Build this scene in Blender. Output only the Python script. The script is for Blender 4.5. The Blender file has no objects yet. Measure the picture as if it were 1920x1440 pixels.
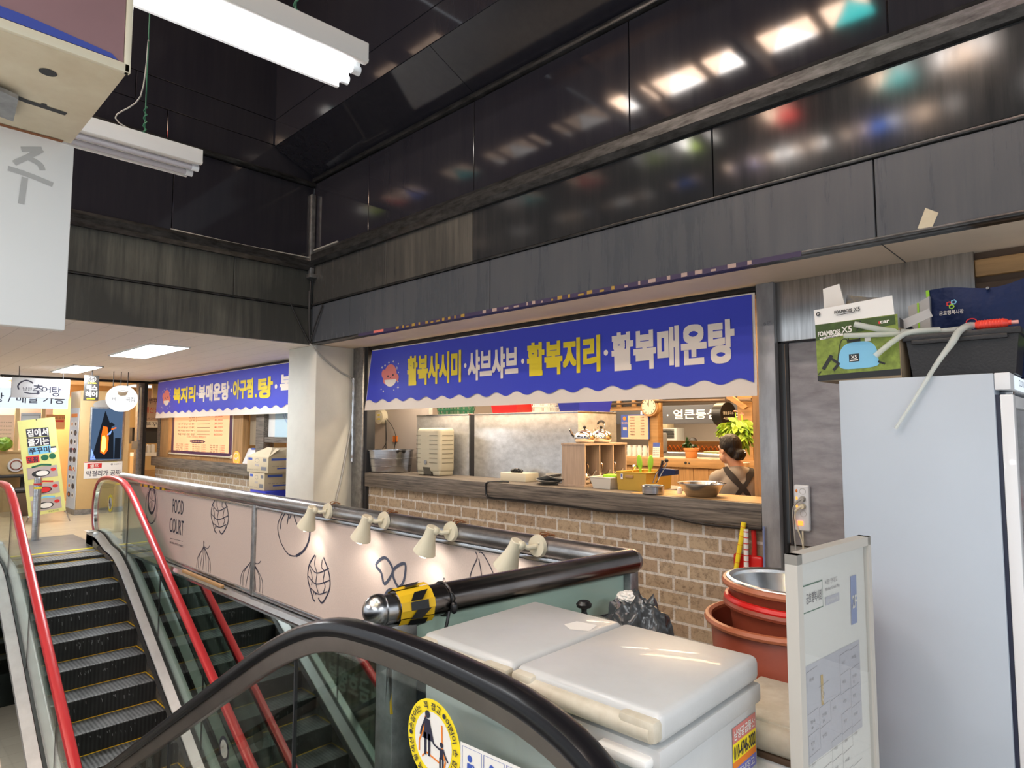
import bpy, bmesh, math, random
from math import sin, cos, pi, radians, tan, sqrt, atan2
from mathutils import Vector, Matrix, Quaternion
random.seed(7)
S = bpy.context.scene
COL = S.collection

# ------------------------------------------------------------------ camera
cam_data = bpy.data.cameras.new('camera')
cam = bpy.data.objects.new('camera', cam_data); COL.objects.link(cam)
cam_data.sensor_width = 36; cam_data.lens = 22.5; cam_data.clip_start = 0.02
cam.location = (0, 0, 1.6)
cam.rotation_euler = (radians(94.13), 0, radians(43.78))
S.camera = cam
# ------------------------------------------------------------------ world, exposure
W = bpy.data.worlds.new('world'); S.world = W; W.use_nodes = True
W.node_tree.nodes['Background'].inputs[0].default_value = (0.86, 0.93, 1.0, 1)
W.node_tree.nodes['Background'].inputs[1].default_value = 0.62
S.view_settings.view_transform = 'Standard'; S.view_settings.look = 'None'
S.view_settings.gamma = 1; S.view_settings.use_curve_mapping = False
S.view_settings.exposure = 0.9
S.cycles.max_bounces = 8; S.cycles.transparent_max_bounces = 24; S.cycles.sample_clamp_indirect = 4
S.cycles.caustics_reflective = False; S.cycles.caustics_refractive = False

def area(name, loc, size, power, color=(1, 1, 1), rot=(0, 0, 0), shape='RECTANGLE'):
    l = bpy.data.lights.new(name, 'AREA'); l.shape = shape
    l.size, l.size_y = size; l.energy = power; l.color = color
    o = bpy.data.objects.new(name, l); COL.objects.link(o); o.location = loc; o.rotation_euler = rot
    return o
WARM = (1.0, 0.70, 0.38); COOL = (0.93, 0.97, 1.0)
# added fill lights, unseen and without fixtures, behind and beside the camera
area('fill_light', (0.0, -2.0, 2.6), (2.4, 0.5), 72, COOL)
area('fill_light', (1.9, 0.6, 2.6), (0.4, 1.8), 42, COOL)
area('fill_light', (-4.5, -2.2, 2.6), (3.0, 0.5), 60, COOL)
# kitchen and dining room behind the counter
area('kitchen_light', (-5.2, 5.9, 2.55), (2.4, 0.4), 31, (1.0, 0.80, 0.55))
area('kitchen_light', (-2.8, 5.7, 2.55), (1.0, 0.4), 30, WARM)
area('counter_light', (-5.6, 4.84, 2.56), (2.2, 0.12), 25, (1.0, .84, .64))
area('counter_light', (-3.1, 4.84, 2.56), (1.6, 0.12), 18, (1.0, .76, .50))
area('kitchen_light', (-3.6, 7.0, 2.62), (1.6, 0.4), 34, WARM)
area('kitchen_light', (-5.2, 8.6, 2.6), (2.0, 0.4), 45, (1.0, 0.82, 0.58))
area('kitchen_light', (-7.2, 13.5, 2.6), (3.5, 0.6), 150, (1.0, 0.80, 0.55))
area('shop_light', (-12.2, 5.6, 2.5), (3.0, 0.4), 62, WARM)
area('shop_light', (-17.0, 2.6, 2.4), (0.5, 3.5), 60, (1.0, 0.78, 0.5))
area('lower_fill_light', (-13.5, 2.0, -.6), (3, 1.5), 160, (1.0, 0.93, 0.82))  # unseen light added below the slab to brighten the lower floor

# ------------------------------------------------------------------ materials
MATS = {}
def nt(m): return m.node_tree.nodes, m.node_tree.links
def mat(name, col, rough=.5, metal=0., noise=None, stretch=(1, 1, 1), col2=None, bump=None, spec=.5, emis=0., coat=0., alpha=None):
    """noise=(scale, amount): mixes col with col2 (or a darker col) by a noise pattern; bump=(scale, strength)"""
    m = bpy.data.materials.new(name); m.use_nodes = True
    n, l = nt(m); b = n['Principled BSDF']
    b.inputs['Base Color'].default_value = (*col, 1); b.inputs['Roughness'].default_value = rough
    b.inputs['Metallic'].default_value = metal; b.inputs['Specular IOR Level'].default_value = spec
    b.inputs['Coat Weight'].default_value = coat
    if emis:
        b.inputs['Emission Color'].default_value = (*col, 1); b.inputs['Emission Strength'].default_value = emis
    if noise or bump:
        tc = n.new('ShaderNodeTexCoord'); mp = n.new('ShaderNodeMapping'); mp.inputs['Scale'].default_value = stretch
        l.new(tc.outputs['Object'], mp.inputs['Vector'])
    if noise:
        t = n.new('ShaderNodeTexNoise'); t.inputs['Scale'].default_value = noise[0]; t.inputs['Detail'].default_value = 6
        t.inputs['Roughness'].default_value = .65
        l.new(mp.outputs[0], t.inputs['Vector'])
        r = n.new('ShaderNodeValToRGB'); r.color_ramp.elements[0].position = .34; r.color_ramp.elements[1].position = .68
        c2 = col2 or tuple(c * (1 - noise[1]) for c in col)
        r.color_ramp.elements[0].color = (*col, 1)
        k = noise[1] if col2 else 1
        r.color_ramp.elements[1].color = (*[a * (1 - k) + b_ * k for a, b_ in zip(col, c2)], 1)
        l.new(t.outputs['Fac'], r.inputs[0]); l.new(r.outputs[0], b.inputs['Base Color'])
        if emis: l.new(r.outputs[0], b.inputs['Emission Color'])
    if bump:
        t = n.new('ShaderNodeTexNoise'); t.inputs['Scale'].default_value = bump[0]; t.inputs['Detail'].default_value = 3
        l.new(mp.outputs[0], t.inputs['Vector'])
        bp = n.new('ShaderNodeBump'); bp.inputs['Strength'].default_value = bump[1]; bp.inputs['Distance'].default_value = .02
        l.new(t.outputs['Fac'], bp.inputs['Height']); l.new(bp.outputs[0], b.inputs['Normal'])
    MATS[name] = m
    return m
def emit(name, col, strength):
    m = bpy.data.materials.new(name); m.use_nodes = True; n, l = nt(m)
    n.remove(n['Principled BSDF']); e = n.new('ShaderNodeEmission')
    e.inputs[0].default_value = (*col, 1); e.inputs[1].default_value = strength
    l.new(e.outputs[0], n['Material Output'].inputs[0]); return m
def glass(name, tint, ior=1.5, rough=.0, opaque=0., opcol=(1, 1, 1)):
    """thin pane: tinted see-through plus fresnel mirror; opaque mixes in a diffuse film"""
    m = bpy.data.materials.new(name); m.use_nodes = True; n, l = nt(m); n.remove(n['Principled BSDF'])
    t = n.new('ShaderNodeBsdfTransparent'); t.inputs[0].default_value = (*tint, 1)
    g = n.new('ShaderNodeBsdfGlossy'); g.inputs['Roughness'].default_value = rough; g.inputs[0].default_value = (1, 1, 1, 1)
    ge = n.new('ShaderNodeNewGeometry'); dt = n.new('ShaderNodeVectorMath'); dt.operation = 'DOT_PRODUCT'
    l.new(ge.outputs['Incoming'], dt.inputs[0]); l.new(ge.outputs['Normal'], dt.inputs[1])
    ab = n.new('ShaderNodeMath'); ab.operation = 'ABSOLUTE'; l.new(dt.outputs['Value'], ab.inputs[0])
    sb = n.new('ShaderNodeMath'); sb.operation = 'SUBTRACT'; sb.inputs[0].default_value = 1; l.new(ab.outputs[0], sb.inputs[1])
    pw = n.new('ShaderNodeMath'); pw.operation = 'POWER'; pw.inputs[1].default_value = 5; l.new(sb.outputs[0], pw.inputs[0])
    f0 = ((ior - 1) / (ior + 1)) ** 2; ma = n.new('ShaderNodeMath'); ma.operation = 'MULTIPLY_ADD'; ma.inputs[1].default_value = 1 - f0; ma.inputs[2].default_value = f0
    l.new(pw.outputs[0], ma.inputs[0])
    mx = n.new('ShaderNodeMixShader'); l.new(ma.outputs[0], mx.inputs[0])
    src = t.outputs[0]
    if opaque:
        d = n.new('ShaderNodeBsdfDiffuse'); d.inputs[0].default_value = (*opcol, 1)
        m2 = n.new('ShaderNodeMixShader'); m2.inputs[0].default_value = opaque
        l.new(t.outputs[0], m2.inputs[1]); l.new(d.outputs[0], m2.inputs[2]); src = m2.outputs[0]
    l.new(src, mx.inputs[1]); l.new(g.outputs[0], mx.inputs[2]); l.new(mx.outputs[0], n['Material Output'].inputs[0])
    return m
def axes_vec(n, l, a, b):
    tc = n.new('ShaderNodeTexCoord'); s = n.new('ShaderNodeSeparateXYZ'); c = n.new('ShaderNodeCombineXYZ')
    l.new(tc.outputs['Object'], s.inputs[0]); l.new(s.outputs[a], c.inputs[0]); l.new(s.outputs[b], c.inputs[1])
    return c.outputs[0], tc
def brick(name, a, b):
    m = bpy.data.materials.new(name); m.use_nodes = True; n, l = nt(m); bs = n['Principled BSDF']
    v, tc = axes_vec(n, l, a, b)
    t = n.new('ShaderNodeTexBrick'); t.inputs['Scale'].default_value = 1; t.inputs['Brick Width'].default_value = .262
    t.inputs['Row Height'].default_value = .114; t.inputs['Mortar Size'].default_value = .011; t.inputs['Mortar Smooth'].default_value = .1
    t.inputs['Color1'].default_value = (.42, .335, .235, 1); t.inputs['Color2'].default_value = (.32, .235, .165, 1)
    t.inputs['Mortar'].default_value = (.60, .58, .55, 1); t.inputs['Bias'].default_value = -.1
    l.new(v, t.inputs['Vector'])
    no = n.new('ShaderNodeTexNoise'); no.inputs['Scale'].default_value = 26; no.inputs['Detail'].default_value = 8; no.inputs['Roughness'].default_value = .8
    l.new(tc.outputs['Object'], no.inputs['Vector'])
    r = n.new('ShaderNodeValToRGB'); r.color_ramp.elements[0].position = .33; r.color_ramp.elements[0].color = (.32, .28, .24, 1)
    r.color_ramp.elements[1].position = .52; r.color_ramp.elements[1].color = (1.06, 1.03, .98, 1)
    l.new(no.outputs['Fac'], r.inputs[0])
    mu = n.new('ShaderNodeMixRGB'); mu.blend_type = 'MULTIPLY'; mu.inputs[0].default_value = .85
    l.new(t.outputs['Color'], mu.inputs[1]); l.new(r.outputs[0], mu.inputs[2]); l.new(mu.outputs[0], bs.inputs['Base Color'])
    bp = n.new('ShaderNodeBump'); bp.invert = True; bp.inputs['Strength'].default_value = .6; bp.inputs['Distance'].default_value = .008
    l.new(t.outputs['Fac'], bp.inputs['Height']); l.new(bp.outputs[0], bs.inputs['Normal']); bs.inputs['Roughness'].default_value = .75
    return m
def tiles(name, a, b, w, h, c1, c2, mc, ms=.004, rough=.4, offset=.5):
    m = bpy.data.materials.new(name); m.use_nodes = True; n, l = nt(m); bs = n['Principled BSDF']
    v, tc = axes_vec(n, l, a, b)
    t = n.new('ShaderNodeTexBrick'); t.inputs['Scale'].default_value = 1; t.inputs['Brick Width'].default_value = w
    t.inputs['Row Height'].default_value = h; t.inputs['Mortar Size'].default_value = ms; t.offset = offset
    t.inputs['Color1'].default_value = (*c1, 1); t.inputs['Color2'].default_value = (*c2, 1); t.inputs['Mortar'].default_value = (*mc, 1)
    l.new(v, t.inputs['Vector']); l.new(t.outputs['Color'], bs.inputs['Base Color']); bs.inputs['Roughness'].default_value = rough
    return m
def panel_metal(name, base, dirt, amt, rough, wav=.12, axis=2):
    """black lacquered sheet with run-down dirt streaks"""
    m = bpy.data.materials.new(name); m.use_nodes = True; n, l = nt(m); b = n['Principled BSDF']
    tc = n.new('ShaderNodeTexCoord'); mp = n.new('ShaderNodeMapping'); mp.inputs['Scale'].default_value = (9, 9, .5)
    l.new(tc.outputs['Object'], mp.inputs['Vector'])
    t = n.new('ShaderNodeTexNoise'); t.inputs['Scale'].default_value = 1.6; t.inputs['Detail'].default_value = 9; t.inputs['Roughness'].default_value = .75
    l.new(mp.outputs[0], t.inputs['Vector'])
    t2 = n.new('ShaderNodeTexNoise'); t2.inputs['Scale'].default_value = .8; t2.inputs['Detail'].default_value = 4
    l.new(tc.outputs['Object'], t2.inputs['Vector'])
    mm = n.new('ShaderNodeMath'); mm.operation = 'MULTIPLY'; l.new(t.outputs['Fac'], mm.inputs[0]); l.new(t2.outputs['Fac'], mm.inputs[1])
    r = n.new('ShaderNodeValToRGB'); r.color_ramp.elements[0].position = .18; r.color_ramp.elements[1].position = .42
    r.color_ramp.elements[0].color = (*base, 1); r.color_ramp.elements[1].color = (*[x * (1 - amt) + y * amt for x, y in zip(base, dirt)], 1)
    l.new(mm.outputs[0], r.inputs[0]); l.new(r.outputs[0], b.inputs['Base Color'])
    mr = n.new('ShaderNodeMapRange'); mr.inputs[1].default_value = .15; mr.inputs[2].default_value = .45
    mr.inputs[3].default_value = rough; mr.inputs[4].default_value = rough + (.35 if rough > .12 else .15) * amt
    l.new(mm.outputs[0], mr.inputs[0]); l.new(mr.outputs[0], b.inputs['Roughness'])
    t3 = n.new('ShaderNodeTexNoise'); t3.inputs['Scale'].default_value = 1.1; t3.inputs['Detail'].default_value = 1
    l.new(tc.outputs['Object'], t3.inputs['Vector'])
    bp = n.new('ShaderNodeBump'); bp.inputs['Strength'].default_value = wav; bp.inputs['Distance'].default_value = .1
    l.new(t3.outputs['Fac'], bp.inputs['Height']); l.new(bp.outputs[0], b.inputs['Normal'])
    return m
def grooved(name, col, col2, axis, freq, rough=.6):
    m = bpy.data.materials.new(name); m.use_nodes = True; n, l = nt(m); b = n['Principled BSDF']
    tc = n.new('ShaderNodeTexCoord'); s = n.new('ShaderNodeSeparateXYZ'); l.new(tc.outputs['Object'], s.inputs[0])
    mu = n.new('ShaderNodeMath'); mu.operation = 'MULTIPLY'; mu.inputs[1].default_value = freq * 2 * pi; l.new(s.outputs[axis], mu.inputs[0])
    si = n.new('ShaderNodeMath'); si.operation = 'SINE'; l.new(mu.outputs[0], si.inputs[0])
    no = n.new('ShaderNodeTexNoise'); no.inputs['Scale'].default_value = 7; no.inputs['Detail'].default_value = 6; l.new(tc.outputs['Object'], no.inputs['Vector'])
    ad = n.new('ShaderNodeMath'); ad.operation = 'MULTIPLY_ADD'; ad.inputs[1].default_value = .25; l.new(si.outputs[0], ad.inputs[0]); l.new(no.outputs['Fac'], ad.inputs[2])
    r = n.new('ShaderNodeValToRGB'); r.color_ramp.elements[0].position = .2; r.color_ramp.elements[1].position = .85
    r.color_ramp.elements[0].color = (*col, 1); r.color_ramp.elements[1].color = (*col2, 1)
    l.new(ad.outputs[0], r.inputs[0]); l.new(r.outputs[0], b.inputs['Base Color']); b.inputs['Roughness'].default_value = rough
    return m

M = dict(
    panel_dark=panel_metal('panel_dark', (.023, .0225, .031), (.062, .060, .062), .22, .05, .012), panel_moist=panel_metal('panel_moist', (.024, .026, .029), (.085, .082, .08), .28, .075, .015),
    panel_grey=panel_metal('panel_grey', (.052, .053, .052), (.17, .155, .13), .65, .24),
    panel_left=panel_metal('panel_left', (.055, .058, .055), (.20, .20, .17), .65, .32),
    panel_blue=panel_metal('panel_blue', (.076, .086, .102), (.135, .135, .14), .5, .22),
    trim_dark=mat('trim_dark', (.022, .020, .018), .35, .3, (5, .6), (3, 3, 1)), ledge=mat('ledge', (.10, .10, .10), .3, .6, (4, .75), (1.5, 1.5, 6)),
    black=mat('black', (.008, .008, .009), .35), black_rubber=mat('black_rubber', (.008, .0075, .009), .26, spec=.42),
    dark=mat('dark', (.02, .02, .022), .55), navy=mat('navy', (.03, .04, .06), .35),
    scuff=mat('scuff', (.30, .30, .31), .7), red_rubber=mat('red_rubber', (.50, .028, .034), .28, spec=.6),
    steel=mat('steel', (.56, .56, .57), .24, 1., (3, .35), (1, 1, 14), bump=(30, .03)),
    steel_bright=mat('steel_bright', (.72, .73, .74), .26, 1., (6, .2), (2, 2, 2)),
    steel_dull=mat('steel_dull', (.40, .40, .40), .42, .85, (14, .45), (1, 1, 1)),
    steel_door=mat('steel_door', (.40, .395, .42), .45, .15, (5, .35), (1, 1, 3)),
    steel_col=mat('steel_col', (.42, .435, .46), .36, .35, (4, .4), (2, 2, .6)),
    steel_brushed=mat('steel_brushed', (.66, .66, .66), .3, 1., (3, .4), (20, 1, .6)),
    pipe=mat('pipe', (.58, .56, .55), .30, .95, (4, .55), (1, 3, 3)),
    bronze=mat('bronze', (.42, .37, .34), .34, 1., (3, .2)),
    chrome=mat('chrome', (.85, .83, .80), .08, 1.),
    deck=mat('deck', (.66, .67, .68), .36, .45, (4, .2)), frame_grey=mat('frame_grey', (.48, .46, .42), .4),
    mirror=mat('mirror', (.50, .56, .53), .03, 1.),
    cream_wall=mat('cream_wall', (.70, .69, .62), .6, 0, (2.5, .10), bump=(60, .05)),
    soffit=mat('soffit', (.84, .71, .56), .7, 0, (1.5, .12)),
    ceil=tiles('ceil', 0, 1, .6, .3, (.86, .80, .74), (.845, .785, .725), (.62, .57, .52), .0035, .8, 0.5),
    white=mat('white', (.80, .80, .78), .45), white_gloss=mat('white_gloss', (.74, .77, .80), .3, coat=.2),
    freezer=mat('freezer', (.54, .55, .55), .34, 0, (3, .12), coat=.1, bump=(220, .03)),
    freezer_old=mat('freezer_old', (.66, .62, .52), .5, 0, (7, .6), col2=(.34, .27, .17)),
    plastic_grey=mat('plastic_grey', (.42, .42, .40), .45),
    fridge=mat('fridge', (.47, .54, .62), .38, 0, (1.6, .05)),
    ivory=mat('ivory', (.72, .66, .50), .4), cream=mat('cream', (.70, .63, .47), .5, 0, (9, .35), col2=(.42, .31, .17)),
    pink_panel=mat('pink_panel', (.62, .50, .44), .55, 0, (90, .10)),
    ink=mat('ink', (.022, .022, .045), .6), ink_grey=mat('ink_grey', (.16, .16, .18), .6), ink_slate=mat('ink_slate', (.055, .062, .095), .6),
    mint=glass('mint', (.72, .88, .80), 1.45, .05, .72, (.52, .68, .59)),
    glass=glass('glass', (.86, .94, .90), 1.45), glass_near=glass('glass_near', (.88, .92, .905), 1.55),
    glass_clear=glass('glass_clear', (.96, .98, .98), 1.3),
    acryl=glass('acryl', (.95, .96, .96), 1.45, 0, .05),
    banner_blue=mat('banner_blue', (.040, .060, .62), .5), banner_white=mat('banner_white', (.96, .86, .76), .55),
    yellow=mat('yellow', (.92, .72, .02), .5), red=mat('red', (.62, .02, .02), .42), orange=mat('orange', (.80, .22, .02), .5),
    skin=mat('skin', (.60, .33, .21), .5, 0, (8, .08)), hair=mat('hair', (.010, .006, .005), .5, 0, (30, .5), (1, 1, .2), bump=(60, .5), spec=.25),
    shirt=mat('shirt', (.27, .235, .195), .85, 0, (5, .15), bump=(7, .5)),
    strap=mat('strap', (.016, .012, .011), .8),
    wood=mat('wood', (.50, .29, .12), .5, 0, (3.2, .35), (.6, .6, 8)), wood_v=mat('wood_v', (.48, .27, .11), .5, 0, (3.2, .4), (9, 9, .6)),
    wood_pale=mat('wood_pale', (.52, .38, .27), .5, 0, (4, .25), (12, 12, .8)),
    wood_grey=mat('wood_grey', (.24, .20, .16), .6, 0, (2.6, .95), (1.0, 26, 26), col2=(.022, .017, .014)),
    kiosk=mat('kiosk', (.62, .42, .19), .45, 0, (2, .1)), board_orange=mat('board_orange', (.72, .34, .09), .5),
    brick=brick('brick', 0, 2), carton=mat('carton', (.55, .45, .30), .75, 0, (4, .1)), carton_dark=mat('carton_dark', (.30, .23, .15), .8),
    floor_far=tiles('floor_far', 1, 0, .9, .15, (.55, .44, .29), (.48, .37, .24), (.38, .29, .18), .002, .3, .37),
    floor_near=tiles('floor_near', 0, 1, .45, .45, (.42, .40, .37), (.38, .36, .33), (.25, .24, .22), .004, .35, 0),
    plate=mat('plate', (.25, .245, .24), .35, .6, (3, .3)),
    tread=grooved('tread', (.030, .031, .033), (.15, .155, .16), 1, 28, .5), riser=grooved('riser', (.006, .006, .006), (.028, .028, .028), 1, 28, .55),
    yellow_line=mat('yellow_line', (.72, .44, .01), .5),
    terracotta=mat('terracotta', (.30, .062, .030), .42, 0, (5, .2)), tub_rim=mat('tub_rim', (.42, .13, .06), .4),
    red_plastic=mat('red_plastic', (.60, .014, .012), .3), lime=mat('lime', (.30, .62, .03), .4), green_pl=mat('green_pl', (.01, .12, .06), .4),
    blue_pl=mat('blue_pl', (.02, .03, .40), .35), crate_yellow=mat('crate_yellow', (.52, .33, .05), .42), tankc=mat('tankc', (.50, .46, .34), .5),
    crate_black=mat('crate_black', (.013, .013, .015), .45, bump=(90, .15)), bag_navy=mat('bag_navy', (.007, .020, .085), .6, bump=(9, 1.), noise=(3, .3), spec=.3),
    bag_black=mat('bag_black', (.05, .055, .06), .22, bump=(9, .9)), bag_grey=mat('bag_grey', (.42, .42, .42), .6),
    leaf=mat('leaf', (.13, .30, .025), .45, 0, (9, .7), col2=(.38, .42, .04)), leaf_dark=mat('leaf_dark', (.02, .07, .012), .45, 0, (20, .5)),
    pale_green=mat('pale_green', (.66, .66, .24), .5), sky_blue=mat('sky_blue', (.20, .52, .76), .4), grass=mat('grass', (.24, .33, .05), .6, 0, (30, .5)),
    grass_dark=mat('grass_dark', (.05, .10, .015), .6, 0, (20, .5)), paper=mat('paper', (.80, .78, .74), .6), paper_pink=mat('paper_pink', (.74, .50, .34), .6),
    slate=mat('slate', (.075, .075, .085), .6), brownt=mat('brownt', (.10, .06, .035), .6), blue_ink=mat('blue_ink', (.05, .10, .42), .5),
    purple=mat('purple', (.30, .18, .19), .3, 0, (2, .12)), blue_stripe=mat('blue_stripe', (.05, .08, .36), .4), rust=mat('rust', (.22, .08, .025), .8),
    tube_clear=glass('tube_clear', (.93, .95, .93), 1.4, .15, .45, (.80, .84, .80)),
    lamp_on=emit('lamp_on', (.94, .97, 1.), 26), led=emit('led', (.95, .98, 1.), 24), bulb=emit('bulb', (1., .95, .86), 14),
    pink_fish=mat('pink_fish', (.80, .20, .17), .5), steel_warm=mat('steel_warm', (.46, .41, .34), .4, .7, (5, .2)),
    wall_lilac=mat('wall_lilac', (.50, .44, .40), .5), concrete=mat('concrete', (.46, .45, .42), .7, 0, (2, .15)),
    ls_white=emit('ls_white', (.78, .88, 1.), .62), ls_round=emit('ls_round', (1., .99, .96), .85),
    switch_lit=emit('switch_lit', (1., .12, .02), 3.0), neon_orange=emit('neon_orange', (1., .30, .05), 1.2),
)

# ------------------------------------------------------------------ mesh building
class MB:
    def __init__(s): s.bm = bmesh.new(); s.mi = 0
    def _m(s, fs):
        for f in fs: f.material_index = s.mi
    def box(s, a, b, bev=0., seg=2, rot=None, piv=None):
        a, b = Vector(a), Vector(b); c = (a + b) / 2; d = b - a
        mtx = Matrix.Translation(c) @ Matrix.Diagonal((abs(d.x), abs(d.y), abs(d.z), 1))
        r = bmesh.ops.create_cube(s.bm, size=1, matrix=mtx); vs = r['verts']
        fs = {f for v in vs for f in v.link_faces}; s._m(fs)
        if bev:
            es = {e for v in vs for e in v.link_edges}
            rr = bmesh.ops.bevel(s.bm, geom=list(es), offset=bev, segments=seg, affect='EDGES', profile=.5)
            s._m(rr['faces']); vs = list({v for f in rr['faces'] for v in f.verts} | {v for v in vs if v.is_valid})
        if rot is not None:
            bmesh.ops.rotate(s.bm, verts=vs, cent=piv if piv is not None else c, matrix=rot)
        return s
    def cyl(s, p0, p1, r0, r1=None, n=20, caps=True):
        p0, p1 = Vector(p0), Vector(p1); d = p1 - p0
        q = d.to_track_quat('Z', 'Y').to_matrix().to_4x4()
        r = bmesh.ops.create_cone(s.bm, cap_ends=caps, segments=n, radius1=r0, radius2=r0 if r1 is None else r1, depth=d.length,
                                  matrix=Matrix.Translation((p0 + p1) / 2) @ q)
        s._m({f for v in r['verts'] for f in v.link_faces}); return s
    def ball(s, c, r, sc=(1, 1, 1), n=18, rot=None):
        mt = Matrix.Translation(c) @ (rot.to_4x4() if rot else Matrix()) @ Matrix.Diagonal((r * sc[0], r * sc[1], r * sc[2], 1))
        q = bmesh.ops.create_uvsphere(s.bm, u_segments=n, v_segments=max(6, n * 2 // 3), radius=1, matrix=mt)
        s._m({f for v in q['verts'] for f in v.link_faces}); return s
    def tube(s, pts, r, n=8, closed=False, cap=True):
        pts = [Vector(p) for p in pts]; rings = []; N = len(pts)
        t0 = (pts[1] - pts[0]).normalized(); u = t0.orthogonal().normalized()
        for i, p in enumerate(pts):
            if closed: t = (pts[(i + 1) % N] - pts[i - 1]).normalized()
            else: t = (pts[min(i + 1, N - 1)] - pts[max(i - 1, 0)]).normalized()
            u = (u - t * u.dot(t)).normalized(); v = t.cross(u)
            rr = r[i] if isinstance(r, (list, tuple)) else r
            rings.append([s.bm.verts.new(p + (u * cos(2 * pi * k / n) + v * sin(2 * pi * k / n)) * rr) for k in range(n)])
        for i in range(N if closed else N - 1):
            a, b = rings[i], rings[(i + 1) % N]
            for k in range(n): s._m([s.bm.faces.new((a[k], a[(k + 1) % n], b[(k + 1) % n], b[k]))])
        if cap and not closed: s._m([s.bm.faces.new(rings[0][::-1]), s.bm.faces.new(rings[-1])])
        return s
    def lathe(s, prof, c=(0, 0, 0), n=32, mtx=None):
        mtx = mtx or Matrix.Translation(c); rings = []
        for r, z in prof:
            if r < 1e-6: rings.append([s.bm.verts.new(mtx @ Vector((0, 0, z)))])
            else: rings.append([s.bm.verts.new(mtx @ Vector((r * cos(2 * pi * k / n), r * sin(2 * pi * k / n), z))) for k in range(n)])
        for a, b in zip(rings, rings[1:]):
            for k in range(n):
                A = (a[k % len(a)], a[(k + 1) % len(a)], b[(k + 1) % len(b)], b[k % len(b)])
                A = list(dict.fromkeys(A))
                if len(A) > 2: s._m([s.bm.faces.new(A)])
        return s
    def poly(s, pts):
        s._m([s.bm.faces.new([s.bm.verts.new(Vector(p)) for p in pts])]); return s
    def prism(s, pts, d):
        """polygon extruded along vector d"""
        d = Vector(d); a = [s.bm.verts.new(Vector(p)) for p in pts]; b = [s.bm.verts.new(Vector(p) + d) for p in pts]; n = len(a)
        s._m([s.bm.faces.new(a), s.bm.faces.new(b[::-1])])
        for i in range(n): s._m([s.bm.faces.new((a[i], b[i], b[(i + 1) % n], a[(i + 1) % n]))])
        return s
    def sweep(s, path, prof, y):
        """path [(x,z)] in the plane y; prof [(dy, dn)] closed ring of offsets, dn along the path normal"""
        N = len(path); rings = []
        for i, (x, z) in enumerate(path):
            a = Vector(path[max(i - 1, 0)]); b = Vector(path[min(i + 1, N - 1)]); t = (b - a).normalized(); nx, nz = -t.y, t.x
            rings.append([s.bm.verts.new((x + nx * dn, y + dy, z + nz * dn)) for dy, dn in prof])
        m = len(prof)
        for a, b in zip(rings, rings[1:]):
            for k in range(m): s._m([s.bm.faces.new((a[k], a[(k + 1) % m], b[(k + 1) % m], b[k]))])
        s._m([s.bm.faces.new(rings[0][::-1]), s.bm.faces.new(rings[-1])]); return s
    def strip(s, pa, pb):
        a = [s.bm.verts.new(Vector(p)) for p in pa]; b = [s.bm.verts.new(Vector(p)) for p in pb]
        for i in range(len(a) - 1): s._m([s.bm.faces.new((a[i], a[i + 1], b[i + 1], b[i]))])
        return s
    def text(s, body, o, u, v, w, h, depth=.002, bold=0.):
        """lettering fitted into the w x h box whose lower left corner is o, along unit vectors u, v"""
        vs, fs = glyphs(body, 0.); o, u, v = Vector(o), Vector(u).normalized(), Vector(v).normalized(); nn = u.cross(v)
        xs = [p[0] for p in vs]; ys = [p[1] for p in vs]
        if not xs: return s
        sx = w / max(1e-6, max(xs) - min(xs)); sy = h / max(1e-6, max(ys) - min(ys))
        offs = [(0., 0.)]
        if bold:                                  # heavier weight: the outline is laid down again, shifted all round
            k = 8 if bold > .02 else 4; mx = max(xs) - min(xs); my = max(ys) - min(ys)
            offs += [(bold * cos(2 * pi * i / k), bold * sin(2 * pi * i / k)) for i in range(k)]
            if bold > .02: offs += [(bold * a, bold * c) for a in (-1, 1) for c in (-1, 1)]
            sx = w / (mx + 2 * bold); sy = h / (my + 2 * bold)
        for li, (dx, dy) in enumerate(offs):
            nv = [s.bm.verts.new(o + u * ((p[0] - min(xs) + bold + dx) * sx) + v * ((p[1] - min(ys) + bold + dy) * sy) + nn * (depth + .00012 * li)) for p in vs]
            for f in fs:
                try: s._m([s.bm.faces.new([nv[i] for i in f])])
                except ValueError: pass
        return s
_G = {}
def glyphs(body, bold):
    key = (body, bold)
    if key not in _G:
        c = bpy.data.curves.new('t', 'FONT'); c.body = body; c.offset = bold; c.resolution_u = 4; c.fill_mode = 'FRONT'
        o = bpy.data.objects.new('t', c); COL.objects.link(o); bpy.context.view_layer.update()
        dg = bpy.context.evaluated_depsgraph_get(); me = bpy.data.meshes.new_from_object(o.evaluated_get(dg))
        _G[key] = ([(v.co.x, v.co.y) for v in me.vertices], [tuple(p.vertices) for p in me.polygons])
        bpy.data.meshes.remove(me); bpy.data.objects.remove(o); bpy.data.curves.remove(c)
    return _G[key]
def wloc(o):
    v = Vector()
    while o is not None: v += o.location; o = o.parent
    return v
def obj(name, mb, mats, parent=None, smooth=35, loc=None):
    """links the mesh (built in world coordinates) as one object; origin = loc or the parent's base"""
    me = bpy.data.meshes.new(name); org = Vector(loc) if loc is not None else wloc(parent)
    bmesh.ops.translate(mb.bm, verts=mb.bm.verts, vec=-org)
    bmesh.ops.recalc_face_normals(mb.bm, faces=mb.bm.faces)
    mb.bm.to_mesh(me); mb.bm.free()
    for m in (mats if isinstance(mats, (list, tuple)) else [mats]): me.materials.append(M[m] if isinstance(m, str) else m)
    if smooth:
        me.shade_smooth(); me.set_sharp_from_angle(angle=radians(smooth))
    o = bpy.data.objects.new(name, me); COL.objects.link(o); o.location = org - wloc(parent)
    o.parent = parent
    return o
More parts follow.
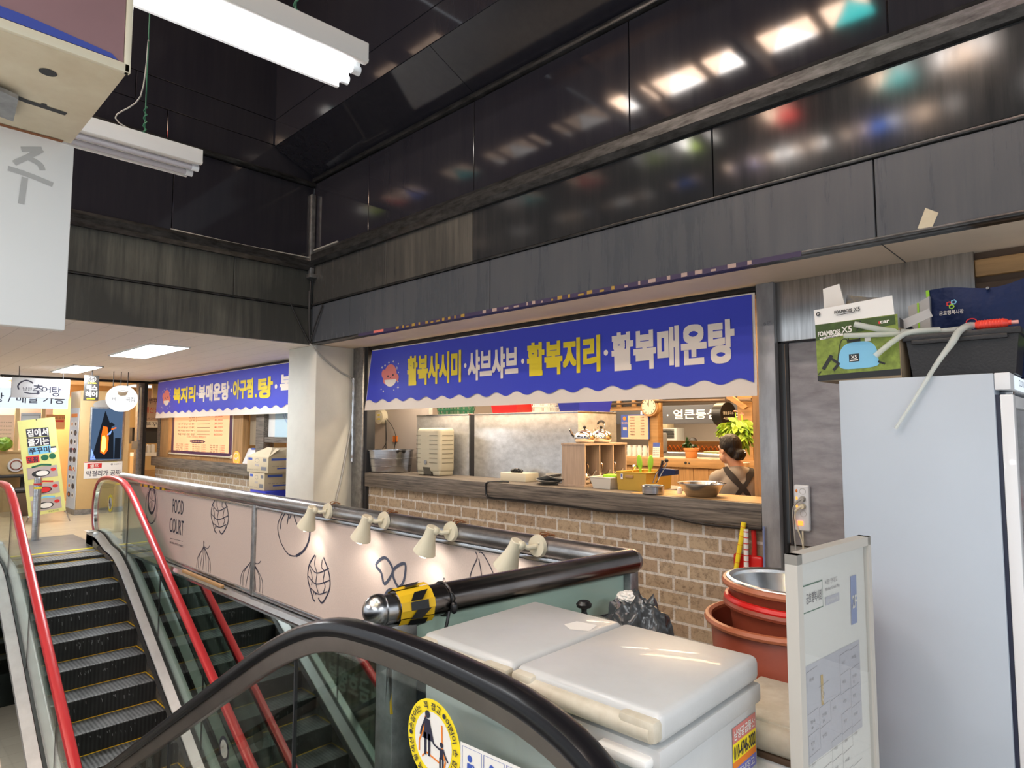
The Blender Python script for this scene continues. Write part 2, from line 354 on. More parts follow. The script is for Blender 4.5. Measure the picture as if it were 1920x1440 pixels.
def tag(o, label, cat, group=None, kind=None):
    if label: o['label'] = label
    if cat: o['category'] = cat
    if group: o['group'] = group
    if kind: o['kind'] = kind
    return o
def thing(name, label, cat, loc, group=None):
    o = bpy.data.objects.new(name, None); COL.objects.link(o); o.location = loc; o.empty_display_size = .1
    return tag(o, label, cat, group)
def struct(name, mb, mats, smooth=35, loc=None):
    return tag(obj(name, mb, mats, None, smooth, loc), None, None, None, 'structure')
def one(name, mb, mats, label, cat, group=None, loc=None, smooth=35):
    if loc is None:
        mn = Vector((min(v.co.x for v in mb.bm.verts), min(v.co.y for v in mb.bm.verts), min(v.co.z for v in mb.bm.verts)))
        mx = Vector((max(v.co.x for v in mb.bm.verts), max(v.co.y for v in mb.bm.verts), 0)); loc = ((mn.x + mx.x) / 2, (mn.y + mx.y) / 2, mn.z)
    return tag(obj(name, mb, mats, None, smooth, loc), label, cat, group)
def copy_tree(o, parent=None):
    c = o.copy(); COL.objects.link(c); c.parent = parent
    for ch in list(o.children): copy_tree(ch, c)
    return c
def smoothpath(pts, k=6, closed=False):
    P = [Vector(p) for p in pts]; N = len(P); out = []
    for i in range(N if closed else N - 1):
        p0 = P[i - 1] if (i > 0 or closed) else P[0]; p1 = P[i]; p2 = P[(i + 1) % N]; p3 = P[(i + 2) % N] if (closed or i + 2 < N) else P[-1]
        for j in range(k):
            t = j / k
            out.append(.5 * ((2 * p1) + (p2 - p0) * t + (2 * p0 - 5 * p1 + 4 * p2 - p3) * t * t + (3 * p1 - p0 - 3 * p2 + p3) * t ** 3))
    if not closed: out.append(P[-1])
    return out
class Pl:
    """a drawing plane: origin o, unit axes u and v"""
    def __init__(s, o, u, v): s.o, s.u, s.v = Vector(o), Vector(u), Vector(v); s.n = s.u.cross(s.v); s.k = 0
    def lift(s, d): s.k = (s.k + 1) % 16; return d + s.k * 2.5e-5      # overlapping prints never share one plane
    def __call__(s, a, b, d=.0015): return s.o + s.u * a + s.v * b + s.n * d
    def rect(s, mb, a0, b0, a1, b1, d=.0015): d = s.lift(d); mb.poly([s(a0, b0, d), s(a1, b0, d), s(a1, b1, d), s(a0, b1, d)])
    def stroke(s, mb, pts, w, d=.002, closed=False, sm=0):
        d = s.lift(d)
        if sm: pts = [(p.x, p.y) for p in smoothpath([(a, b, 0) for a, b in pts], sm, closed)]
        n = len(pts); A, B = [], []
        for i, p in enumerate(pts):
            a = pts[i - 1] if (i or closed) else p; b = pts[(i + 1) % n] if (closed or i < n - 1) else p
            tx, ty = b[0] - a[0], b[1] - a[1]; L = max(1e-9, sqrt(tx * tx + ty * ty)); nx, ny = -ty / L * w / 2, tx / L * w / 2
            A.append(s(p[0] + nx, p[1] + ny, d)); B.append(s(p[0] - nx, p[1] - ny, d))
        if closed: A.append(A[0]); B.append(B[0])
        mb.strip(A, B)
    def disc(s, mb, a, b, ra, rb=None, d=.0015, n=24): d = s.lift(d); mb.poly([s(a + ra * cos(2 * pi * k / n), b + (rb or ra) * sin(2 * pi * k / n), d) for k in range(n)])
    def ring(s, mb, a, b, ra, rb, w, d=.0015, n=32): s.stroke(mb, [(a + ra * cos(2 * pi * k / n), b + rb * sin(2 * pi * k / n)) for k in range(n)], w, d, True)
    def text(s, mb, t, a, b, w, h, d=.002, bold=0.): mb.text(t, s(a, b, 0), s.u, s.v, w, h, d, bold)

# ================================================================== SETTING
ZC = 2.648                       # underside of the low ceilings
b = MB()
b.mi = 0; b.box((-17.6, -3, -.3), (-10.3, 4.58, 0))
b.mi = 1
for x0, y0, x1, y1 in ((-10.3, 2.73, 1.6, 4.58), (-1.9, 1.35, 1.6, 2.73), (-1.3, -3, 1.6, 1.35), (-10.3, -3, -1.3, -.15), (-17.6, 4.58, 1.6, 17.2)):
    b.box((x0, y0, -.3), (x1, y1, 0))
struct('floor', b, ['floor_far', 'floor_near'], 0)
b = MB(); b.box((-22, -4, -4.75), (3, 9, -4.6))
struct('floor_lower', b, 'floor_near', 0)
b = MB(); b.box((-22.1, -4, -4.7), (-22, 9, -.3)); b.box((-22, 9, -4.7), (3, 9.1, -.3)); b.box((-22, -4.1, -4.7), (3, -4, -.3))
struct('wall_lower', b, 'brownt', 0)
b = MB(); b.box((-22, -4, -.4), (-17.6, 9, -.3)); b.box((-22, -4, -.4), (3, -3, -.3)); b.box((1.6, -4, -.4), (3, 9, -.3))
struct('ceiling_lower', b, 'ceil', 0)
# the escalator well: mirror cladding on the kitchen side, plain walls elsewhere
b = MB(); b.box((-10.3, 2.70, -4.6), (-1.9, 2.72, .085))
struct('wall_well_mirror', b, 'mirror', 0)
b = MB(); b.box((-10.45, -.15, -1.88), (-10.4, 2.70, -.02))
struct('wall_well_far', b, 'mirror', 0)
b = MB(); b.box((-1.88, 1.30, -4.6), (-1.80, 2.70, 0)); b.box((-1.28, -.15, -4.6), (-1.2, 1.30, -.3))
struct('wall_well_end', b, 'navy', 0)
b = MB(); b.box((-10.3, -.22, -4.6), (-1.3, -.16, -.3))
struct('wall_well_side', b, 'concrete', 0)
# low ceilings
b = MB(); b.box((-17.6, -3, ZC), (-7.19, 4.6, ZC + .12))
struct('ceiling', b, 'ceil', 0)
b = MB(); b.box((-7.147, 3.96, ZC), (1.6, 4.6, ZC + .08)); b.mi = 1; b.box((-.95, 4.0, ZC - .002), (-.945, 4.55, ZC + .01))
struct('ceiling_soffit', b, ['soffit', 'dark'], 0)
b = MB(); b.box((-17.6, 4.6, 2.72), (1.6, 17.2, 2.8))
struct('ceiling_kitchen', b, 'soffit', 0)

def seamed(b, axis, a0, a1, z0, z1, f, t, seams, gap=.007, bev=.003):
    """sheets side by side along axis between a0 and a1; f = front coordinate, t = thickness (behind)"""
    cuts = [a0] + [s for s in seams if a0 < s < a1] + [a1]
    for p, q in zip(cuts, cuts[1:]):
        if axis == 0: b.box((p + gap / 2, f, z0), (q - gap / 2, f + t, z1), bev, 1)
        else: b.box((f - t, p + gap / 2, z0), (f, q - gap / 2, z1), bev, 1)
# back fascia of the light well
b = MB(); XL, XR, YF = -7.147, 2.5, 3.91
b.mi = 0; seamed(b, 0, XL, XR, ZC, 3.112, YF, .04, [-6.3, -4.02, -.95])
b.mi = 1; seamed(b, 0, XL, -4.25, 3.142, 3.615, YF, .04, [-5.6]); b.mi = 4; seamed(b, 0, -4.25, XR, 3.142, 3.615, YF, .04, [-1.9, .5])
b.mi = 2; seamed(b, 0, XL, XR, 3.785, 4.655, YF, .04, [-5.95, -4.235, -2.542, -.85, .85])
b.mi = 3; b.box((XL, YF + .04, ZC), (XR, YF + .12, 4.75))
b.mi = 2; s0 = MB()
for p, q in ((XL, -4.235), (-4.235, -.85), (-.85, XR)):
    b.prism([(p + .003, YF + .03, 4.715), (p + .003, 3.38, 4.955), (p + .003, 3.42, 5.0), (p + .003, YF + .07, 4.76)], (q - p - .006, 0, 0))
seamed(b, 0, XL, XR, 4.965, 5.285, 3.38, .04, [-5.3, -2.2])
seamed(b, 0, XL, XR, 5.293, 7.9, 3.38, .04, [-6.0, -3.9, -1.8, .4])
struct('wall_fascia_back', b, ['panel_blue', 'panel_grey', 'panel_dark', 'trim_dark', 'panel_moist'], 0)
b = MB()
b.prism([(XL, 3.97, 3.615), (XL, 3.88, 3.615), (XL, 3.845, 3.66), (XL, 3.845, 3.74), (XL, 3.88, 3.785), (XL, 3.97, 3.785)], (XR - XL, 0, 0))
b.box((XL, 3.87, 4.66), (XR, 3.97, 4.715), .008); b.box((XL, 3.895, 3.117), (XR, 3.96, 3.137), .003)
b.box((XL, 3.905, ZC - .004), (XR, 3.965, ZC + .02), .004)
struct('trim_1', b, 'ledge')
# left fascia
b = MB()
b.mi = 0; seamed(b, 1, -4, YF, ZC - .004, 3.082, XL, .05, [-1.5, 1.2])
b.mi = 0; seamed(b, 1, -4, YF, 3.108, 3.545, XL, .04, [-.9, 2.95])
b.mi = 1; seamed(b, 1, -4, YF, 3.695, 4.60, XL, .04, [-1.2, .55, 2.285])
seamed(b, 1, -4, YF, 4.665, 4.985, XL - .02, .04, [.4, 2.21]); seamed(b, 1, -4, YF, 4.992, 5.29, XL - .02, .04, [1.9])
seamed(b, 1, -4, YF, 5.297, 7.9, XL - .02, .04, [.2, 2.0])
b.mi = 2; b.box((XL - .12, -4, ZC), (XL - .06, YF + .1, 7.9))
struct('wall_fascia_left', b, ['panel_left', 'panel_dark', 'trim_dark'], 0)
b = MB()
b.prism([(XL - .06, -4, 3.545), (XL + .03, -4, 3.545), (XL + .065, -4, 3.585), (XL + .065, -4, 3.655), (XL + .03, -4, 3.695), (XL - .06, -4, 3.695)], (0, YF + 4, 0))
b.box((XL - .06, -4, 4.605), (XL + .04, YF, 4.66), .008); b.box((XL - .06, -4, 3.086), (XL + .015, YF, 3.104), .003)
struct('trim_2', b, 'ledge')
# caulk and conduit in the corner
b = MB(); b.tube(smoothpath([(XL + .02, 2.27, 3.70), (XL + .02, 3.0, 3.69), (XL + .02, 3.86, 3.705)], 5), .012, 6); b.tube([(XL + .03, YF - .02, 3.80), (-6.55, YF - .02, 3.80)], .011, 6)
struct('trim_3', b, 'concrete')
b = MB(); b.box((XL + .0, YF - .07, 3.50), (XL + .06, YF - .01, 4.50), .01); b.box((XL - .01, YF - .09, 3.45), (XL + .10, YF - .0, 3.5), .005)
struct('trim_4', b, 'steel_dull')
# upper walls and the stained glass roof light of the well, above and behind the camera
b = MB(); b.box((2.5, -8.6, 2.7), (2.56, 4.0, 8.0)); b.box((-7.2, -8.6, 2.7), (2.56, -8.54, 8.0)); b.box((-7.25, -8.6, 2.7), (-7.17, -4.0, 8.0))
struct('wall_upper_right', b, 'panel_dark', 0)
b = MB(); cols = [0, 0, 1, 0, 2, 0, 3, 0, 4, 1, 0, 5]
rr = random.Random(5)
SKY = []
for y, dy, x0, n in ((.2, .5, -6.6, 9), (-2.5, .62, -7.0, 9), (-5.0, .7, -7.0, 10), (-6.9, .6, -6.8, 9)):
    for i in range(n):
        x = x0 + i * .98; xa, xb, ya, yb = x, x + .80, y - dy / 2, y + dy / 2; xc = (xa + xb) / 2
        if rr.random() < .22: continue
        b.mi = rr.choice([0, 0, 0, 1]); b.poly([(xa, ya, 8), (xc, yb, 8), (xa, yb, 8)]); 
        b.mi = rr.choice([0, 0, 1, 1, 2, 3, 4, 5]); b.poly([(xa + .03, ya, 8), (xb - .03, ya, 8), (xc, yb - .02, 8)])
        b.mi = rr.choice([0, 0, 1]); b.poly([(xb, ya, 8), (xb, yb, 8), (xc, yb, 8)])
PEACH = (1., .70, .50)
pan = [emit('pane_peach', PEACH, 20), emit('pane_white', (1., .93, .88), 22), emit('pane_blue', (.05, .22, .9), 12), emit('pane_red', (1., .05, .05), 12),
       emit('pane_teal', (.05, .65, .62), 12), emit('pane_green', (.55, .75, .08), 12)]
tag(obj('window_1', b, pan, None, 0), None, None, None, 'structure')
b = MB(); b.box((-7.3, -8.6, 8.05), (2.6, 4.0, 8.15))
for x in (-6.1, -4.1, -2.2, -.2, 1.7): b.box((x - .09, -8.5, 7.55), (x + .09, 3.3, 7.75))
for y in (-.7, -3.6, -6.0): b.box((-7.1, y - .12, 7.7), (2.4, y + .12, 7.98))
struct('ceiling_roof', b, 'brownt', 0)

# pillar, columns and the two shop fronts on the kitchen wall
b = MB(); b.box((-7.83, 3.97, 0), (-7.125, 4.70, ZC), .012)
struct('wall_pillar', b, 'cream_wall')
b = MB(); b.box((-7.12, 4.49, 0), (-6.90, 4.64, ZC), .004); b.mi = 1; b.box((-6.90, 4.52, 0), (-6.835, 4.64, ZC), .003)
struct('trim_5', b, ['steel_dull', 'dark'])
b = MB(); b.box((-6.835, 4.56, 0), (-1.88, 4.72, .915))
struct('wall_back', b, 'brick', 0)
b = MB(); b.box((-14.75, 4.58, 0), (-7.83, 4.72, .872))
struct('wall_back_left', b, 'brick', 0)
b = MB(); b.box((-7.12, 4.555, 2.585), (-1.88, 4.70, ZC)); b.box((-7.12, 4.53, 2.61), (-1.76, 4.56, 2.632), .003); b.box((-15.2, 4.56, 2.60), (-7.83, 4.70, ZC)); b.box((-15.36, 2.0, 2.60), (-15.2, 4.56, ZC))
struct('trim_6', b, 'trim_dark', 0)
b = MB(); b.box((-1.882, 4.50, 0), (-1.757, 4.64, ZC), .004)
struct('trim_7', b, 'steel_col')
Pd = Pl((-1.86, 4.50, 2.34), (1, 0, 0), (0, 0, 1))
b = MB(); Pd.text(b, '6번', .03, 0, .055, .035, .001)
tag(obj('trim_8', b, 'ink_grey', None, 0), None, None, None, 'structure')
b = MB(); b.box((-1.757, 4.545, 2.222), (-.60, 4.66, ZC), .003)
struct('wall_door_head', b, 'steel_brushed')
b = MB(); b.box((-.60, 4.57, 2.1), (1.6, 4.7, 2.46)); b.box((-.6, 4.60, 2.46), (1.6, 4.7, ZC)); b.box((-.2, 4.60, 0), (1.6, 4.7, 2.1)); b.mi = 1; b.box((-.6, 4.56, 2.50), (1.6, 4.6, 2.60), .005)
struct('wall_right', b, ['brownt', 'wood'], 0)
b = MB(); b.box((-1.69, 4.575, .815), (-.20, 4.60, 2.212), .003); b.mi = 1; b.box((-1.757, 4.56, .0), (-1.735, 4.62, 2.222)); b.box((-1.712, 4.565, .815), (-1.692, 4.60, 2.212)); b.box((-1.757, 4.56, 2.213), (-.2, 4.62, 2.225))
b.mi = 2; b.box((-1.735, 4.62, 0), (-.2, 4.66, .815)); b.mi = 3; b.box((-1.73, 4.60, .55), (-1.62, 4.615, .80))
struct('door_1', b, ['steel_door', 'dark', 'brownt', 'concrete'])
# inside walls
b = MB(); b.box((-8.0, 5.2, 0), (-6.46, 5.26, 2.72))
struct('wall_kitchen_left', b, 'wall_lilac', 0)
b = MB(); b.box((-15.2, 17.0, 0), (1.6, 17.1, 2.72)); b.box((-7.75, 4.72, 0), (-7.69, 9.45, 2.72)); b.box((-15.2, 9.45, 0), (-7.69, 9.55, 2.72)); b.box((-15.3, 9.45, 0), (-15.2, 17.0, 2.72))
struct('wall_dining_back', b, 'wall_lilac', 0)
b = MB(); b.box((-17.6, -3, 0), (-17.5, 9.6, ZC)); b.box((-15.25, 4.6, 2.3), (-15.15, 9.5, 2.72))
struct('wall_far_left', b, 'kiosk', 0)
b = MB(); b.box((-2.15, 5.02, 0), (-2.05, 17.0, 2.72)); 
struct('wall_dining_right', b, 'wood_v', 0)
b = MB(); b.box((-3.03, 7.22, 0), (-2.12, 7.26, 2.72))
struct('wall_chalk', b, mat('chalk', (.035, .028, .024), .35, 0, (8, .8), col2=(.09, .075, .06)), 0)

def ceiling_panel(name, label, x0, y0, x1, y1, z=ZC):
    t = thing(name, label, 'ceiling light', ((x0 + x1) / 2, (y0 + y1) / 2, z), 'flat ceiling lights')
    f = MB(); w = .02
    for a, c in (((x0, y0), (x1, y0 + w)), ((x0, y1 - w), (x1, y1)), ((x0, y0), (x0 + w, y1)), ((x1 - w, y0), (x1, y1))): f.box((*a, z - .02), (*c, z - .001))
    obj('frame', f, 'white', t); d = MB(); d.box((x0 + w, y0 + w, z - .014), (x1 - w, y1 - w, z - .004)); obj('diffuser', d, 'led', t)
ceiling_panel('ceiling_light', 'nearest and largest white ceiling light panel beyond the black fascia', -10.17, 2.50, -8.45, 2.98)
ceiling_panel('ceiling_light', 'second white ceiling light panel, between the nearest one and the shop signs', -13.75, 2.50, -12.1, 2.92)
ceiling_panel('ceiling_light', 'far ceiling light panel cut by the left edge, above the calligraphy sign', -17.4, 1.95, -15.75, 2.33)

# ================================================================== ESCALATORS
RAILP = [(-.44, .115), (-.60, .15), (-.73, .26), (-.785, .45), (-.77, .66), (-.66, .85), (-.45, .95), (-.12, .985), (.25, .985), (.55, .945), (.88, .815), (1.25, .612), (1.6, .41)]
GUIDE_WIDE = [(-.016, -.088), (-.020, -.084), (-.024, -.032), (.024, -.032), (.020, -.084), (.016, -.088)]
def rail_path(L=9.0):
    p = [(v.x, v.y) for v in smoothpath([(a, c, 0) for a, c in RAILP], 5)]
    k = tan(radians(30)); x0, z0 = p[-1]
    p += [(x0 + i * (L - x0) / 8, z0 - k * (i * (L - x0) / 8)) for i in range(1, 9)]
    return p
def rail_z(u):
    pts = [(v.x, v.y) for v in smoothpath([(a, c, 0) for a, c in RAILP], 5)]; pts = pts[len(pts) // 2:]
    if u > 1.6: return .41 - tan(radians(30)) * (u - 1.6)
    for (a, c), (d, e) in zip(pts, pts[1:]):
        if a <= u <= d: return c + (e - c) * (u - a) / (d - a)
    return .985
def deck_z(u):
    if u < -.35: return .20
    if u < .30: t = (u + .35) / .65; return .20 + (.078 - .20) * t * t * (3 - 2 * t)
    return rail_z(u) - .905
DECKU = [-.72, -.5, -.35, -.25, -.15, -.05, .05, .15, .3, .4, .5, .65, .8, .95, 1.1, 1.25, 1.4, 1.6, 2, 3, 5, 7, 9.0]
RUBBER = [(-.034, -.034), (-.042, -.020), (-.042, -.006), (-.034, .010), (-.016, .019), (.016, .019), (.034, .010), (.042, -.006), (.042, -.020), (.034, -.034)]
GUIDE = [(-.020, -.050), (-.026, -.042), (-.026, -.026), (.026, -.026), (.026, -.042), (.020, -.050)]

def escalator(root, X0, sg, yL, yR, rubber, guide, glassm, nsteps, L, ow):
    """comb side at u = x-offset from X0 in direction sg; yL, yR = centres of the two handrails"""
    fx = lambda u: X0 + sg * u
    path = [(fx(u), z - .02) for u, z in rail_path(L)]
    if sg < 0: prof_s = -1
    else: prof_s = 1
    inset = 1 if yR > yL else -1
    for y, side in ((yL, -1), (yR, 1)):       # side: direction away from the steps
        fl = lambda P: [(a, c * 1) for a, c in P]
        pr = RUBBER if sg > 0 else [(a, -c) for a, c in RUBBER][::-1]
        pg = GUIDE if sg > 0 else [(a, -c) for a, c in GUIDE_WIDE][::-1]
        # normals of the path point outwards because it runs over the top of the newel
        m = MB(); m.sweep(path, pr, y); obj('handrail', m, rubber, root)
        gp = [(fx(u), z - .02) for u, z in rail_path(L)]
        m = MB(); m.sweep(gp, [(a * 1.0, c) for a, c in pg], y); obj('handrail_guide', m, guide, root)
        # glass: between the deck and the handrail
        us = DECKU[:1] + [u for u in DECKU[1:] if u < L] + [L]
        top = [(u, z) for u, z in rail_path(L)]
        outline = [(fx(u), z - .065 if u > -.6 else z) for u, z in top if z > .14]
        outline = []
        P2 = [(u, z) for u, z in rail_path(L)]
        for i, (u, z) in enumerate(P2):
            a = P2[max(i - 1, 0)]; c = P2[min(i + 1, len(P2) - 1)]; d = Vector((c[0] - a[0], c[1] - a[1])).normalized()
            outline.append((fx(u + d.y * .06), z - d.x * .06))
        low = [(fx(u), deck_z(u) - .03) for u in us if u > -.45]
        pg2 = outline + low[::-1]
        m = MB(); m.prism([(x, y - .005, z) for x, z in pg2], (0, .010, 0)); obj('glass_panel', m, glassm, root, 0)
        for u in (.75, 2.0, 3.3, 4.6, 5.9, 7.2):
            if u < L: m = MB(); m.box((fx(u) - .004, y - .0065, deck_z(u)), (fx(u) + .004, y + .0065, rail_z(u) - .06)); obj('glass_joint', m, 'dark', root, 0)
        # inner deck, skirt, outer deck
        ins = y - side * .105; out = y + side * ow
        m = MB(); A = [(fx(u), ins, deck_z(u) - .055) for u in us]; Bt = [(fx(u), y - side * .022, deck_z(u)) for u in us]; C_ = [(fx(u), ins, deck_z(u) - .10) for u in us]
        D = [(fx(u), y - side * .022, deck_z(u) - .10) for u in us]
        m.strip(A, Bt); m.strip(C_, A); m.strip(Bt, D); m.strip(D, C_); m.poly([A[0], Bt[0], D[0], C_[0]])
        obj('inner_deck', m, 'deck', root, 30)
        m = MB(); A = [(fx(u), y + side * .022, deck_z(u) - .01) for u in us]; Bt = [(fx(u), out, deck_z(u) - .03) for u in us]; C_ = [(fx(u), out, deck_z(u) - .09) for u in us]
        m.strip(A, Bt); m.strip(Bt, C_); obj('outer_deck', m, 'deck', root, 30)
        m = MB(); m.strip([(fx(u), y - side * .018, deck_z(u) + .006) for u in us], [(fx(u), y + side * .018, deck_z(u) + .006) for u in us])
        m.strip([(fx(u), y - side * .018, deck_z(u) + .006) for u in us], [(fx(u), y - side * .018, deck_z(u) - .03) for u in us]); m.strip([(fx(u), y + side * .018, deck_z(u) + .006) for u in us], [(fx(u), y + side * .018, deck_z(u) - .03) for u in us])
        obj('glass_clamp', m, 'dark', root, 30)
        m = MB(); A = [(fx(u), ins, deck_z(u) - .05) for u in us]; Bt = [(fx(u), ins, deck_z(u) - .62) for u in us]
        A2 = [(fx(u), ins + side * .01, deck_z(u) - .05) for u in us]; m.strip(A, Bt); m.strip(A2, A); obj('skirt', m, 'steel_dull', root, 30)
        m = MB(); m.strip([(fx(u), ins - side * .03, deck_z(u) - .095) for u in us if u > -.1], [(fx(u), ins, deck_z(u) - .07) for u in us if u > -.1]); m.strip([(fx(u), ins - side * .03, deck_z(u) - .095) for u in us if u > -.1], [(fx(u), ins, deck_z(u) - .12) for u in us if u > -.1])
        obj('skirt_brush', m, 'black', root, 30)
        m = MB(); A = [(fx(u), out - side * .004, deck_z(u) - .05) for u in us]; Bt = [(fx(u), out - side * .004, deck_z(u) - 1.15) for u in us]; m.strip(A, Bt)
        obj('truss_cladding', m, 'mirror' if glassm == 'glass' else 'steel_dull', root, 0)
        m = MB(); m.box((fx(-.74), min(ins, out), .0), (fx(-.36), max(ins, out), .20), .02); obj('newel_base', m, 'deck', root)
    y0, y1 = min(yL, yR) + .11, max(yL, yR) - .11
    u0 = .27
    for i in range(nsteps):
        z = 0 if i == 0 else (-.04 if i == 1 else -.04 - .2 * (i - 1)); u = u0 + .346 * i
        zn = -.04 if i == 0 else (-.2 + -.04 if i == 1 else z - .2)
        m = MB(); xa, xb = sorted((fx(u - .40), fx(u)))
        m.mi = 0; m.box((xa, y0, z - .03), (xb, y1, z))
        m.mi = 1; xr = sorted((fx(u - .012), fx(u + .002))); m.box((xr[0], y0, z - .25 if i else -.08), (xr[1], y1, z - .006))
        m.mi = 2; ya = sorted((fx(u - .346), fx(u - .334))); m.box((ya[0], y0, z), (ya[1], y1, z + .003)); m.box((xa, y1 - .012, z), (xb, y1, z + .003)); m.box((xa, y0, z), (xb, y0 + .012, z + .003))
        m.mi = 3; k = sorted((fx(u - .018), fx(u + .001)))
        n = 34
        for q in range(n): yy = y0 + (y1 - y0) * (q + .25) / n; m.box((k[0], yy, z - .016), (k[1], yy + (y1 - y0) / n * .5, z + .002))
        rs_ = random.Random(i * 7 + (3 if sg > 0 else 5)); m.mi = 4; xf = fx(u + .0035)
        for q in range(16 if i > 1 else 0):
            yy = y0 + (y1 - y0) * min(.97, max(.03, rs_.gauss(.5, .2))); zz = z - .03 - .05 * rs_.random(); hh = .008 + .03 * rs_.random(); m.poly([(xf, yy, zz), (xf, yy + .004, zz), (xf, yy + .006, zz - hh), (xf, yy + .003, zz - hh)])
        obj('step', m, ['tread', 'riser', 'yellow_line', 'plate', 'scuff'], root, 0)
    m = MB(); xs = sorted((fx(-1.9), fx(-.36))); m.box((xs[0], y0 - .10, -.02), (xs[1], y1 + .10, .004)); obj('landing_plate', m, 'plate', root, 0)
    m = MB(); xs = sorted((fx(-.36), fx(-.12))); m.box((xs[0], y0, -.03), (xs[1], y1, .006)); m.mi = 1; xs = sorted((fx(-.36), fx(-.29))); m.box((xs[0], y0, 0), (xs[1], y1, .009))
    obj('comb_plate', m, ['plate', 'yellow'], root, 0)

def sticker_ring(root, c, u, v, r, txt=True, dark=False):
    p = Pl(c, u, v); m = MB()
    m.mi = 0; p.disc(m, 0, 0, r, None, .001, 40); m.mi = 1; p.disc(m, 0, 0, r * .70, None, .002, 40)
    m.mi = 2
    def man(x, y, s, skirt):
        p.disc(m, x, y + .36 * s, .075 * s, None, .004, 14)
        pts = [(-.07, .27), (.07, .27), (.11, .05), (.16, -.12), (-.16, -.12), (-.10, .05)] if skirt else [(-.08, .26), (.08, .26), (.07, -.02), (-.07, -.02)]
        m.poly([p(x + a * s, y + q * s, .004) for a, q in pts])
        for k in (-.06, .06): m.poly([p(x + (k - .035) * s, y - .0 * s, .004), p(x + (k + .035) * s, y, .004), p(x + (k + .03) * s, y - .42 * s, .004), p(x + (k - .03) * s, y - .42 * s, .004)])
        return x, y
    man(-.10 * r * 2, .08 * r * 2, r * 1.25, True); man(.17 * r * 2, -.13 * r * 2, r * .85, False)
    p.stroke(m, [(-.10 * r * 2 + .06 * r, .08 * r * 2 + .30 * r), (.04 * r, -.02 * r), (.17 * r * 2 - .06 * r, -.13 * r * 2 + .18 * r)], .05 * r, .004)
    p.stroke(m, [(-.26 * r, .52 * r), (-.42 * r, .22 * r), (-.47 * r, .05 * r)], .06 * r, .004); p.stroke(m, [(.39 * r, -.03 * r), (.5 * r, -.2 * r), (.58 * r, -.28 * r)], .045 * r, .004)
    if txt:
        T = [('손잡이는', 150, 34), ('꼭', 108, 12), ('잡고', 82, 20), ('어린이', 35, 30), ('손', 2, 10), ('잡고', -22, 18), ('황색선', 208, 30), ('안에', 245, 20), ('서세요', 292, 28)]
        for t, ang, span in T:
            k = len(t)
            for i, ch in enumerate(t):
                a = radians(ang + (k - 1) * 6.5 - i * 13); o = (r * .85 * cos(a), r * .85 * sin(a)); q = a - pi / 2; s_ = .17 * r
                uu = Vector(u) * cos(q) + Vector(v) * sin(q); vv = Vector(v) * cos(q) - Vector(u) * sin(q)
                m.text(ch, Vector(p(o[0], o[1], 0)) - uu * s_ / 2 - vv * s_ / 2, uu, vv, s_, s_, .004, .012)
        for ang in (60, 180, -50): p.disc(m, r * .85 * cos(radians(ang)), r * .85 * sin(radians(ang)), r * .06, None, .004, 12)
    m.mi = 3
    if not dark:
        p.stroke(m, [(-.28 * r, .55 * r), (-.36 * r, .2 * r), (-.52 * r, -.1 * r), (-.52 * r, -.35 * r)], .05 * r, .003); p.stroke(m, [(.34 * r, .5 * r), (.36 * r, -.1 * r), (.48 * r, -.3 * r), (.40 * r, -.6 * r)], .05 * r, .003)
        p.stroke(m, [(-.4 * r, -.45 * r), (-.25 * r, -.3 * r), (.3 * r, -.4 * r)], .04 * r, .003)
    obj('safety_sticker', m, ['ink' if dark else 'yellow', 'paper', 'paper' if dark else 'ink', 'orange'], root, 0)

esc1 = thing('escalator', 'escalator with red handrails and black steps, rising to the landing at the left', 'escalator', (-10.3, 1.96, 0))
escalator(esc1, -9.90, 1, 1.37, 2.55, 'red_rubber', 'chrome', 'glass', 15, 8.2, .118)
sticker_ring(esc1, (-9.92, 2.544, .62), (1, 0, 0), (0, 0, 1), .115, False)
m = MB(); p = Pl((-10.62, 2.40, .205), (1, 0, 0), (0, 1, 0)); m.mi = 0; p.rect(m, .05, 0, .30, .12, .002); m.mi = 1; p.text(m, '주의', .08, .03, .16, .06, .003)
obj('notice_sticker', m, ['paper', 'ink'], esc1, 0)
# small slogans on the inner deck and round sticker lower down
sticker_ring(esc1, (-6.05, 2.543, -1.28), (1, 0, 0), (0, 0, 1), .11, False, True)
esc2 = thing('escalator', 'nearest escalator with black handrail over clear glass, in the foreground', 'escalator', (-1.5, .61, 0))
escalator(esc2, -1.50, -1, .02, 1.20, 'black_rubber', 'bronze', 'glass_near', 14, 8.2, .045)

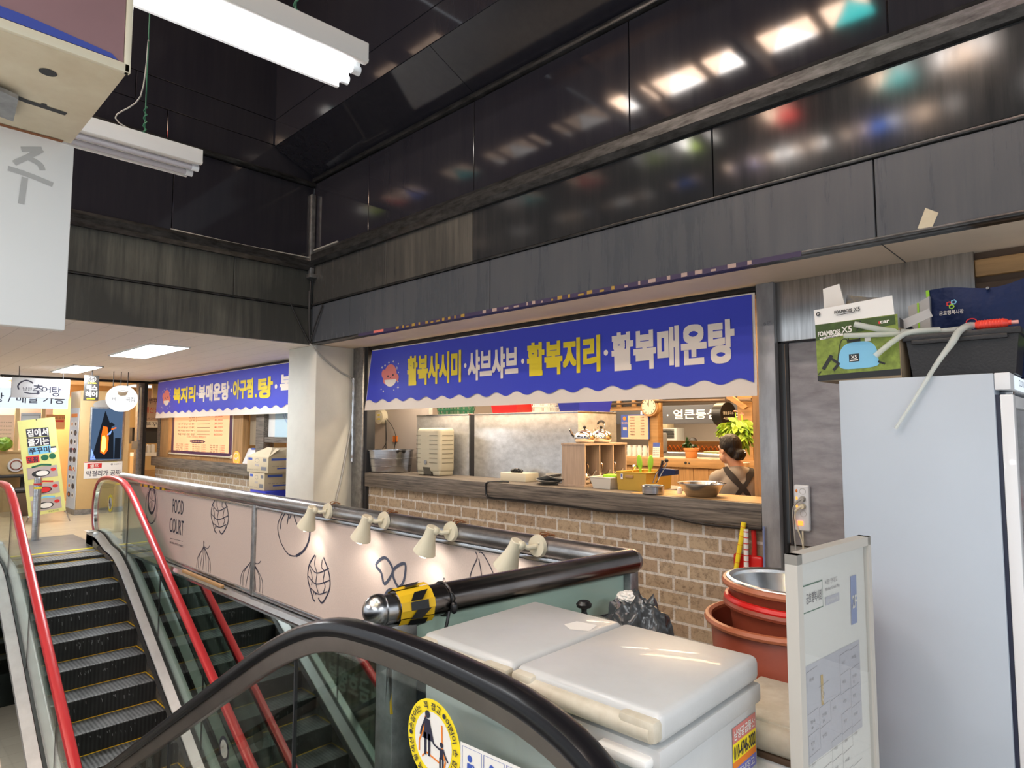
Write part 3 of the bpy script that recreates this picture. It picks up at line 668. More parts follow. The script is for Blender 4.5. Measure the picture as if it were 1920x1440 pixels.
sticker_ring(esc2, (-1.449, 1.1935, .727), (1, 0, 0), (0, 0, 1), .115, True)
p = Pl((-1.335, 1.194, .60), (1, 0, 0), (0, 0, 1)); m = MB(); m.mi = 0; m.poly([p(0, 0, .001), p(.34, .012, .001), p(.34, .180, .001), p(0, .166, .001)])
m.mi = 1
for k in range(4):
    a0 = .008 + k * .083; b0 = .006 + k * .003
    p.stroke(m, [(a0, b0), (a0 + .074, b0 + .003), (a0 + .074, b0 + .155), (a0, b0 + .152)], .002, .0018, True)
    p.disc(m, a0 + .030, b0 + .128, .009, None, .002, 14); m.poly([p(a0 + .020, b0 + .115, .002), p(a0 + .040, b0 + .115, .002), p(a0 + .044, b0 + .04, .002), p(a0 + .016, b0 + .04, .002)])
    if k == 1: p.disc(m, a0 + .055, b0 + .118, .009, None, .002, 14); m.poly([p(a0 + .046, b0 + .105, .002), p(a0 + .064, b0 + .105, .002), p(a0 + .068, b0 + .04, .002), p(a0 + .044, b0 + .04, .002)])
    if k == 0: p.stroke(m, [(a0 + .042, b0 + .115), (a0 + .056, b0 + .10), (a0 + .044, b0 + .085)], .005, .002); p.stroke(m, [(a0 + .06, b0 + .02), (a0 + .064, b0 + .06)], .008, .002)
    if k == 2: p.stroke(m, [(a0 + .005, b0 + .148), (a0 + .07, b0 + .01)], .005, .003)
obj('rule_sticker', m, ['paper', 'blue_ink'], esc2, 0)

# ================================================================== RAILING ROUND THE WELL
rail = thing('well_railing', 'steel pipe railing round the escalator well with a pink food court panel', 'railing', (-5.5, 2.69, 0))
RZ = .965
m = MB(); m.cyl((-9.95, 2.69, RZ), (-1.775, 2.69, RZ), .058, n=28, caps=True); m.ball((-1.775, 2.69, RZ), .058, n=28); obj('top_rail', m, 'pipe', rail)
m = MB(); m.cyl((-1.775, 2.69, RZ), (-1.925, 1.40, RZ), .058, n=28); obj('top_rail', m, mat('pipe_end', (.25, .225, .215), .24, 1., (3, .4)), rail)
m = MB(); m.ball((-1.945, 1.345, RZ), .056, n=28); m.cyl((-1.925, 1.41, RZ), (-1.935, 1.36, RZ), .052, n=28); obj('end_cap', m, 'steel', rail)
# black and yellow caution tape wound round the end
m = MB(); ax = Vector((-.150, -1.29, 0)).normalized(); side = Vector((0, 0, 1)).cross(ax).normalized(); n = 14
def ring_pt(t, k, r=.063): c = Vector((-1.925, 1.40, RZ)) - ax * t; a = 2 * pi * k / n; return c + side * r * cos(a) + Vector((0, 0, 1)) * r * sin(a)
for k in range(n):
    rr0 = .062 + (.004 if k % 3 == 0 else 0)
    q = lambda t, kk: ring_pt(t, kk, rr0 + (.006 if t > .1 else 0))
    m.mi = 0; m.poly([q(-.005, k), q(-.005, k + 1), q(.13, k + 1), q(.13, k)])
    m.mi = 1; m.poly([ring_pt(.03, k, .0715), ring_pt(.055 if k % 2 else .04, k + 1, .0715), ring_pt(.11, k + 1, .0765), ring_pt(.075 if k % 2 else .09, k, .0765)]) if k % 2 else m.poly([ring_pt(.03, k, .0712), ring_pt(.03, k + .9, .0712), ring_pt(.10, k + .9, .0762), ring_pt(.10, k, .0762)]) if k % 4 == 0 else None
obj('caution_tape', m, ['yellow_line', 'black'], rail, 0)
m = MB(); m.mi = 0; m.prism([(-1.985, 1.40, .915), (-1.90, 1.385, .915), (-1.885, 1.36, .62), (-1.965, 1.40, .62)], (0, .015, 0)); m.mi = 1; m.poly([(-1.93, 1.375, .915), (-1.89, 1.368, .915), (-1.882, 1.34, .70), (-1.90, 1.35, .64)])
obj('caution_tape', m, ['yellow_line', 'black'], rail, 0)
m = MB(); m.box((-1.985, 1.365, -.3), (-1.885, 1.475, .915), .006); obj('end_post', m, 'steel_dull', rail)
m = MB(); m.box((-1.835, 2.655, 0), (-1.755, 2.725, .93), .006); obj('corner_post', m, 'steel_dull', rail)
for x in (-5.845, -9.72):
    m = MB(); m.box((x - .03, 2.655, .10), (x + .03, 2.70, .915), .004); obj('post', m, 'steel_dull', rail)
m = MB(); m.box((-9.75, 2.66, .885), (-1.8, 2.71, .912), .004); m.box((-9.75, 2.66, .10), (-1.8, 2.71, .135), .004); obj('panel_frame', m, 'steel', rail)
m = MB(); m.prism([(-10.3, 2.735, .10), (-10.3, 2.62, .088), (-10.3, 2.60, .05), (-10.3, 2.66, .0), (-10.3, 2.735, .0)], (8.4, 0, 0)); m.box((-10.3, 2.665, -.02), (-1.9, 2.70, .03))
obj('kick_ledge', m, 'steel_bright', rail)
for a, c in ((-9.69, -5.875), (-5.815, -1.84)):
    m = MB(); m.box((a, 2.678, .135), (c, 2.695, .885)); obj('panel', m, 'pink_panel', rail, 0)
# printed drawings on the panel
p = Pl((0, 2.678, 0), (1, 0, 0), (0, 0, 1)); m = MB()
def flush(name, mt='ink'):
    global m
    obj(name, m, mt, rail, 0); m = MB()
def art(a0, b0, sx, sy, strokes, w, sl=0):
    for st in strokes: p.stroke(m, [(a0 + x * sx + sl * y * sx, b0 + y * sy) for x, y in st], w, .002, False, 4)
# lemon slice
p.ring(m, -8.70, .74, .13, .155, .035, .002); p.ring(m, -8.72, .66, .20, .20, .007, .002); p.ring(m, -8.70, .68, .225, .22, .005, .002)
for k in range(7): a = 2 * pi * k / 7; p.stroke(m, [(-8.70 + .02 * cos(a), .74 + .02 * sin(a)), (-8.70 + .10 * cos(a), .74 + .12 * sin(a))], .008)
flush('lemon_drawing')
# tall condensed lettering
for word, b0, h, a0, w in (('FOOD', .655, .16, -7.975, .335), ('COURT', .43, .165, -8.05, .44)): p.text(m, word, a0, b0, w, h, .002, .004); flush('panel_lettering')
p.stroke(m, [(-8.02, .36), (-7.62, .37)], .004); p.text(m, 'GEUMHO FOOD STREET', -8.03, .305, .42, .022); flush('panel_lettering')
# artichokes
def artichoke(a0, b0, sx, sy):
    art(a0, b0, sx, sy, [[(.3, 1), (.05, .75), (0, .45), (.15, .2), (.25, .05), (.35, 0)], [(.7, 1), (.95, .7), (1, .4), (.8, .12), (.65, .02), (.5, .1)]], .014)
    art(a0, b0, sx, sy, [[(.08, .75), (.4, .62), (.95, .8)], [(.02, .5), (.4, .38), (.98, .55)], [(.15, .25), (.5, .18), (.9, .3)], [(.35, 1), (.3, .8), (.42, .62), (.38, .4), (.5, .2)], [(.65, .95), (.62, .78), (.75, .7), (.7, .5), (.8, .4), (.7, .22)], [(.1, .68), (.2, .5), (.18, .32)], [(.25, .1), (.3, .2), (.4, .15)]], .009)
artichoke(-6.86, .56, .42, .36); flush('artichoke_drawing'); artichoke(-4.86, .24, .34, .36); flush('artichoke_drawing')
# onions
for a0, b0, sx, sy, fl in ((-7.20, .145, .36, .30, 0), (-6.12, .145, .46, .31, 1)):
    art(a0, b0, sx, sy, [[(.45, 1), (.46, .8), (.28, .6), (.05, .35), (0, 0)], [(.5, .98), (.5, .82), (.75, .62), (.98, .35), (1, 0)], [(.47, .8), (.36, .45), (.25, 0)], [(.49, .8), (.5, .4), (.47, 0)], [(.5, .8), (.65, .45), (.72, 0)], [(.48, .8), (.15, .4), (.12, 0)], [(.5, .8), (.85, .45), (.88, 0)], [(.48, .82), (.75, .78), (.9, .9)]], .0075); flush('onion_drawing')
# tomato
art(-5.40, .545, .56, .36, [[(.18, 1), (.0, .65), (.08, .3), (.3, .05), (.5, 0), (.75, .1), (.95, .4), (1, .7), (.93, .98)]], .010)
art(-5.40, .545, .56, .36, [[(.6, .02), (.82, .18), (.97, .45), (1, .8)]], .022)
art(-5.40, .545, .56, .36, [[(.25, .98), (.12, .78), (.08, .55)], [(.4, 1), (.34, .9), (.3, .7)], [(.5, 1), (.52, .9), (.62, .72)], [(.3, .93), (.5, .99), (.75, .93)], [(.42, .97), (.40, .9), (.37, .84)]], .013)
flush('tomato_drawing')
# garlic bulbs
art(-2.93, .50, .30, .37, [[(.2, 1), (.25, .9), (.05, .6), (0, .1)], [(.3, 1), (.45, .97), (.8, .6), (1, .05)], [(.3, .9), (.42, .5), (.45, .0)], [(.65, .5), (.7, .1)], [(.2, .4), (.22, .0)]], .007)
art(-3.20, .50, .10, .16, [[(0, 0), (.3, .9), (.5, 1), (1, .1)]], .006)
flush('garlic_drawing')
# market emblem: two leaves over a ring
def loop(pts, w): p.stroke(m, pts, w, .002, True, 5)
loop([(-3.905, .645), (-3.80, .71), (-3.71, .655), (-3.72, .60), (-3.80, .53), (-3.84, .60)], .022)
loop([(-3.565, .70), (-3.68, .655), (-3.70, .60), (-3.635, .535), (-3.575, .59)], .022)
p.stroke(m, [(-3.70 + .10 * cos(a), .40 + .105 * sin(a)) for a in [pi * k / 12 for k in range(-2, 15)]], .026)
p.stroke(m, [(-3.70 + .05 * cos(a), .40 + .055 * sin(a)) for a in [pi * k / 12 for k in range(6, 15)]], .02)
flush('emblem_drawing', 'ink_slate')
# glass side panel behind the freezer
m = MB(); m.prism([(-1.93, 1.47, .74), (-1.805, 2.65, .74), (-1.805, 2.65, .915), (-1.93, 1.47, .915)], (.012, 0, 0)); obj('side_glass', m, 'mint', rail, 0)
m = MB(); m.prism([(-1.93, 1.47, -.02), (-1.805, 2.65, -.02), (-1.805, 2.65, .74), (-1.93, 1.47, .74)], (.014, 0, 0)); obj('side_kick_plate', m, 'navy', rail, 0)
m = MB(); p2 = Pl((-9.05, 2.655, .908), (1, 0, 0), (0, 0, 1)); m.mi = 0; m.box((-9.05, 2.648, .895), (-8.20, 2.66, .925))
m.mi = 1
for k in range(4): m.box((-9.0 + k * .22, 2.6465, .895), (-8.93 + k * .22, 2.6475, .925))
obj('caution_strip', m, ['yellow_line', 'ink'], rail, 0)
one('wooden_batten', MB().box((-7.36, 2.585, .086), (-6.33, 2.615, .118), .004), 'wood', 'orange wooden batten lying on the ledge under the food court panel', 'batten')
# string tied round the near rail
m = MB(); c = Vector((-1.90, 1.60, .965)); m.tube([c + Vector((.062 * cos(a), 0, .062 * sin(a))) for a in [2 * pi * k / 16 for k in range(16)]], .004, 6, True)
m.tube(smoothpath([c + Vector((.062, 0, -.01)), c + Vector((.085, -.01, .02)), c + Vector((.09, -.03, .045))], 4), .003, 5); m.ball(c + Vector((.07, 0, -.02)), .014, (1, 1, 1.6))
m.tube(smoothpath([c + Vector((.066, -.02, -.03)), c + Vector((.07, -.04, -.09)), c + Vector((.06, -.05, -.16))], 4), .006, 6)
one('cable_tie', m, 'black', 'black cord knotted round the near steel rail above the freezer', 'cord')

# spotlights clamped on the far rail
def spotlight(x, label, lean):
    t = thing('spotlight', label, 'spotlight', (x, 2.63, RZ), 'cream spotlights on the rail')
    m = MB(); m.cyl((x, 2.632, RZ + .012), (x, 2.612, RZ + .012), .062, .055, 24); m.ball((x + .02, 2.61, RZ + .03), .006); obj('mount_plate', m, 'ivory', t)
    m = MB(); m.tube([(x, 2.612, RZ + .012), (x - .02, 2.57, RZ + .008), (x - .045, 2.545, RZ + .02)], .014, 10); m.ball((x - .045, 2.545, RZ + .02), .026); obj('arm', m, 'ivory', t)
    # shade
    d = Vector((-.42 + lean, -.06, -.9)).normalized(); top = Vector((x - .062, 2.535, RZ + .045)); q = d.to_track_quat('Z', 'Y').to_matrix().to_4x4(); mt = Matrix.Translation(top) @ q
    m = MB(); m.lathe([(0, 0), (.032, 0), (.036, .004), (.037, .05), (.043, .085), (.060, .135), (.072, .175), (.069, .175), (.055, .135), (.036, .09), (0, .085)], mtx=mt, n=28); shd = obj('shade', m, 'ivory', t)
    m = MB(); m.ball(top + d * .158, .050, (1, 1, 1)); obj('bulb', m, 'bulb', shd)
    m = MB(); m.tube(smoothpath([(x + .02, 2.63, RZ + .055), (x + .05, 2.66, RZ + .075), (x - .03, 2.69, RZ + .062), (x + .06, 2.70, RZ + .066), (x - .01, 2.67, RZ + .080), (x + .01, 2.632, RZ + .05)], 5), .0035, 5); obj('wire', m, 'rust', t)
    l = bpy.data.lights.new('spot', 'SPOT'); l.energy = 8; l.color = (1, .93, .82); l.spot_size = radians(112); l.spot_blend = .8; l.shadow_soft_size = .03
    o = bpy.data.objects.new('spot_lamp', l); COL.objects.link(o); o.parent = t; o.location = top + d * .20 - t.location
    o.rotation_euler = (d + Vector((0, .30, 0))).to_track_quat('-Z', 'Y').to_euler()
spotlight(-4.49, 'cream spotlight on the rail nearest the pillar, leftmost of the four', .0)
spotlight(-3.745, 'second cream spotlight along the rail from the pillar', .05)
spotlight(-3.04, 'third cream spotlight along the rail from the pillar', .05)
spotlight(-2.325, 'cream spotlight nearest the rail corner, rightmost of the four', -.05)

# ================================================================== FREEZERS AND THINGS AROUND THEM
fz = thing('chest_freezer', 'large grey white chest freezer with two lids behind the near escalator', 'freezer', (-1.28, 1.69, 0))
fx0, fx1, fy0, fy1, fzt = -1.765, -.845, 1.375, 1.975, .915
m = MB(); m.box((fx0 + .01, fy0 + .03, .06), (fx1 - .012, fy1, .79), .012); obj('body', m, 'freezer', fz)
m = MB(); m.box((fx0, fy0 + .02, .775), (fx1, fy1 + .008, .832), .010); obj('rim', m, 'freezer', fz)
xm = -1.335
for a, c in ((fx0, xm - .004), (xm + .004, fx1)):
    m = MB(); m.box((a, fy0 + .025, .838), (c, fy1, fzt), .022, 3); lid = obj('lid', m, 'freezer', fz)
    m = MB(); m.cyl((a + .02, fy0 + .022, .868), (c - .02, fy0 + .022, .868), .026, n=18); m.box((a + .004, fy0 + .002, .848), (a + .085, fy0 + .05, .905), .012); m.box((c - .11, fy0 + .0, .846), (c - .004, fy0 + .05, .902), .012)
    obj('hinge_cover', m, 'freezer_old', lid)
for x in (fx1 - .17, xm - .17): m = MB(); m.box((x, fy0 - .015, .785), (x + .15, fy0 + .035, .812), .008); obj('handle', m, 'white', fz)
m = MB(); m.box((-1.16, fy0 - .01, .80), (-1.06, fy0 + .03, .815), .003)
for k in range(4): m.box((-1.155 + k * .024, fy0 - .008, .81), (-1.143 + k * .024, fy0 + .01, .83), .002)
obj('lock_bracket', m, 'ivory', fz)
for x in (-1.03, -.885): m = MB(); m.cyl((x, fy0 + .03, .745 if x > -.9 else .765), (x, fy0 + .018, .745 if x > -.9 else .765), .008, n=12); obj('screw', m, 'steel', fz)
for x in (fx0 + .07, fx1 - .07):
    for y in (fy0 + .08, fy1 - .06): m = MB(); m.cyl((x, y, 0), (x, y, .062), .024, n=12); obj('foot', m, 'black', fz)
p = Pl((fx1 - .011, 1.80, .60), (0, 1, 0), (0, 0, 1)); m = MB()
for i, (c0, c1) in enumerate(((.105, .15), (.055, .105), (.035, .055), (0, .035))): m.mi = i; p.rect(m, 0, c0, .155, c1, .0012)
m.mi = 4; p.text(m, '남양공급물산', .008, .113, .14, .028, .002, .02); m.mi = 5; p.text(m, '010-4746-3000', .006, .06, .145, .038, .002, .02); m.mi = 4; p.text(m, '냉동냉장고', .01, .006, .13, .024, .002, .01)
obj('phone_sticker', m, [mat('stk_pink', (.62, .20, .18), .5), 'yellow', 'orange', mat('stk_blue', (.16, .17, .50), .5), 'paper', 'ink'], fz, 0)
p = Pl((-1.47, 1.80, fzt), (1, 0, 0), (0, 1, 0)); m = MB(); m.poly([p(0, 0, .0008), p(.05, -.03, .0008), p(.11, .0, .0008), p(.09, .075, .0008), p(.01, .06, .0008)]); obj('label_remnant', m, 'paper', fz, 0)

f2 = thing('small_freezer', 'small stained white freezer with rounded lid between chest freezer and sign board', 'freezer', (-.91, 2.28, 0))
m = MB(); m.box((-1.06, 2.09, .0), (-.752, 2.47, .56), .03, 3); obj('body', m, 'white', f2)
m = MB(); m.box((-1.07, 2.07, .575), (-.745, 2.48, .665), .035, 3); m.box((-1.05, 2.10, .655), (-.765, 2.46, .672), .006); obj('lid', m, 'freezer_old', f2)
m = MB(); m.box((-1.06, 2.085, .555), (-.75, 2.475, .576), .004); obj('gasket', m, 'brownt', f2)
m = MB(); m.cyl((-.86, 2.092, .52), (-.86, 2.082, .52), .008, n=12); obj('lock', m, 'steel', f2)

# pot with a black knob and a black bag in the gap behind the freezer
pt = thing('stock_pot', 'steel pot showing only its lid with black knob behind the chest freezer', 'pot', (-1.665, 2.17, .03))
m = MB(); m.lathe([(0, .28), (.13, .28), (.14, .29), (.14, .74), (.146, .745), (.146, .752), (.135, .752), (.135, .3), (0, .3)], (-1.665, 2.17, .03)); obj('body', m, 'steel', pt)
m = MB(); m.lathe([(.147, .753), (.12, .775), (.06, .792), (0, .796)], (-1.665, 2.17, .03)); plid = obj('lid', m, 'steel_warm', pt)
m = MB(); m.lathe([(0, .79), (.024, .79), (.016, .805), (.011, .82), (.013, .832), (.03, .838), (.033, .85), (.022, .862), (0, .865)], (-1.665, 2.17, .03)); obj('knob', m, 'black', plid)
m = MB(); m.box((-1.80, 2.03, 0), (-1.30, 2.57, .305), .02); one('black_crate', m, 'crate_black', 'dark crate on the floor behind the chest freezer, under the pot', 'crate')
def rough_blob(c, r, sc, seed, amp, f=9, n=4):
    bm = bmesh.new(); bmesh.ops.create_icosphere(bm, subdivisions=n, radius=1); rn = random.Random(seed); from mathutils import noise
    off = Vector((rn.random() * 9, rn.random() * 9, rn.random() * 9))
    for v in bm.verts:
        d = v.co.normalized(); k = 1 + amp * noise.ridged_multi_fractal(d * f * .3 + off, 1, 2, 4, 1, 2) - amp
        v.co = Vector((d.x * sc[0], d.y * sc[1], d.z * sc[2])) * r * k + Vector(c)
    mb = MB(); mb.bm.free(); mb.bm = bm; return mb
bg = thing('rubbish_bag', 'crumpled black plastic bag with paper inside, behind the freezer by the brick wall', 'bag', (-1.585, 2.43, .31))
obj('bag', rough_blob((-1.575, 2.43, .62), .165, (1.0, .8, 1.55), 3, .22, 6, 5), 'bag_black', bg, 50)
obj('paper', rough_blob((-1.62, 2.44, .865), .05, (1.1, .9, .5), 8, .3), 'paper', bg, 50)

# stacked tubs
TC = Vector((-1.20, 3.06, 0))
def tub(name, label, r, rb, z0, z1, m_, rim, tilt=0, dx=0, dy=0, cat='tub', inner=None):
    t = thing(name, label, cat, (TC.x + dx, TC.y + dy, z0), 'stacked round tubs')
    m = MB(); c = (TC.x + dx, TC.y + dy, z0); h = z1 - z0
    m.lathe([(0, 0), (rb, 0), (rb + .01, .01), (r - .03, h - .03), (r - .036, h - .02), (rb - .01, .025), (0, .02)], c, 56); obj('bowl', m, m_, t)
    m = MB(); m.lathe([(r - .036, h - .022), (r - .028, h - .034), (r - .004, h - .026), (r, h - .014), (r - .006, h), (r - .02, h + .003), (r - .034, h - .006), (r - .036, h - .022)], c, 56); obj('rim', m, rim, t)
    t.rotation_euler = (tilt, radians(2) if tilt else 0, 0); return t
tub('brown_tub', 'biggest reddish brown tub at the bottom of the stack by the brick wall', .345, .26, .0, .735, 'terracotta', 'tub_rim')
tub('brown_tub', 'second reddish brown tub nested in the biggest one, under the red bowl', .305, .21, .46, .80, 'terracotta', 'terracotta', radians(-2), .03, .01)
tub('red_bowl', 'bright red plastic bowl squeezed between two brown tubs', .297, .20, .56, .822, 'red_plastic', 'red_plastic', radians(-2), .03, .01)
tub('brown_tub', 'topmost brown tub of the stack, holding the steel basin', .297, .21, .66, .895, 'terracotta', 'tub_rim', radians(-1), .02, .02)
tub('steel_basin', 'wide steel basin on top of the brown tubs', .280, .19, .74, .903, 'steel_bright', 'steel_bright', radians(-1), .02, .02, 'basin')

# tools hanging under the counter end
dp = thing('dustpan', 'red plastic dustpan hanging on the brick wall under the counter end', 'dustpan', (-1.99, 4.53, .5))
m = MB(); m.box((-2.10, 4.50, .50), (-1.885, 4.53, .715), .02, 3); m.box((-2.11, 4.44, .48), (-1.875, 4.53, .51), .01); obj('pan', m, 'red_plastic', dp)
m = MB(); m.tube(smoothpath([(-1.955, 4.525, .70), (-1.95, 4.52, .80), (-1.955, 4.52, .92)], 4), [.022, .020, .019, .018, .018, .018, .018, .018, .018], 10); m.tube([(-1.955, 4.52, .91), (-1.975, 4.525, 1.0), (-1.965, 4.52, 1.0), (-1.95, 4.52, .92)], .006, 6); obj('handle', m, 'red_plastic', dp)
def stripestick(name, label, a, c, m1, m2, k, w):
    t = thing(name, label, 'stick', c); a, c = Vector(a), Vector(c); d = a - c
    m = MB(); m.cyl(c, a, .017, n=14); obj('stick', m, m1, t)
    m = MB()
    for i in range(k): s_ = c + d * ((i + .5) / k); m.cyl(s_, s_ + d.normalized() * w, .018, n=14)
    obj('binding', m, m2, t)
stripestick('yellow_stick', 'yellow speckled roll hanging in front of the red dustpan', (-2.0, 4.47, .945), (-2.085, 4.465, .50), 'yellow', 'orange', 7, .004)
stripestick('striped_stick', 'white stick with red and blue bands hanging before the red dustpan', (-1.985, 4.47, .90), (-1.99, 4.465, .53), 'white', 'red', 9, .006)
one('blue_pole', MB().cyl((-1.868, 4.47, 0), (-1.862, 4.48, .93), .008, n=10), mat('pole_blue', (.20, .25, .45), .4), 'thin blue pole leaning between brick wall and steel column', 'pole')

# directory board
sb = thing('directory_board', 'white framed market directory board standing in front of the tall fridge', 'sign board', (-.675, 2.12, 0))
A = Vector((-.708, 1.868, 0)); Bv = Vector((-.655, 2.378, 0)); U = (Bv - A).normalized(); Nn = U.cross(Vector((0, 0, 1))); Wd = (Bv - A).length
if Nn.x < 0: Nn = -Nn
def fr(m, a0, z0, a1, z1, d0, d1, bev=.002):
    q = [A + U * a0 + Nn * d0 + Vector((0, 0, z0)), A + U * a1 + Nn * d0 + Vector((0, 0, z0)), A + U * a1 + Nn * d0 + Vector((0, 0, z1)), A + U * a0 + Nn * d0 + Vector((0, 0, z1))]
    m.prism(q, Nn * (d1 - d0))
m = MB(); fr(m, 0, .25, .03, 1.25, -.012, .024); fr(m, Wd - .022, .25, Wd, 1.25, -.012, .024); fr(m, .0, 1.222, Wd, 1.25, -.012, .024); fr(m, 0, .25, Wd, .28, -.012, .024); obj('frame', m, 'frame_grey', sb, 0)
m = MB(); fr(m, .028, .27, Wd - .02, 1.225, -.010, .008); obj('board', m, 'paper', sb, 0)
m = MB()
for a in (.04, Wd - .06): m.tube([A + U * a + Nn * .12 + Vector((0, 0, .012)), A + U * a + Vector((0, 0, .27)), A + U * a - Nn * .02 + Vector((0, 0, .012))], .012, 8)
obj('stand', m, 'frame_grey', sb)
p = Pl(A + Nn * .008, U, (0, 0, 1)); 
if p.n.dot(Nn) < 0: p.n = Nn
m = MB(); m.mi = 0; p.rect(m, .045, 1.075, .185, 1.155, .001); m.mi = 1; p.rect(m, .049, 1.079, .181, 1.151, .0018); m.mi = 2; p.text(m, '금호행복시장', .075, 1.10, .10, .03, .003, .008)
m.mi = 2; p.text(m, '시장 안내도', .20, 1.135, .085, .016, .002); p.text(m, 'Market Guide Map', .20, 1.115, .10, .012, .002); m.mi = 3; p.rect(m, .20, 1.075, .295, 1.10, .0015); m.mi = 1; p.text(m, '금호행복시장', .21, 1.082, .075, .010, .0025)
m.mi = 4; m.poly([p(.375, .985, .0015), p(.42, .985, .0015), p(.425, 1.135, .0015), p(.38, 1.135, .0015)]); m.mi = 1; p.text(m, '2F', .385, 1.035, .032, .04, .003, .02)
m.mi = 3; p.rect(m, .055, .66, .43, .93, .0012); m.mi = 1; p.rect(m, .06, .38, .43, .655, .0012)
rn = random.Random(3); m.mi = 2
for r in range(9):
    for c in range(5):
        a0 = .07 + c * .072; b0 = .90 - r * .058
        if rn.random() < .16: continue
        p.stroke(m, [(a0 - .006, b0 + .012), (a0 + .06, b0 + .017)], .0012, .0022)
        if rn.random() < .6: p.stroke(m, [(a0 - .006, b0 + .012), (a0 - .006, b0 - .045)], .001, .0022)
        p.text(m, rn.choice(['분식', '반찬', '정육', '수산', '떡집', '의류', '건어물', '과일']), a0 + .008, b0 - .018, rn.choice([.022, .030]), .010, .0024)
        if rn.random() < .5: p.text(m, str(rn.randint(1, 60)), a0 + .012, b0 - .034, .012, .008, .0024)
m.mi = 5; p.rect(m, .15, .80, .165, .885, .0024); m.mi = 1; p.text(m, '에스컬', .153, .805, .010, .05, .003)
obj('printed_map', m, ['green_pl', 'paper', 'ink_grey', mat('map_grey', (.50, .50, .56), .5), mat('map_blue', (.22, .30, .55), .5), 'crate_yellow'], sb, 0)
m = MB(); fr(m, .028, .27, Wd - .02, 1.225, .016, .018); obj('cover_sheet', m, 'acryl', sb, 0)

# ================================================================== TALL FRIDGE AND THINGS ON IT
fr_ = thing('display_fridge', 'tall white display fridge with plain side and glass door at right edge', 'fridge', (-.72, 3.98, 0))
m = MB(); m.box((-1.040, 3.47, .0), (-.409, 4.44, 1.85), .006); obj('cabinet', m, 'fridge', fr_)
m = MB(); m.box((-.408, 3.47, 1.775), (-.352, 4.44, 1.85), .004); obj('header', m, 'white_gloss', fr_)
m = MB(); m.box((-.351, 3.60, 1.782), (-.346, 4.40, 1.842)); m.mi = 1; Pl((-.346, 3.70, 1.80), (0, 1, 0), (0, 0, 1)).text(m, 'COOL', 0, 0, .22, .03); obj('light_panel', m, ['ls_white', 'ink'], fr_, 0)
m = MB(); m.box((-.409, 3.485, .06), (-.394, 4.43, 1.755)); obj('gasket', m, mat('gasket', (.015, .02, .045), .4), fr_, 0)
m = MB()
for a, c in (((-.393, 3.48, .06), (-.346, 3.56, 1.755)), ((-.395, 4.38, .10), (-.350, 4.44, 1.755)), ((-.393, 3.50, 1.70), (-.350, 4.44, 1.755)), ((-.393, 3.50, .06), (-.350, 4.44, .18))): m.box(a, c, .005)
door_ = obj('door', m, 'white_gloss', fr_)
m = MB(); m.box((-.376, 3.56, .18), (-.368, 4.38, 1.70)); obj('door_glass', m, 'glass_clear', door_, 0)
m = MB(); m.box((-.41, 3.62, 1.760), (-.36, 3.70, 1.775), .003); obj('hinge', m, 'steel', door_)
for z in (.5, .85, 1.2, 1.5): m = MB(); m.box((-.394, 3.61, z), (-.380, 4.37, z + .012)); obj('shelf', m, 'chrome', fr_, 0)
rn = random.Random(2)
for z in (1.212, 1.512):
    for k in range(4):
        y = 3.64 + k * .10; m = MB(); m.box((-.393, y, z), (-.381, y + .07, z + rn.uniform(.10, .17)), .004)
        one('drink_carton', m, rn.choice(['paper', 'red', 'blue_pl', 'ivory', 'green_pl']), '%s drink carton from the front edge on the %s fridge shelf' % (('first', 'second', 'third', 'fourth')[k], 'top' if z > 1.4 else 'second'), 'carton', 'cartons in the display fridge')

bx = thing('sprayer_box', 'open carton printed with a blue garden sprayer on green grass, on the fridge', 'box', (-.96, 3.66, 1.852))
m = MB()
T = [(-1.163, 3.555), (-.775, 3.555), (-.745, 3.80), (-1.15, 3.80)]
m.mi = 0; m.prism([(x, y, 1.856) for x, y in T], (0, 0, .245)); obj('carton', m, ['carton_dark'], bx, 0)
p = Pl((-1.166, 3.552, 1.858), Vector((1, 0, .03)).normalized(), Vector((-.012, 0, 1)).normalized())
m = MB(); W_, H_ = .385, .39
m.mi = 0; m.prism([p(0, .30, 0), p(W_ - .012, .285, 0), p(W_ - .018, H_ + .005, 0), p(-.004, H_ - .01, 0)], (0, .006, 0)); obj('flap', m, 'white', bx, 0)
m = MB()
m.mi = 0; p.rect(m, .0, .03, W_, .30, .0); m.mi = 1; m.poly([p(0, .215, .001), p(W_ - .01, .25, .001), p(W_ - .012, .295, .001), p(0, .30, .001)])
m.mi = 2; p.rect(m, 0, 0, W_, .03, .001); obj('printed_front', m, ['grass', 'grass_dark', 'black'], bx, 0)
m = MB(); m.mi = 0
body = smoothpath([(.115, .06, 0), (.112, .13, 0), (.14, .175, 0), (.19, .185, 0), (.25, .18, 0), (.282, .15, 0), (.292, .09, 0), (.285, .055, 0), (.20, .048, 0)], 4, True)
m.poly([p(v.x, v.y, .002) for v in body])
m.mi = 1; p.rect(m, .158, .186, .215, .200, .0022); p.stroke(m, [(.160, .198), (.155, .222), (.212, .226), (.212, .20)], .006, .0022)
p.stroke(m, [(.03, .06), (.075, .13)], .018, .0025); p.stroke(m, [(.07, .115), (.11, .08)], .012, .0025); p.stroke(m, [(.02, .05), (.005, .035)], .005, .0025); p.stroke(m, [(.08, .05), (.11, .085)], .014, .0025)
p.stroke(m, [(.10, .07), (.11, .14), (.125, .20), (.15, .205), (.155, .185)], .004, .0024, False, 4); p.stroke(m, [(.20, .24), (.22, .29)], .005, .0024); p.stroke(m, [(.29, .075), (.32, .06)], .009, .0024)
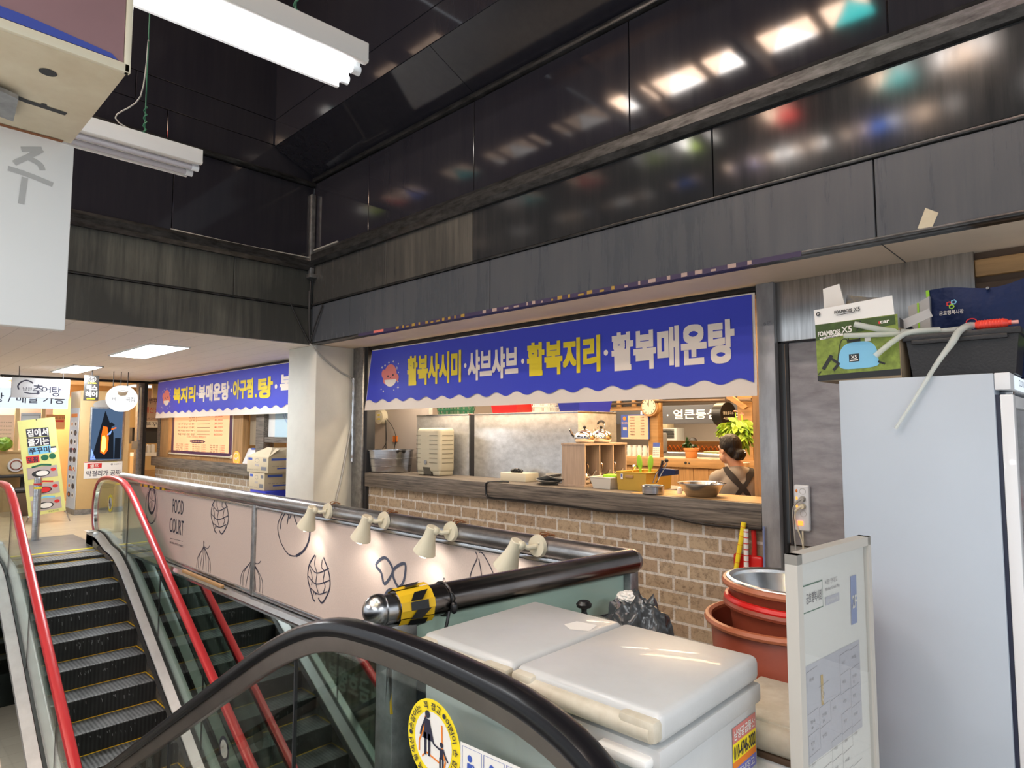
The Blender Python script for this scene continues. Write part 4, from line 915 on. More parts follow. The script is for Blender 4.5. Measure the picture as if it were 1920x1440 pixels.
p.rect(m, .158, .085, .205, .125, .003); m.mi = 2; p.text(m, 'X5', .167, .100, .028, .018, .004, .02); p.stroke(m, [(.162, .092), (.20, .093)], .006, .004)
p.rect(m, .235, .182, .262, .205, .0022)
p.text(m, 'FOAMBOSS', .012, .235, .112, .026, .002, .035); p.text(m, 'X5', .128, .238, .05, .034, .002, .02); p.stroke(m, [(.02, .222), (.135, .232)], .011, .0018); p.text(m, 'car', .308, .262, .042, .014, .002, .03)
m.mi = 1; p.text(m, '무선분무기', .03, .2205, .09, .008, .003, .01); p.text(m, 'FOAMBOSS', .10, .343, .085, .016, .0075, .03); p.text(m, 'X5', .192, .340, .03, .022, .0075, .01); p.stroke(m, [(.11, .334), (.20, .339)], .003, .0075); p.disc(m, .02, .355, .011, None, .0075, 16)
m.mi = 2; p.text(m, 'e', .015, .349, .010, .011, .0085)
m.mi = 3; p.disc(m, .306, .268, .007, None, .002, 12)
obj('printed_picture', m, ['sky_blue', 'black', 'paper', 'red'], bx, 0)
m = MB(); m.mi = 0; m.prism([(-.777, 3.553, 1.858), (-.745, 3.80, 1.858), (-.745, 3.80, 2.10), (-.777, 3.553, 2.15)], (.001, 0, 0)); obj('side', m, 'black', bx, 0)
one('paper_roll', MB().prism([(-1.165, 3.70, 2.10), (-1.03, 3.71, 2.10), (-1.085, 3.69, 2.39), (-1.165, 3.68, 2.372)], (0, .012, 0)), 'paper', 'crumpled white paper sticking up at the left of the sprayer carton', 'paper')
bk = MB(); bk.prism([(-1.10, 3.735, 2.05), (-.83, 3.74, 2.05), (-.85, 3.735, 2.285), (-.96, 3.73, 2.305), (-1.06, 3.73, 2.33)], (0, .010, 0))
one('food_bag', bk, mat('foodbag', (.05, .08, .14), .35, 0, (22, .8), col2=(.35, .26, .10)), 'colourful dark printed food bag standing inside the sprayer carton', 'bag')
one('cardboard_flap', MB().prism([(-.785, 3.60, 2.09), (-.775, 3.60, 2.145), (-.66, 3.59, 2.185), (-.645, 3.59, 2.145)], (0, .004, 0)), 'bag_grey', 'loose grey card strip sticking out between sprayer carton and black crate', 'card')
cr = thing('black_crate', 'black plastic storage crate on top of the tall fridge', 'crate', (-.535, 3.68, 1.852))
m = MB(); m.prism([(-.735, 3.575, 1.852), (-.342, 3.575, 1.852), (-.322, 3.560, 2.035), (-.755, 3.560, 2.035)], (0, .24, 0)); obj('tub', m, 'crate_black', cr, 0)
m = MB(); m.box((-.768, 3.545, 2.028), (-.312, 3.825, 2.058), .006); m.box((-.73, 3.540, 2.010), (-.36, 3.556, 2.032), .004); obj('rim', m, 'crate_black', cr)
bn = thing('market_bag', 'navy blue market bag with green edge and white logo behind the crate', 'bag', (-.47, 3.98, 1.852))
m = MB(); P3 = []
for i in range(15):
    row = []
    for j in range(9):
        a, c = i / 14, j / 8; x = -.72 + a * .55 - .01 * c; z = 1.855 + c * (.495 - .03 * abs(sin(a * 3 + .4)) + .012 * sin(a * 9))
        row.append(Vector((x, 3.93 + .02 * sin(a * 7 + c * 3) + .012 * sin(c * 8 - a * 4), z)))
    P3.append(row)
for i in range(14): m.strip(P3[i], P3[i + 1])
for i in range(14): m.strip([v + Vector((0, .12, 0)) for v in P3[i]], [v + Vector((0, .12, 0)) for v in P3[i + 1]])
m.strip(P3[0], [v + Vector((0, .12, 0)) for v in P3[0]]); m.strip(P3[-1], [v + Vector((0, .12, 0)) for v in P3[-1]]); obj('body', m, 'bag_navy', bn, 60)
m = MB(); m.strip([v + Vector((-.004, -.006, 0)) for v in P3[0]], [v + Vector((.012, -.010, 0)) for v in P3[0]]); obj('edge_binding', m, 'lime', bn, 0)
p = Pl((-.67, 3.888, 2.19), (1, 0, 0), (0, 0, 1)); m = MB(); m.mi = 0; p.text(m, '금호행복시장', 0, .0, .105, .022, .002, .01)
for i, (a, c) in enumerate(((.045, .055), (.065, .062), (.055, .040))): m.mi = 1 + i; p.ring(m, a, c, .011, .011, .006, .002, 5)
obj('logo', m, ['paper', 'red', 'sky_blue', 'lime'], bn, 0)
m = MB(); p.ring(m, .395, -.16, .030, .03, .014, .002, 16); m.mi = 1; p.stroke(m, [(.36, -.10), (.42, -.09), (.40, -.13)], .02, .002); obj('logo', m, ['lime', 'sky_blue'], bn, 0)
m = MB(); m.cyl((-.465, 3.93, 2.305), (-.465, 3.90, 2.305), .007, n=12); obj('snap_button', m, 'steel', bn)
gb = MB(); gb.prism([(-.80, 3.90, 1.856), (-.715, 3.90, 1.856), (-.712, 3.90, 2.30), (-.76, 3.90, 2.275), (-.81, 3.90, 2.26)], (0, .09, 0)); gb.mi = 1; gb.box((-.768, 3.895, 1.86), (-.760, 3.899, 2.27))
one('grey_bag', gb, ['bag_grey', 'lime'], 'grey bag with thin green stripe between sprayer carton and navy bag', 'bag', smooth=0)
sp = thing('siphon_pump', 'hand siphon pump with red bulb and white hoses lying across the crate', 'siphon pump', (-.49, 3.58, 2.058))
m = MB(); prof = [(0, 0), (.012, .0), (.016, .012)]
mt = Matrix.Translation((-.49, 3.60, 2.083)) @ Vector((1, .05, .0)).to_track_quat('Z', 'Y').to_matrix().to_4x4()
pr = [(0, 0), (.010, 0), (.020, .015)]
for k in range(9): pr += [(.0235, .022 + k * .011), (.021, .0265 + k * .011)]
pr += [(.018, .125), (.012, .13), (.012, .14), (0, .14)]
m.lathe(pr, mtx=mt, n=20); obj('bulb', m, mat('pump_red', (.85, .07, .045), .35), sp)
m = MB(); m.cyl((-.352, 3.607, 2.083), (-.325, 3.609, 2.083), .009, n=12); obj('cap', m, mat('pump_pink', (.75, .38, .34), .4), sp)
m = MB(); m.tube([Vector((-.495, 3.595, 2.09)) + Vector((.02 * cos(a), 0, .012 + .014 * sin(a))) for a in [2 * pi * k / 12 for k in range(12)]], .0025, 6, True); obj('ring', m, 'red_plastic', sp)
pth = smoothpath([(-.488, 3.60, 2.083), (-.51, 3.575, 2.080), (-.535, 3.52, 2.05), (-.56, 3.49, 1.995), (-.61, 3.455, 1.91), (-.70, 3.445, 1.755), (-.788, 3.44, 1.607)], 8)
m = MB(); m.tube(pth, [(.0155 if i < 22 else .0155 - .0085 * min(1, (i - 22) / 18)) + (.0010 if i % 2 else 0) for i in range(len(pth))], 12); obj('hose', m, 'tube_clear', sp)
m = MB(); m.tube(smoothpath([(-.50, 3.62, 2.078), (-.62, 3.62, 2.072), (-.75, 3.58, 2.078), (-.86, 3.54, 2.10), (-.97, 3.515, 2.135)], 6), .015, 12); obj('hose', m, 'tube_clear', sp)
one('clear_hose', MB().tube(smoothpath([(-.60, 3.63, 2.076), (-.75, 3.57, 2.070), (-.90, 3.53, 2.075), (-1.02, 3.515, 2.082)], 6), .013, 12), 'tube_clear', 'upper straight white hose end reaching over the sprayer carton print', 'hose')
one('clear_hose', MB().tube(smoothpath([(-.62, 3.60, 2.078), (-.735, 3.56, 2.074), (-.80, 3.53, 2.035), (-.88, 3.51, 1.965)], 6), .014, 12), 'tube_clear', 'short white hose end bending down over the printed blue sprayer', 'hose')

# power strip on the steel door
ps = thing('power_strip', 'white four socket power strip with lit orange switches on the steel door', 'power strip', (-1.615, 4.57, .92))
m = MB(); m.box((-1.672, 4.535, .918), (-1.572, 4.575, 1.228), .012, 3); obj('case', m, 'white_gloss', ps)
for z in (1.185, 1.135, 1.085, 1.035):
    m = MB(); m.mi = 0; c = (-1.612, 4.535, z); q = Matrix.Translation(c) @ Matrix.Rotation(radians(90), 4, 'X')
    m.lathe([(.021, 0), (.021, .002), (.019, .002), (.018, -.012), (0, -.012)], mtx=q, n=24); m.mi = 1
    for k in (-.007, .007): m.cyl((c[0] + k, 4.549, z + k), (c[0] + k, 4.544, z + k), .003, n=8)
    obj('socket', m, ['plastic_grey', 'black'], ps)
for z, k in ((1.187, 0), (1.137, 1), (1.082, 1)): m = MB(); m.ball((-1.652, 4.535, z), .009, (.8, .5, 1.3)); obj('switch', m, 'neon_orange' if k else 'orange', ps)
m = MB(); m.box((-1.648, 4.530, .955), (-1.615, 4.537, .985), .002); obj('main_switch', m, 'switch_lit', ps)
def plug(label, z, m_, pts):
    t = thing('power_plug', label, 'plug', (-1.612, 4.53, z), 'plugs in the power strip')
    m = MB(); m.cyl((-1.612, 4.535, z), (-1.612, 4.505, z), .019, .016, 18); m.tube(smoothpath([(-1.612, 4.512, z), (-1.63, 4.505, z - .01), (-1.655, 4.51, z - .035)], 4), .009, 10); obj('body', m, m_, t)
    m = MB(); m.tube(smoothpath([(-1.652, 4.51, z - .033)] + pts, 6), .005, 8); obj('cord', m, m_, t)
plug('grey plug in the second socket of the power strip', 1.135, 'plastic_grey', [(-1.675, 4.52, 1.05), (-1.678, 4.54, .92), (-1.67, 4.55, .75), (-1.63, 4.55, .40)])
plug('white plug in the third socket of the power strip', 1.085, 'ivory', [(-1.662, 4.52, 1.0), (-1.65, 4.53, .93), (-1.62, 4.545, .80), (-1.58, 4.55, .45)])
obj('supply_cord', MB().tube(smoothpath([(-1.625, 4.55, .922), (-1.625, 4.55, .80), (-1.63, 4.55, .40)], 5), .006, 8), 'ivory', ps)

# ================================================================== KITCHEN COUNTER
ct = thing('counter', 'long weathered grey wooden worktop on the brick wall of the open kitchen', 'counter', (-4.3, 4.7, .915))
m = MB(); m.box((-6.833, 4.50, .913), (-1.884, 4.53, 1.08), .003); obj('fascia', m, 'wood_grey', ct)
m = MB(); m.box((-6.833, 4.53, 1.045), (-2.9, 4.985, 1.08)); m.box((-3.88, 4.985, 1.045), (-2.9, 5.45, 1.08)); m.box((-2.9, 4.53, 1.045), (-1.884, 4.985, 1.08)); m.mi = 1; m.box((-3.0, 4.545, 1.0805), (-1.884, 4.985, 1.0825)); obj('worktop', m, ['wood_grey', 'wood'], ct, 0)
m = MB(); m.tube(smoothpath([(-4.47, 4.62, 1.086), (-4.6, 4.53, 1.086), (-4.66, 4.492, 1.07), (-4.665, 4.49, 1.0), (-4.655, 4.49, .95), (-4.60, 4.49, .93), (-4.3, 4.49, .932), (-3.78, 4.49, .930), (-3.2, 4.49, .920), (-2.73, 4.49, .936), (-2.4, 4.49, .905), (-2.15, 4.49, .898), (-1.88, 4.49, .908)], 6), .010, 8)
one('cable', m, 'black', 'black cable running over and along the front of the wooden counter', 'cable')
CZ = 1.081
pot = thing('stock_pot', 'big brushed steel stock pot at the left end of the counter', 'pot', (-6.72, 4.80, CZ))
m = MB(); m.lathe([(0, 0), (.245, 0), (.255, .01), (.262, .075), (.258, .078), (.264, .082), (.272, .165), (.268, .168), (.274, .172), (.28, .265), (.292, .268), (.292, .276), (.272, .274), (.25, .02), (0, .015)], (-6.72, 4.80, CZ), 44); obj('body', m, 'steel', pot)
m = MB(); m.tube(smoothpath([(-6.46, 4.72, CZ + .245), (-6.39, 4.68, CZ + .27), (-6.38, 4.76, CZ + .27), (-6.44, 4.80, CZ + .245)], 4), .012, 8); obj('handle', m, 'black', pot)
tk = thing('water_container', 'beige ribbed insulated water container standing on the counter', 'water container', (-5.84, 4.80, CZ))
m = MB(); m.box((-6.05, 4.68, CZ + .03), (-5.62, 4.92, CZ + .545), .045, 4); m.box((-6.04, 4.70, CZ), (-5.93, 4.90, CZ + .08), .02); m.box((-5.76, 4.69, CZ), (-5.63, 4.90, CZ + .08), .02); obj('body', m, 'tankc', tk)
m = MB()
for k in range(7): z = CZ + .145 + k * .052; m.box((-6.045, 4.676, z), (-5.965, 4.682, z + .006)); m.box((-5.80, 4.676, z), (-5.66, 4.682, z + .006)); m.box((-5.624, 4.72, z), (-5.617, 4.88, z + .006))
obj('rib_groove', m, mat('groove', (.20, .18, .13), .7), tk, 0)
m = MB(); m.cyl((-5.865, 4.679, CZ + .15), (-5.865, 4.672, CZ + .15), .026, n=24); obj('emblem', m, 'steel_dull', tk)
m = MB(); m.prism([(-5.91, 4.672, CZ + .095), (-5.79, 4.672, CZ + .095), (-5.77, 4.69, CZ + .01), (-5.90, 4.69, CZ + .01)], (0, .02, 0)); obj('spout_recess', m, 'groove_dark' if 'groove_dark' in MATS else mat('groove_dark', (.09, .08, .06), .7), tk, 0)
M.update(MATS)
def steel_cabinet(label, x0, x1, y1, m2):
    t = thing('steel_cabinet', label, 'cabinet', ((x0 + x1) / 2, 5.3, 0), 'steel cabinets behind the counter')
    m = MB(); m.box((x0, 5.0, .08), (x1, y1, 1.787), .006); obj('back_panel', m, 'steel_dull' if m2 is None else m2, t)
    m = MB(); m.box((x0 - .004, 4.994, 1.77), (x1 + .004, y1, 1.79), .003); obj('top_edge', m, 'steel', t)
    m = MB(); m.box((x0 + .02, 5.03, 0), (x1 - .02, y1, .08)); obj('plinth', m, 'dark', t)
galv = mat('galv', (.62, .63, .64), .36, .75, (11, .30), (1, 1, 1.6)); M['galv'] = galv
steel_cabinet('narrow steel cabinet back behind the beige water container', -6.45, -5.485, 5.60, 'galv')
steel_cabinet('wide mottled steel cabinet back in the middle of the kitchen opening', -5.39, -3.892, 5.66, 'galv')
def basket(name, label, x0, x1, y0, y1, z0, z1, m_, tp=.03, lattice=True):
    t = thing(name, label, 'basket', ((x0 + x1) / 2, (y0 + y1) / 2, z0), 'baskets on the steel cabinets')
    m = MB(); a = [(x0 + tp, y0 + tp, z0), (x1 - tp, y0 + tp, z0), (x1 - tp, y1 - tp, z0), (x0 + tp, y1 - tp, z0)]; c = [(x0, y0, z1), (x1, y0, z1), (x1, y1, z1), (x0, y1, z1)]
    m.poly(a)
    n = 14
    for i in range(4):
        A0, A1, C0, C1 = (Vector(q) for q in (a[i], a[(i + 1) % 4], c[i], c[(i + 1) % 4]))
        if lattice:
            for k in range(n + 1): f = k / n; m.tube([A0.lerp(A1, f), C0.lerp(C1, f)], .0045, 4)
            for f in (.0, .3, .62, 1): m.tube([A0.lerp(C0, f), A1.lerp(C1, f)], .007, 4)
        else: m.poly([A0, A1, C1, C0])
    obj('basket', m, m_, t, 0)
    m = MB(); m.tube(c, .012, 6, True); obj('rim', m, m_, t)
m = MB(); m.box((-5.478, 5.02, 0), (-5.398, 5.60, 1.78)); one('gap_shade', m, 'dark', 'dark upright sheet standing for the shade between the two steel cabinets', 'panel')  # dark sheet added in place of the shade in the cabinet gap
basket('plastic_basket', 'dark green plastic basket on the narrow steel cabinet', -6.14, -5.80, 5.04, 5.42, 1.792, 1.97, 'green_pl')
basket('plastic_basket', 'solid red plastic basket on the wide steel cabinet', -5.19, -4.76, 5.04, 5.36, 1.792, 1.97, 'red_plastic', .03, False)
basket('wire_basket', 'white wire basket between the red and the blue baskets', -4.55, -4.23, 5.04, 5.36, 1.792, 1.98, 'paper', .01)
basket('plastic_basket', 'royal blue plastic basket at the right end of the wide steel cabinet', -4.21, -3.90, 5.04, 5.62, 1.792, 1.97, 'blue_pl', .03, False)
fb = MB(); fb.box((-4.72, 4.75, CZ), (-4.365, 4.95, CZ + .085), .004)
one('foam_box', fb, 'ivory', 'small cream box lying on the counter before the steel cabinet', 'box')
one('black_cloth', rough_blob((-4.56, 4.83, CZ + .10), .05, (1.4, .9, .5), 5, .35), 'black', 'crumpled black cloth on top of the small cream box', 'cloth')
for k, (x, y, z, rt) in enumerate(((-4.03, 4.72, .012, .05), (-4.10, 4.80, .035, -.25), (-3.96, 4.78, .05, .18))):
    m = MB(); m.lathe([(0, 0), (.06, 0), (.10, .014), (.13, .032), (.126, .034), (.10, .02), (0, .008)], (0, 0, 0), 28)
    bmesh.ops.rotate(m.bm, verts=m.bm.verts, cent=(0, 0, 0), matrix=Matrix.Rotation(rt, 3, 'Y')); bmesh.ops.translate(m.bm, verts=m.bm.verts, vec=(x, y, CZ + z))
    one('grey_dish', m, mat('dishgrey', (.26, .26, .25), .5) if 'dishgrey' not in MATS else MATS['dishgrey'], ('lowest grey dish left of the wooden kettle shelf', 'tilted grey dish leaning to the left on the dish pile', 'top grey dish nearest the wooden kettle shelf')[k], 'dish', 'grey dishes on the counter')
# kettle shelf, open towards the right
sh = thing('kettle_shelf', 'pale wooden three compartment shelf with kettles on the counter', 'shelf', (-3.735, 5.06, CZ))
m = MB(); m.box((-3.87, 4.72, CZ), (-3.60, 4.738, 1.47)); m.box((-3.87, 5.382, CZ), (-3.60, 5.40, 1.47))
m.box((-3.87, 4.738, CZ), (-3.862, 5.382, 1.46)); obj('side_panel', m, 'wood_pale', sh, 0)
m = MB(); m.box((-3.875, 4.715, 1.46), (-3.595, 5.405, 1.478)); obj('top', m, 'wood_pale', sh, 0)
m = MB(); m.box((-3.90, 4.70, CZ), (-3.595, 5.40, CZ + .016)); obj('base', m, 'wood_pale', sh, 0)
for y in (4.945, 5.165): m = MB(); m.box((-3.862, y, CZ), (-3.60, y + .016, 1.46)); obj('divider', m, 'wood_pale', sh, 0)
def kettle(name, label, c, rz, handle=True):
    t = thing(name, label, 'kettle', c, 'steel kettles')
    x, y, z = c
    m = MB(); m.lathe([(0, .0), (.075, 0), (.085, .006), (.102, .035), (.104, .055), (.092, .09), (.062, .112), (.04, .117), (0, .117)], c, 36); obj('body', m, 'chrome', t)
    m = MB(); m.lathe([(.048, .116), (.035, .126), (0, .132)], c, 24); kl = obj('lid', m, 'chrome', t)
    m = MB(); m.ball((x, y, z + .150), .016); m.cyl((x, y, z + .13), (x, y, z + .145), .007, n=10); obj('knob', m, 'black', kl)
    d = Vector((cos(rz), sin(rz), 0)); c_ = Vector(c)
    m = MB(); m.tube(smoothpath([c_ + d * .085 + Vector((0, 0, .05)), c_ + d * .125 + Vector((0, 0, .065)), c_ + d * .15 + Vector((0, 0, .105)), c_ + d * .165 + Vector((0, 0, .13))], 4), [.02, .019, .018, .017, .016, .015, .014, .013, .012, .012, .011, .011, .011][:13], 10); obj('spout', m, 'chrome', t)
    hp = smoothpath([c_ + d * .075 + Vector((0, 0, .10)), c_ + d * .085 + Vector((0, 0, .17)), c_ + d * .04 + Vector((0, 0, .205)), c_ - d * .04 + Vector((0, 0, .205)), c_ - d * .085 + Vector((0, 0, .17)), c_ - d * .075 + Vector((0, 0, .10))], 5)
    if handle:
        m = MB(); m.tube(hp, .005, 8); kh = obj('handle', m, 'chrome', t); m = MB(); m.tube(hp[7:19], .0115, 8); obj('handle_grip', m, 'black', kh)
    return t
kettle('kettle', 'front steel kettle with left pointing spout on top of the wooden shelf', (-3.735, 4.90, 1.479), radians(190), False)
kettle('kettle', 'rear steel kettle with raised black handle on top of the wooden shelf', (-3.725, 5.15, 1.479), radians(150))
kettle('kettle', 'steel kettle inside the front compartment of the wooden shelf', (-3.74, 4.84, CZ + .017), radians(5))
kettle('kettle', 'steel kettle inside the middle compartment of the wooden shelf', (-3.74, 5.06, CZ + .017), radians(5))
kettle('kettle', 'steel kettle inside the rear compartment of the wooden shelf', (-3.74, 5.28, CZ + .017), radians(5))
pb = thing('plastic_bowl', 'translucent white plastic tub on the counter beside the kettle shelf', 'bowl', (-3.40, 4.78, CZ))
m = MB(); a = [(-3.49, 4.70), (-3.31, 4.70), (-3.31, 4.88), (-3.49, 4.88)]
A_ = [(x, y, CZ) for x, y in a]; B_ = [(x + (x + 3.40) * .28, y + (y - 4.79) * .28, CZ + .10) for x, y in a]
m.poly(A_)
for i in range(4): m.poly([A_[i], A_[(i + 1) % 4], B_[(i + 1) % 4], B_[i]])
obj('tub', m, mat('plastic_white', (.72, .68, .60), .4), pb, 0); m = MB(); m.tube(B_, .006, 6, True); obj('rim', m, MATS['plastic_white'], pb)
M.update(MATS)
one('green_lid', MB().box((-3.42, 4.74, CZ + .09), (-3.28, 4.86, CZ + .125), .012), 'lime', 'bright green plastic lid inside the translucent white tub', 'container')  # flat green lid resting in the white tub
yc = thing('yellow_crate', 'mustard yellow plastic crate with utensils on the counter', 'crate', (-3.10, 4.93, CZ))
x0, x1, y0, y1 = -3.255, -2.955, 4.72, 5.15; m = MB()
bt = [(x0 + .01, y0 + .01, CZ), (x1 - .01, y0 + .01, CZ), (x1 - .01, y1 - .01, CZ), (x0 + .01, y1 - .01, CZ)]; tp = [(x0, y0, CZ + .155), (x1, y0, CZ + .155), (x1, y1, CZ + .155), (x0, y1, CZ + .155)]
m.poly(bt)
for i in range(4): m.poly([bt[i], bt[(i + 1) % 4], tp[(i + 1) % 4], tp[i]])
obj('body', m, 'crate_yellow', yc, 0); m = MB(); m.tube(tp, .007, 6, True); obj('rim', m, 'crate_yellow', yc)
m = MB(); m.box((-3.16, 4.712, CZ + .108), (-3.08, 4.722, CZ + .132), .003); obj('hand_grip', m, 'wood', yc)
m = MB(); m.box((-3.205, 4.712, CZ + .095), (-3.183, 4.716, CZ + .142)); m.mi = 1; m.box((-3.20, 4.71, CZ + .115), (-3.19, 4.7125, CZ + .138)); obj('label', m, ['paper', 'blue_ink'], yc, 0)
for k, (x, tilt, lab) in enumerate(((-3.045, -.10, 'left bright green paddle standing in the yellow crate'), (-2.955, .10, 'right bright green paddle standing in the yellow crate'))):
    m = MB(); m.ball((0, 0, .10), .045, (.62, .18, 1.45), 18); m.cyl((0, 0, -.10), (0, 0, .06), .012, n=10)
    bmesh.ops.rotate(m.bm, verts=m.bm.verts, cent=(0, 0, 0), matrix=Matrix.Rotation(tilt, 3, 'Y')); bmesh.ops.translate(m.bm, verts=m.bm.verts, vec=(x - .05, 4.86, CZ + .14))
    one('green_paddle', m, 'lime', lab, 'utensil', 'green paddles')
tg = thing('tongs', 'steel tongs leaning out of the yellow crate toward the small steel can', 'tongs', (-2.82, 4.74, CZ))
for s_ in (-.016, .016):
    m = MB(); m.tube(smoothpath([(-2.86 + s_, 4.70, CZ + .08), (-2.83 + s_ * 1.4, 4.72, CZ + .16), (-2.785 + s_, 4.74, CZ + .235), (-2.775, 4.75, CZ + .26)], 4), .005, 6); obj('arm', m, 'chrome', tg)
m = MB(); m.ball((-2.775, 4.75, CZ + .268), .017); obj('hinge', m, 'dark', tg)
one('ladle', MB().tube([(-3.20, 4.85, CZ + .13), (-3.15, 4.83, CZ + .175), (-3.13, 4.82, CZ + .205)], [.006, .006, .018], 8), 'chrome', 'steel spoon handle poking out at the left of the yellow crate', 'utensil')
m = MB(); m.prism([(-2.93, 4.86, CZ + .12), (-2.76, 4.86, CZ + .145), (-2.76, 4.86, CZ + .185), (-2.91, 4.86, CZ + .195)], (0, .06, 0)); one('blue_pouch', m, 'bag_navy', 'dark blue pouch sticking out of the right side of the yellow crate', 'pouch')
one('knife_handle', MB().tube([(-2.93, 4.90, CZ + .12), (-2.895, 4.89, CZ + .26)], .011, 8), 'dark', 'dark utensil handle standing between green paddle and blue pouch', 'utensil')
one('steel_can', MB().lathe([(0, 0), (.083, 0), (.09, .008), (.091, .062), (.095, .066), (.092, .07), (.086, .066), (.084, .01), (0, .008)], (-2.815, 4.60, CZ), 32), 'steel', 'small low steel can in front of the yellow crate', 'can')
one('steel_bowl', MB().lathe([(0, 0), (.105, 0), (.115, .006), (.172, .098), (.186, .102), (.186, .108), (.168, .104), (.11, .012), (0, .008)], (-2.44, 4.70, CZ), 44), 'steel', 'wide flared steel bowl on the counter before the woman', 'bowl')
tg = thing('tongs', 'steel tongs hooked over the rim of the wide flared bowl', 'tongs', (-2.33, 4.72, CZ))
for s_ in (-.012, .012): m = MB(); m.tube(smoothpath([(-2.38, 4.60 + s_, CZ + .04), (-2.33, 4.61 + s_, CZ + .09), (-2.27, 4.62 + s_, CZ + .125), (-2.20, 4.63, CZ + .115)], 4), .006, 6); obj('arm', m, 'chrome', tg)
one('salt_shaker', MB().lathe([(0, 0), (.02, 0), (.022, .03), (.016, .05), (0, .055)], (-2.675, 4.78, CZ), 16), 'paper', 'tiny white shaker between steel can and flared bowl', 'shaker')
# gas alarm on the kitchen wall
ga = thing('gas_alarm', 'white round gas alarm with yellow label on the kitchen wall', 'alarm', (-7.46, 5.17, 1.67))
m = MB(); m.cyl((-7.46, 5.198, 1.78), (-7.46, 5.12, 1.78), .105, .095, 28); m.box((-7.60, 5.14, 1.72), (-7.50, 5.198, 1.86), .01); obj('case', m, 'ivory', ga)
m = MB(); m.cyl((-7.45, 5.119, 1.785), (-7.45, 5.116, 1.785), .06, n=24); m.mi = 1; m.box((-7.48, 5.112, 1.80), (-7.42, 5.116, 1.82)); m.box((-7.48, 5.112, 1.745), (-7.42, 5.116, 1.765)); obj('label', m, ['paper', 'yellow'], ga, 0)
m = MB(); m.tube([(-7.36, 5.17, 1.74), (-7.36, 5.18, 1.30)], .006, 6); m.tube(smoothpath([(-7.35, 5.17, 1.76), (-7.22, 5.17, 1.66), (-7.13, 5.17, 1.52), (-7.16, 5.17, 1.34), (-7.22, 5.17, 1.30)], 5), .004, 6); m.tube(smoothpath([(-7.36, 5.17, 1.70), (-7.33, 5.16, 1.45), (-7.42, 5.16, 1.34), (-7.45, 5.16, 1.30)], 5), .004, 6); obj('wire', m, 'dark', ga)
one('orange_tag', MB().box((-7.215, 5.185, 1.44), (-7.12, 5.195, 1.525), .01), 'orange', 'orange tag hanging on the kitchen wall above the stock pot', 'tag')

# ================================================================== DINING ROOM BEHIND
bar = thing('bar_counter', 'wooden bar with plank front in the dining room behind the kitchen', 'bar counter', (-3.8, 7.2, 0))
m = MB(); m.box((-5.6, 7.0, 1.155), (-2.16, 7.5, 1.262), .004); obj('top', m, 'wood', bar)
m = MB()
for k in range(17): m.box((-5.5 + k * .195, 7.03, .0), (-5.5 + k * .195 + .189, 7.06, 1.155), .002)
obj('plank_front', m, 'wood_v', bar, 0)
m = MB(); m.cyl((-3.83, 6.999, 1.21), (-3.83, 6.995, 1.21), .016, n=16); m.cyl((-3.785, 6.999, 1.207), (-3.785, 6.995, 1.207), .010, n=16); obj('socket', m, 'dark', bar)
m = MB(); m.box((-4.375, 7.06, 1.262), (-4.235, 7.18, 2.72), .004); m.box((-3.20, 7.06, 1.262), (-3.03, 7.18, 2.72)); m.box((-5.6, 7.06, 1.855), (-4.375, 7.14, 1.905)); m.box((-5.6, 7.06, 2.02), (-3.03, 7.14, 2.10)); m.box((-4.85, 7.06, 1.905), (-4.80, 7.14, 2.02)); m.box((-4.62, 7.06, 1.905), (-4.57, 7.14, 2.02))
m.mi = 1; m.box((-5.6, 7.10, 1.905), (-4.375, 7.13, 2.02)); m.mi = 0
m.prism([(-3.40, 6.9, 2.06), (-3.34, 6.9, 2.09), (-3.02, 6.9, 1.86), (-3.06, 6.9, 1.83)], (0, .06, 0))
struct('trim_9', m, ['wood', 'dark'])
m = MB(); m.tube([(-5.4, 6.98, 1.93), (-4.0, 6.98, 1.955), (-3.0, 6.98, 1.94)], .014, 8); m.tube([(-4.2, 6.94, 1.96), (-2.9, 6.94, 1.925)], .010, 8)
struct('trim_10', m, 'brownt')
def menu_text(p, m, rows, a0, b0, dw, dh, rnd, price=True, cols=1):
    ws = ['대구탕', '아구탕', '복지리', '복매운탕', '해물탕', '복불고기', '볶음밥', '알추가', '사리']
    for r in range(rows):
        for c in range(cols):
            x = a0 + c * dw; y = b0 - r * dh
            p.text(m, rnd.choice(ws), x, y, dw * .30, dh * .55, .003)
            if price: p.text(m, '%d,000' % rnd.randint(8, 60), x + dw * .66, y, dw * .22, dh * .5, .003)
mb_ = thing('menu_board', 'small cream and navy menu board on the dining room frame', 'menu board', (-4.56, 7.04, 1.48))
m = MB(); m.box((-4.765, 7.03, 1.487), (-4.35, 7.055, 1.80), .002); obj('board', m, 'blue_ink', mb_, 0)
p = Pl((-4.765, 7.03, 1.487), (1, 0, 0), (0, 0, 1)); m = MB(); m.mi = 0; p.rect(m, .11, .02, .405, .30, .001); p.rect(m, .0, .0, .405, .02, .001); p.rect(m, .03, .115, .09, .15, .001); m.mi = 1; rn = random.Random(4); menu_text(p, m, 7, .14, .265, .24, .036, rn); m.mi = 2; p.disc(m, .055, .265, .025, None, .002, 14); m.mi = 0; p.text(m, '복아구집', .01, .19, .09, .03, .002); obj('printed_menu', m, ['paper_pink', 'ink', 'orange'], mb_, 0)
ck = thing('wall_clock', 'round wooden wall clock half hidden by the banner edge', 'clock', (-4.30, 6.97, 1.77))
p = Pl((-4.305, 6.97, 1.895), (1, 0, 0), (0, 0, 1)); m = MB(); m.cyl((-4.305, 7.05, 1.895), (-4.305, 6.975, 1.895), .128, .122, 36); obj('case', m, 'wood', ck)
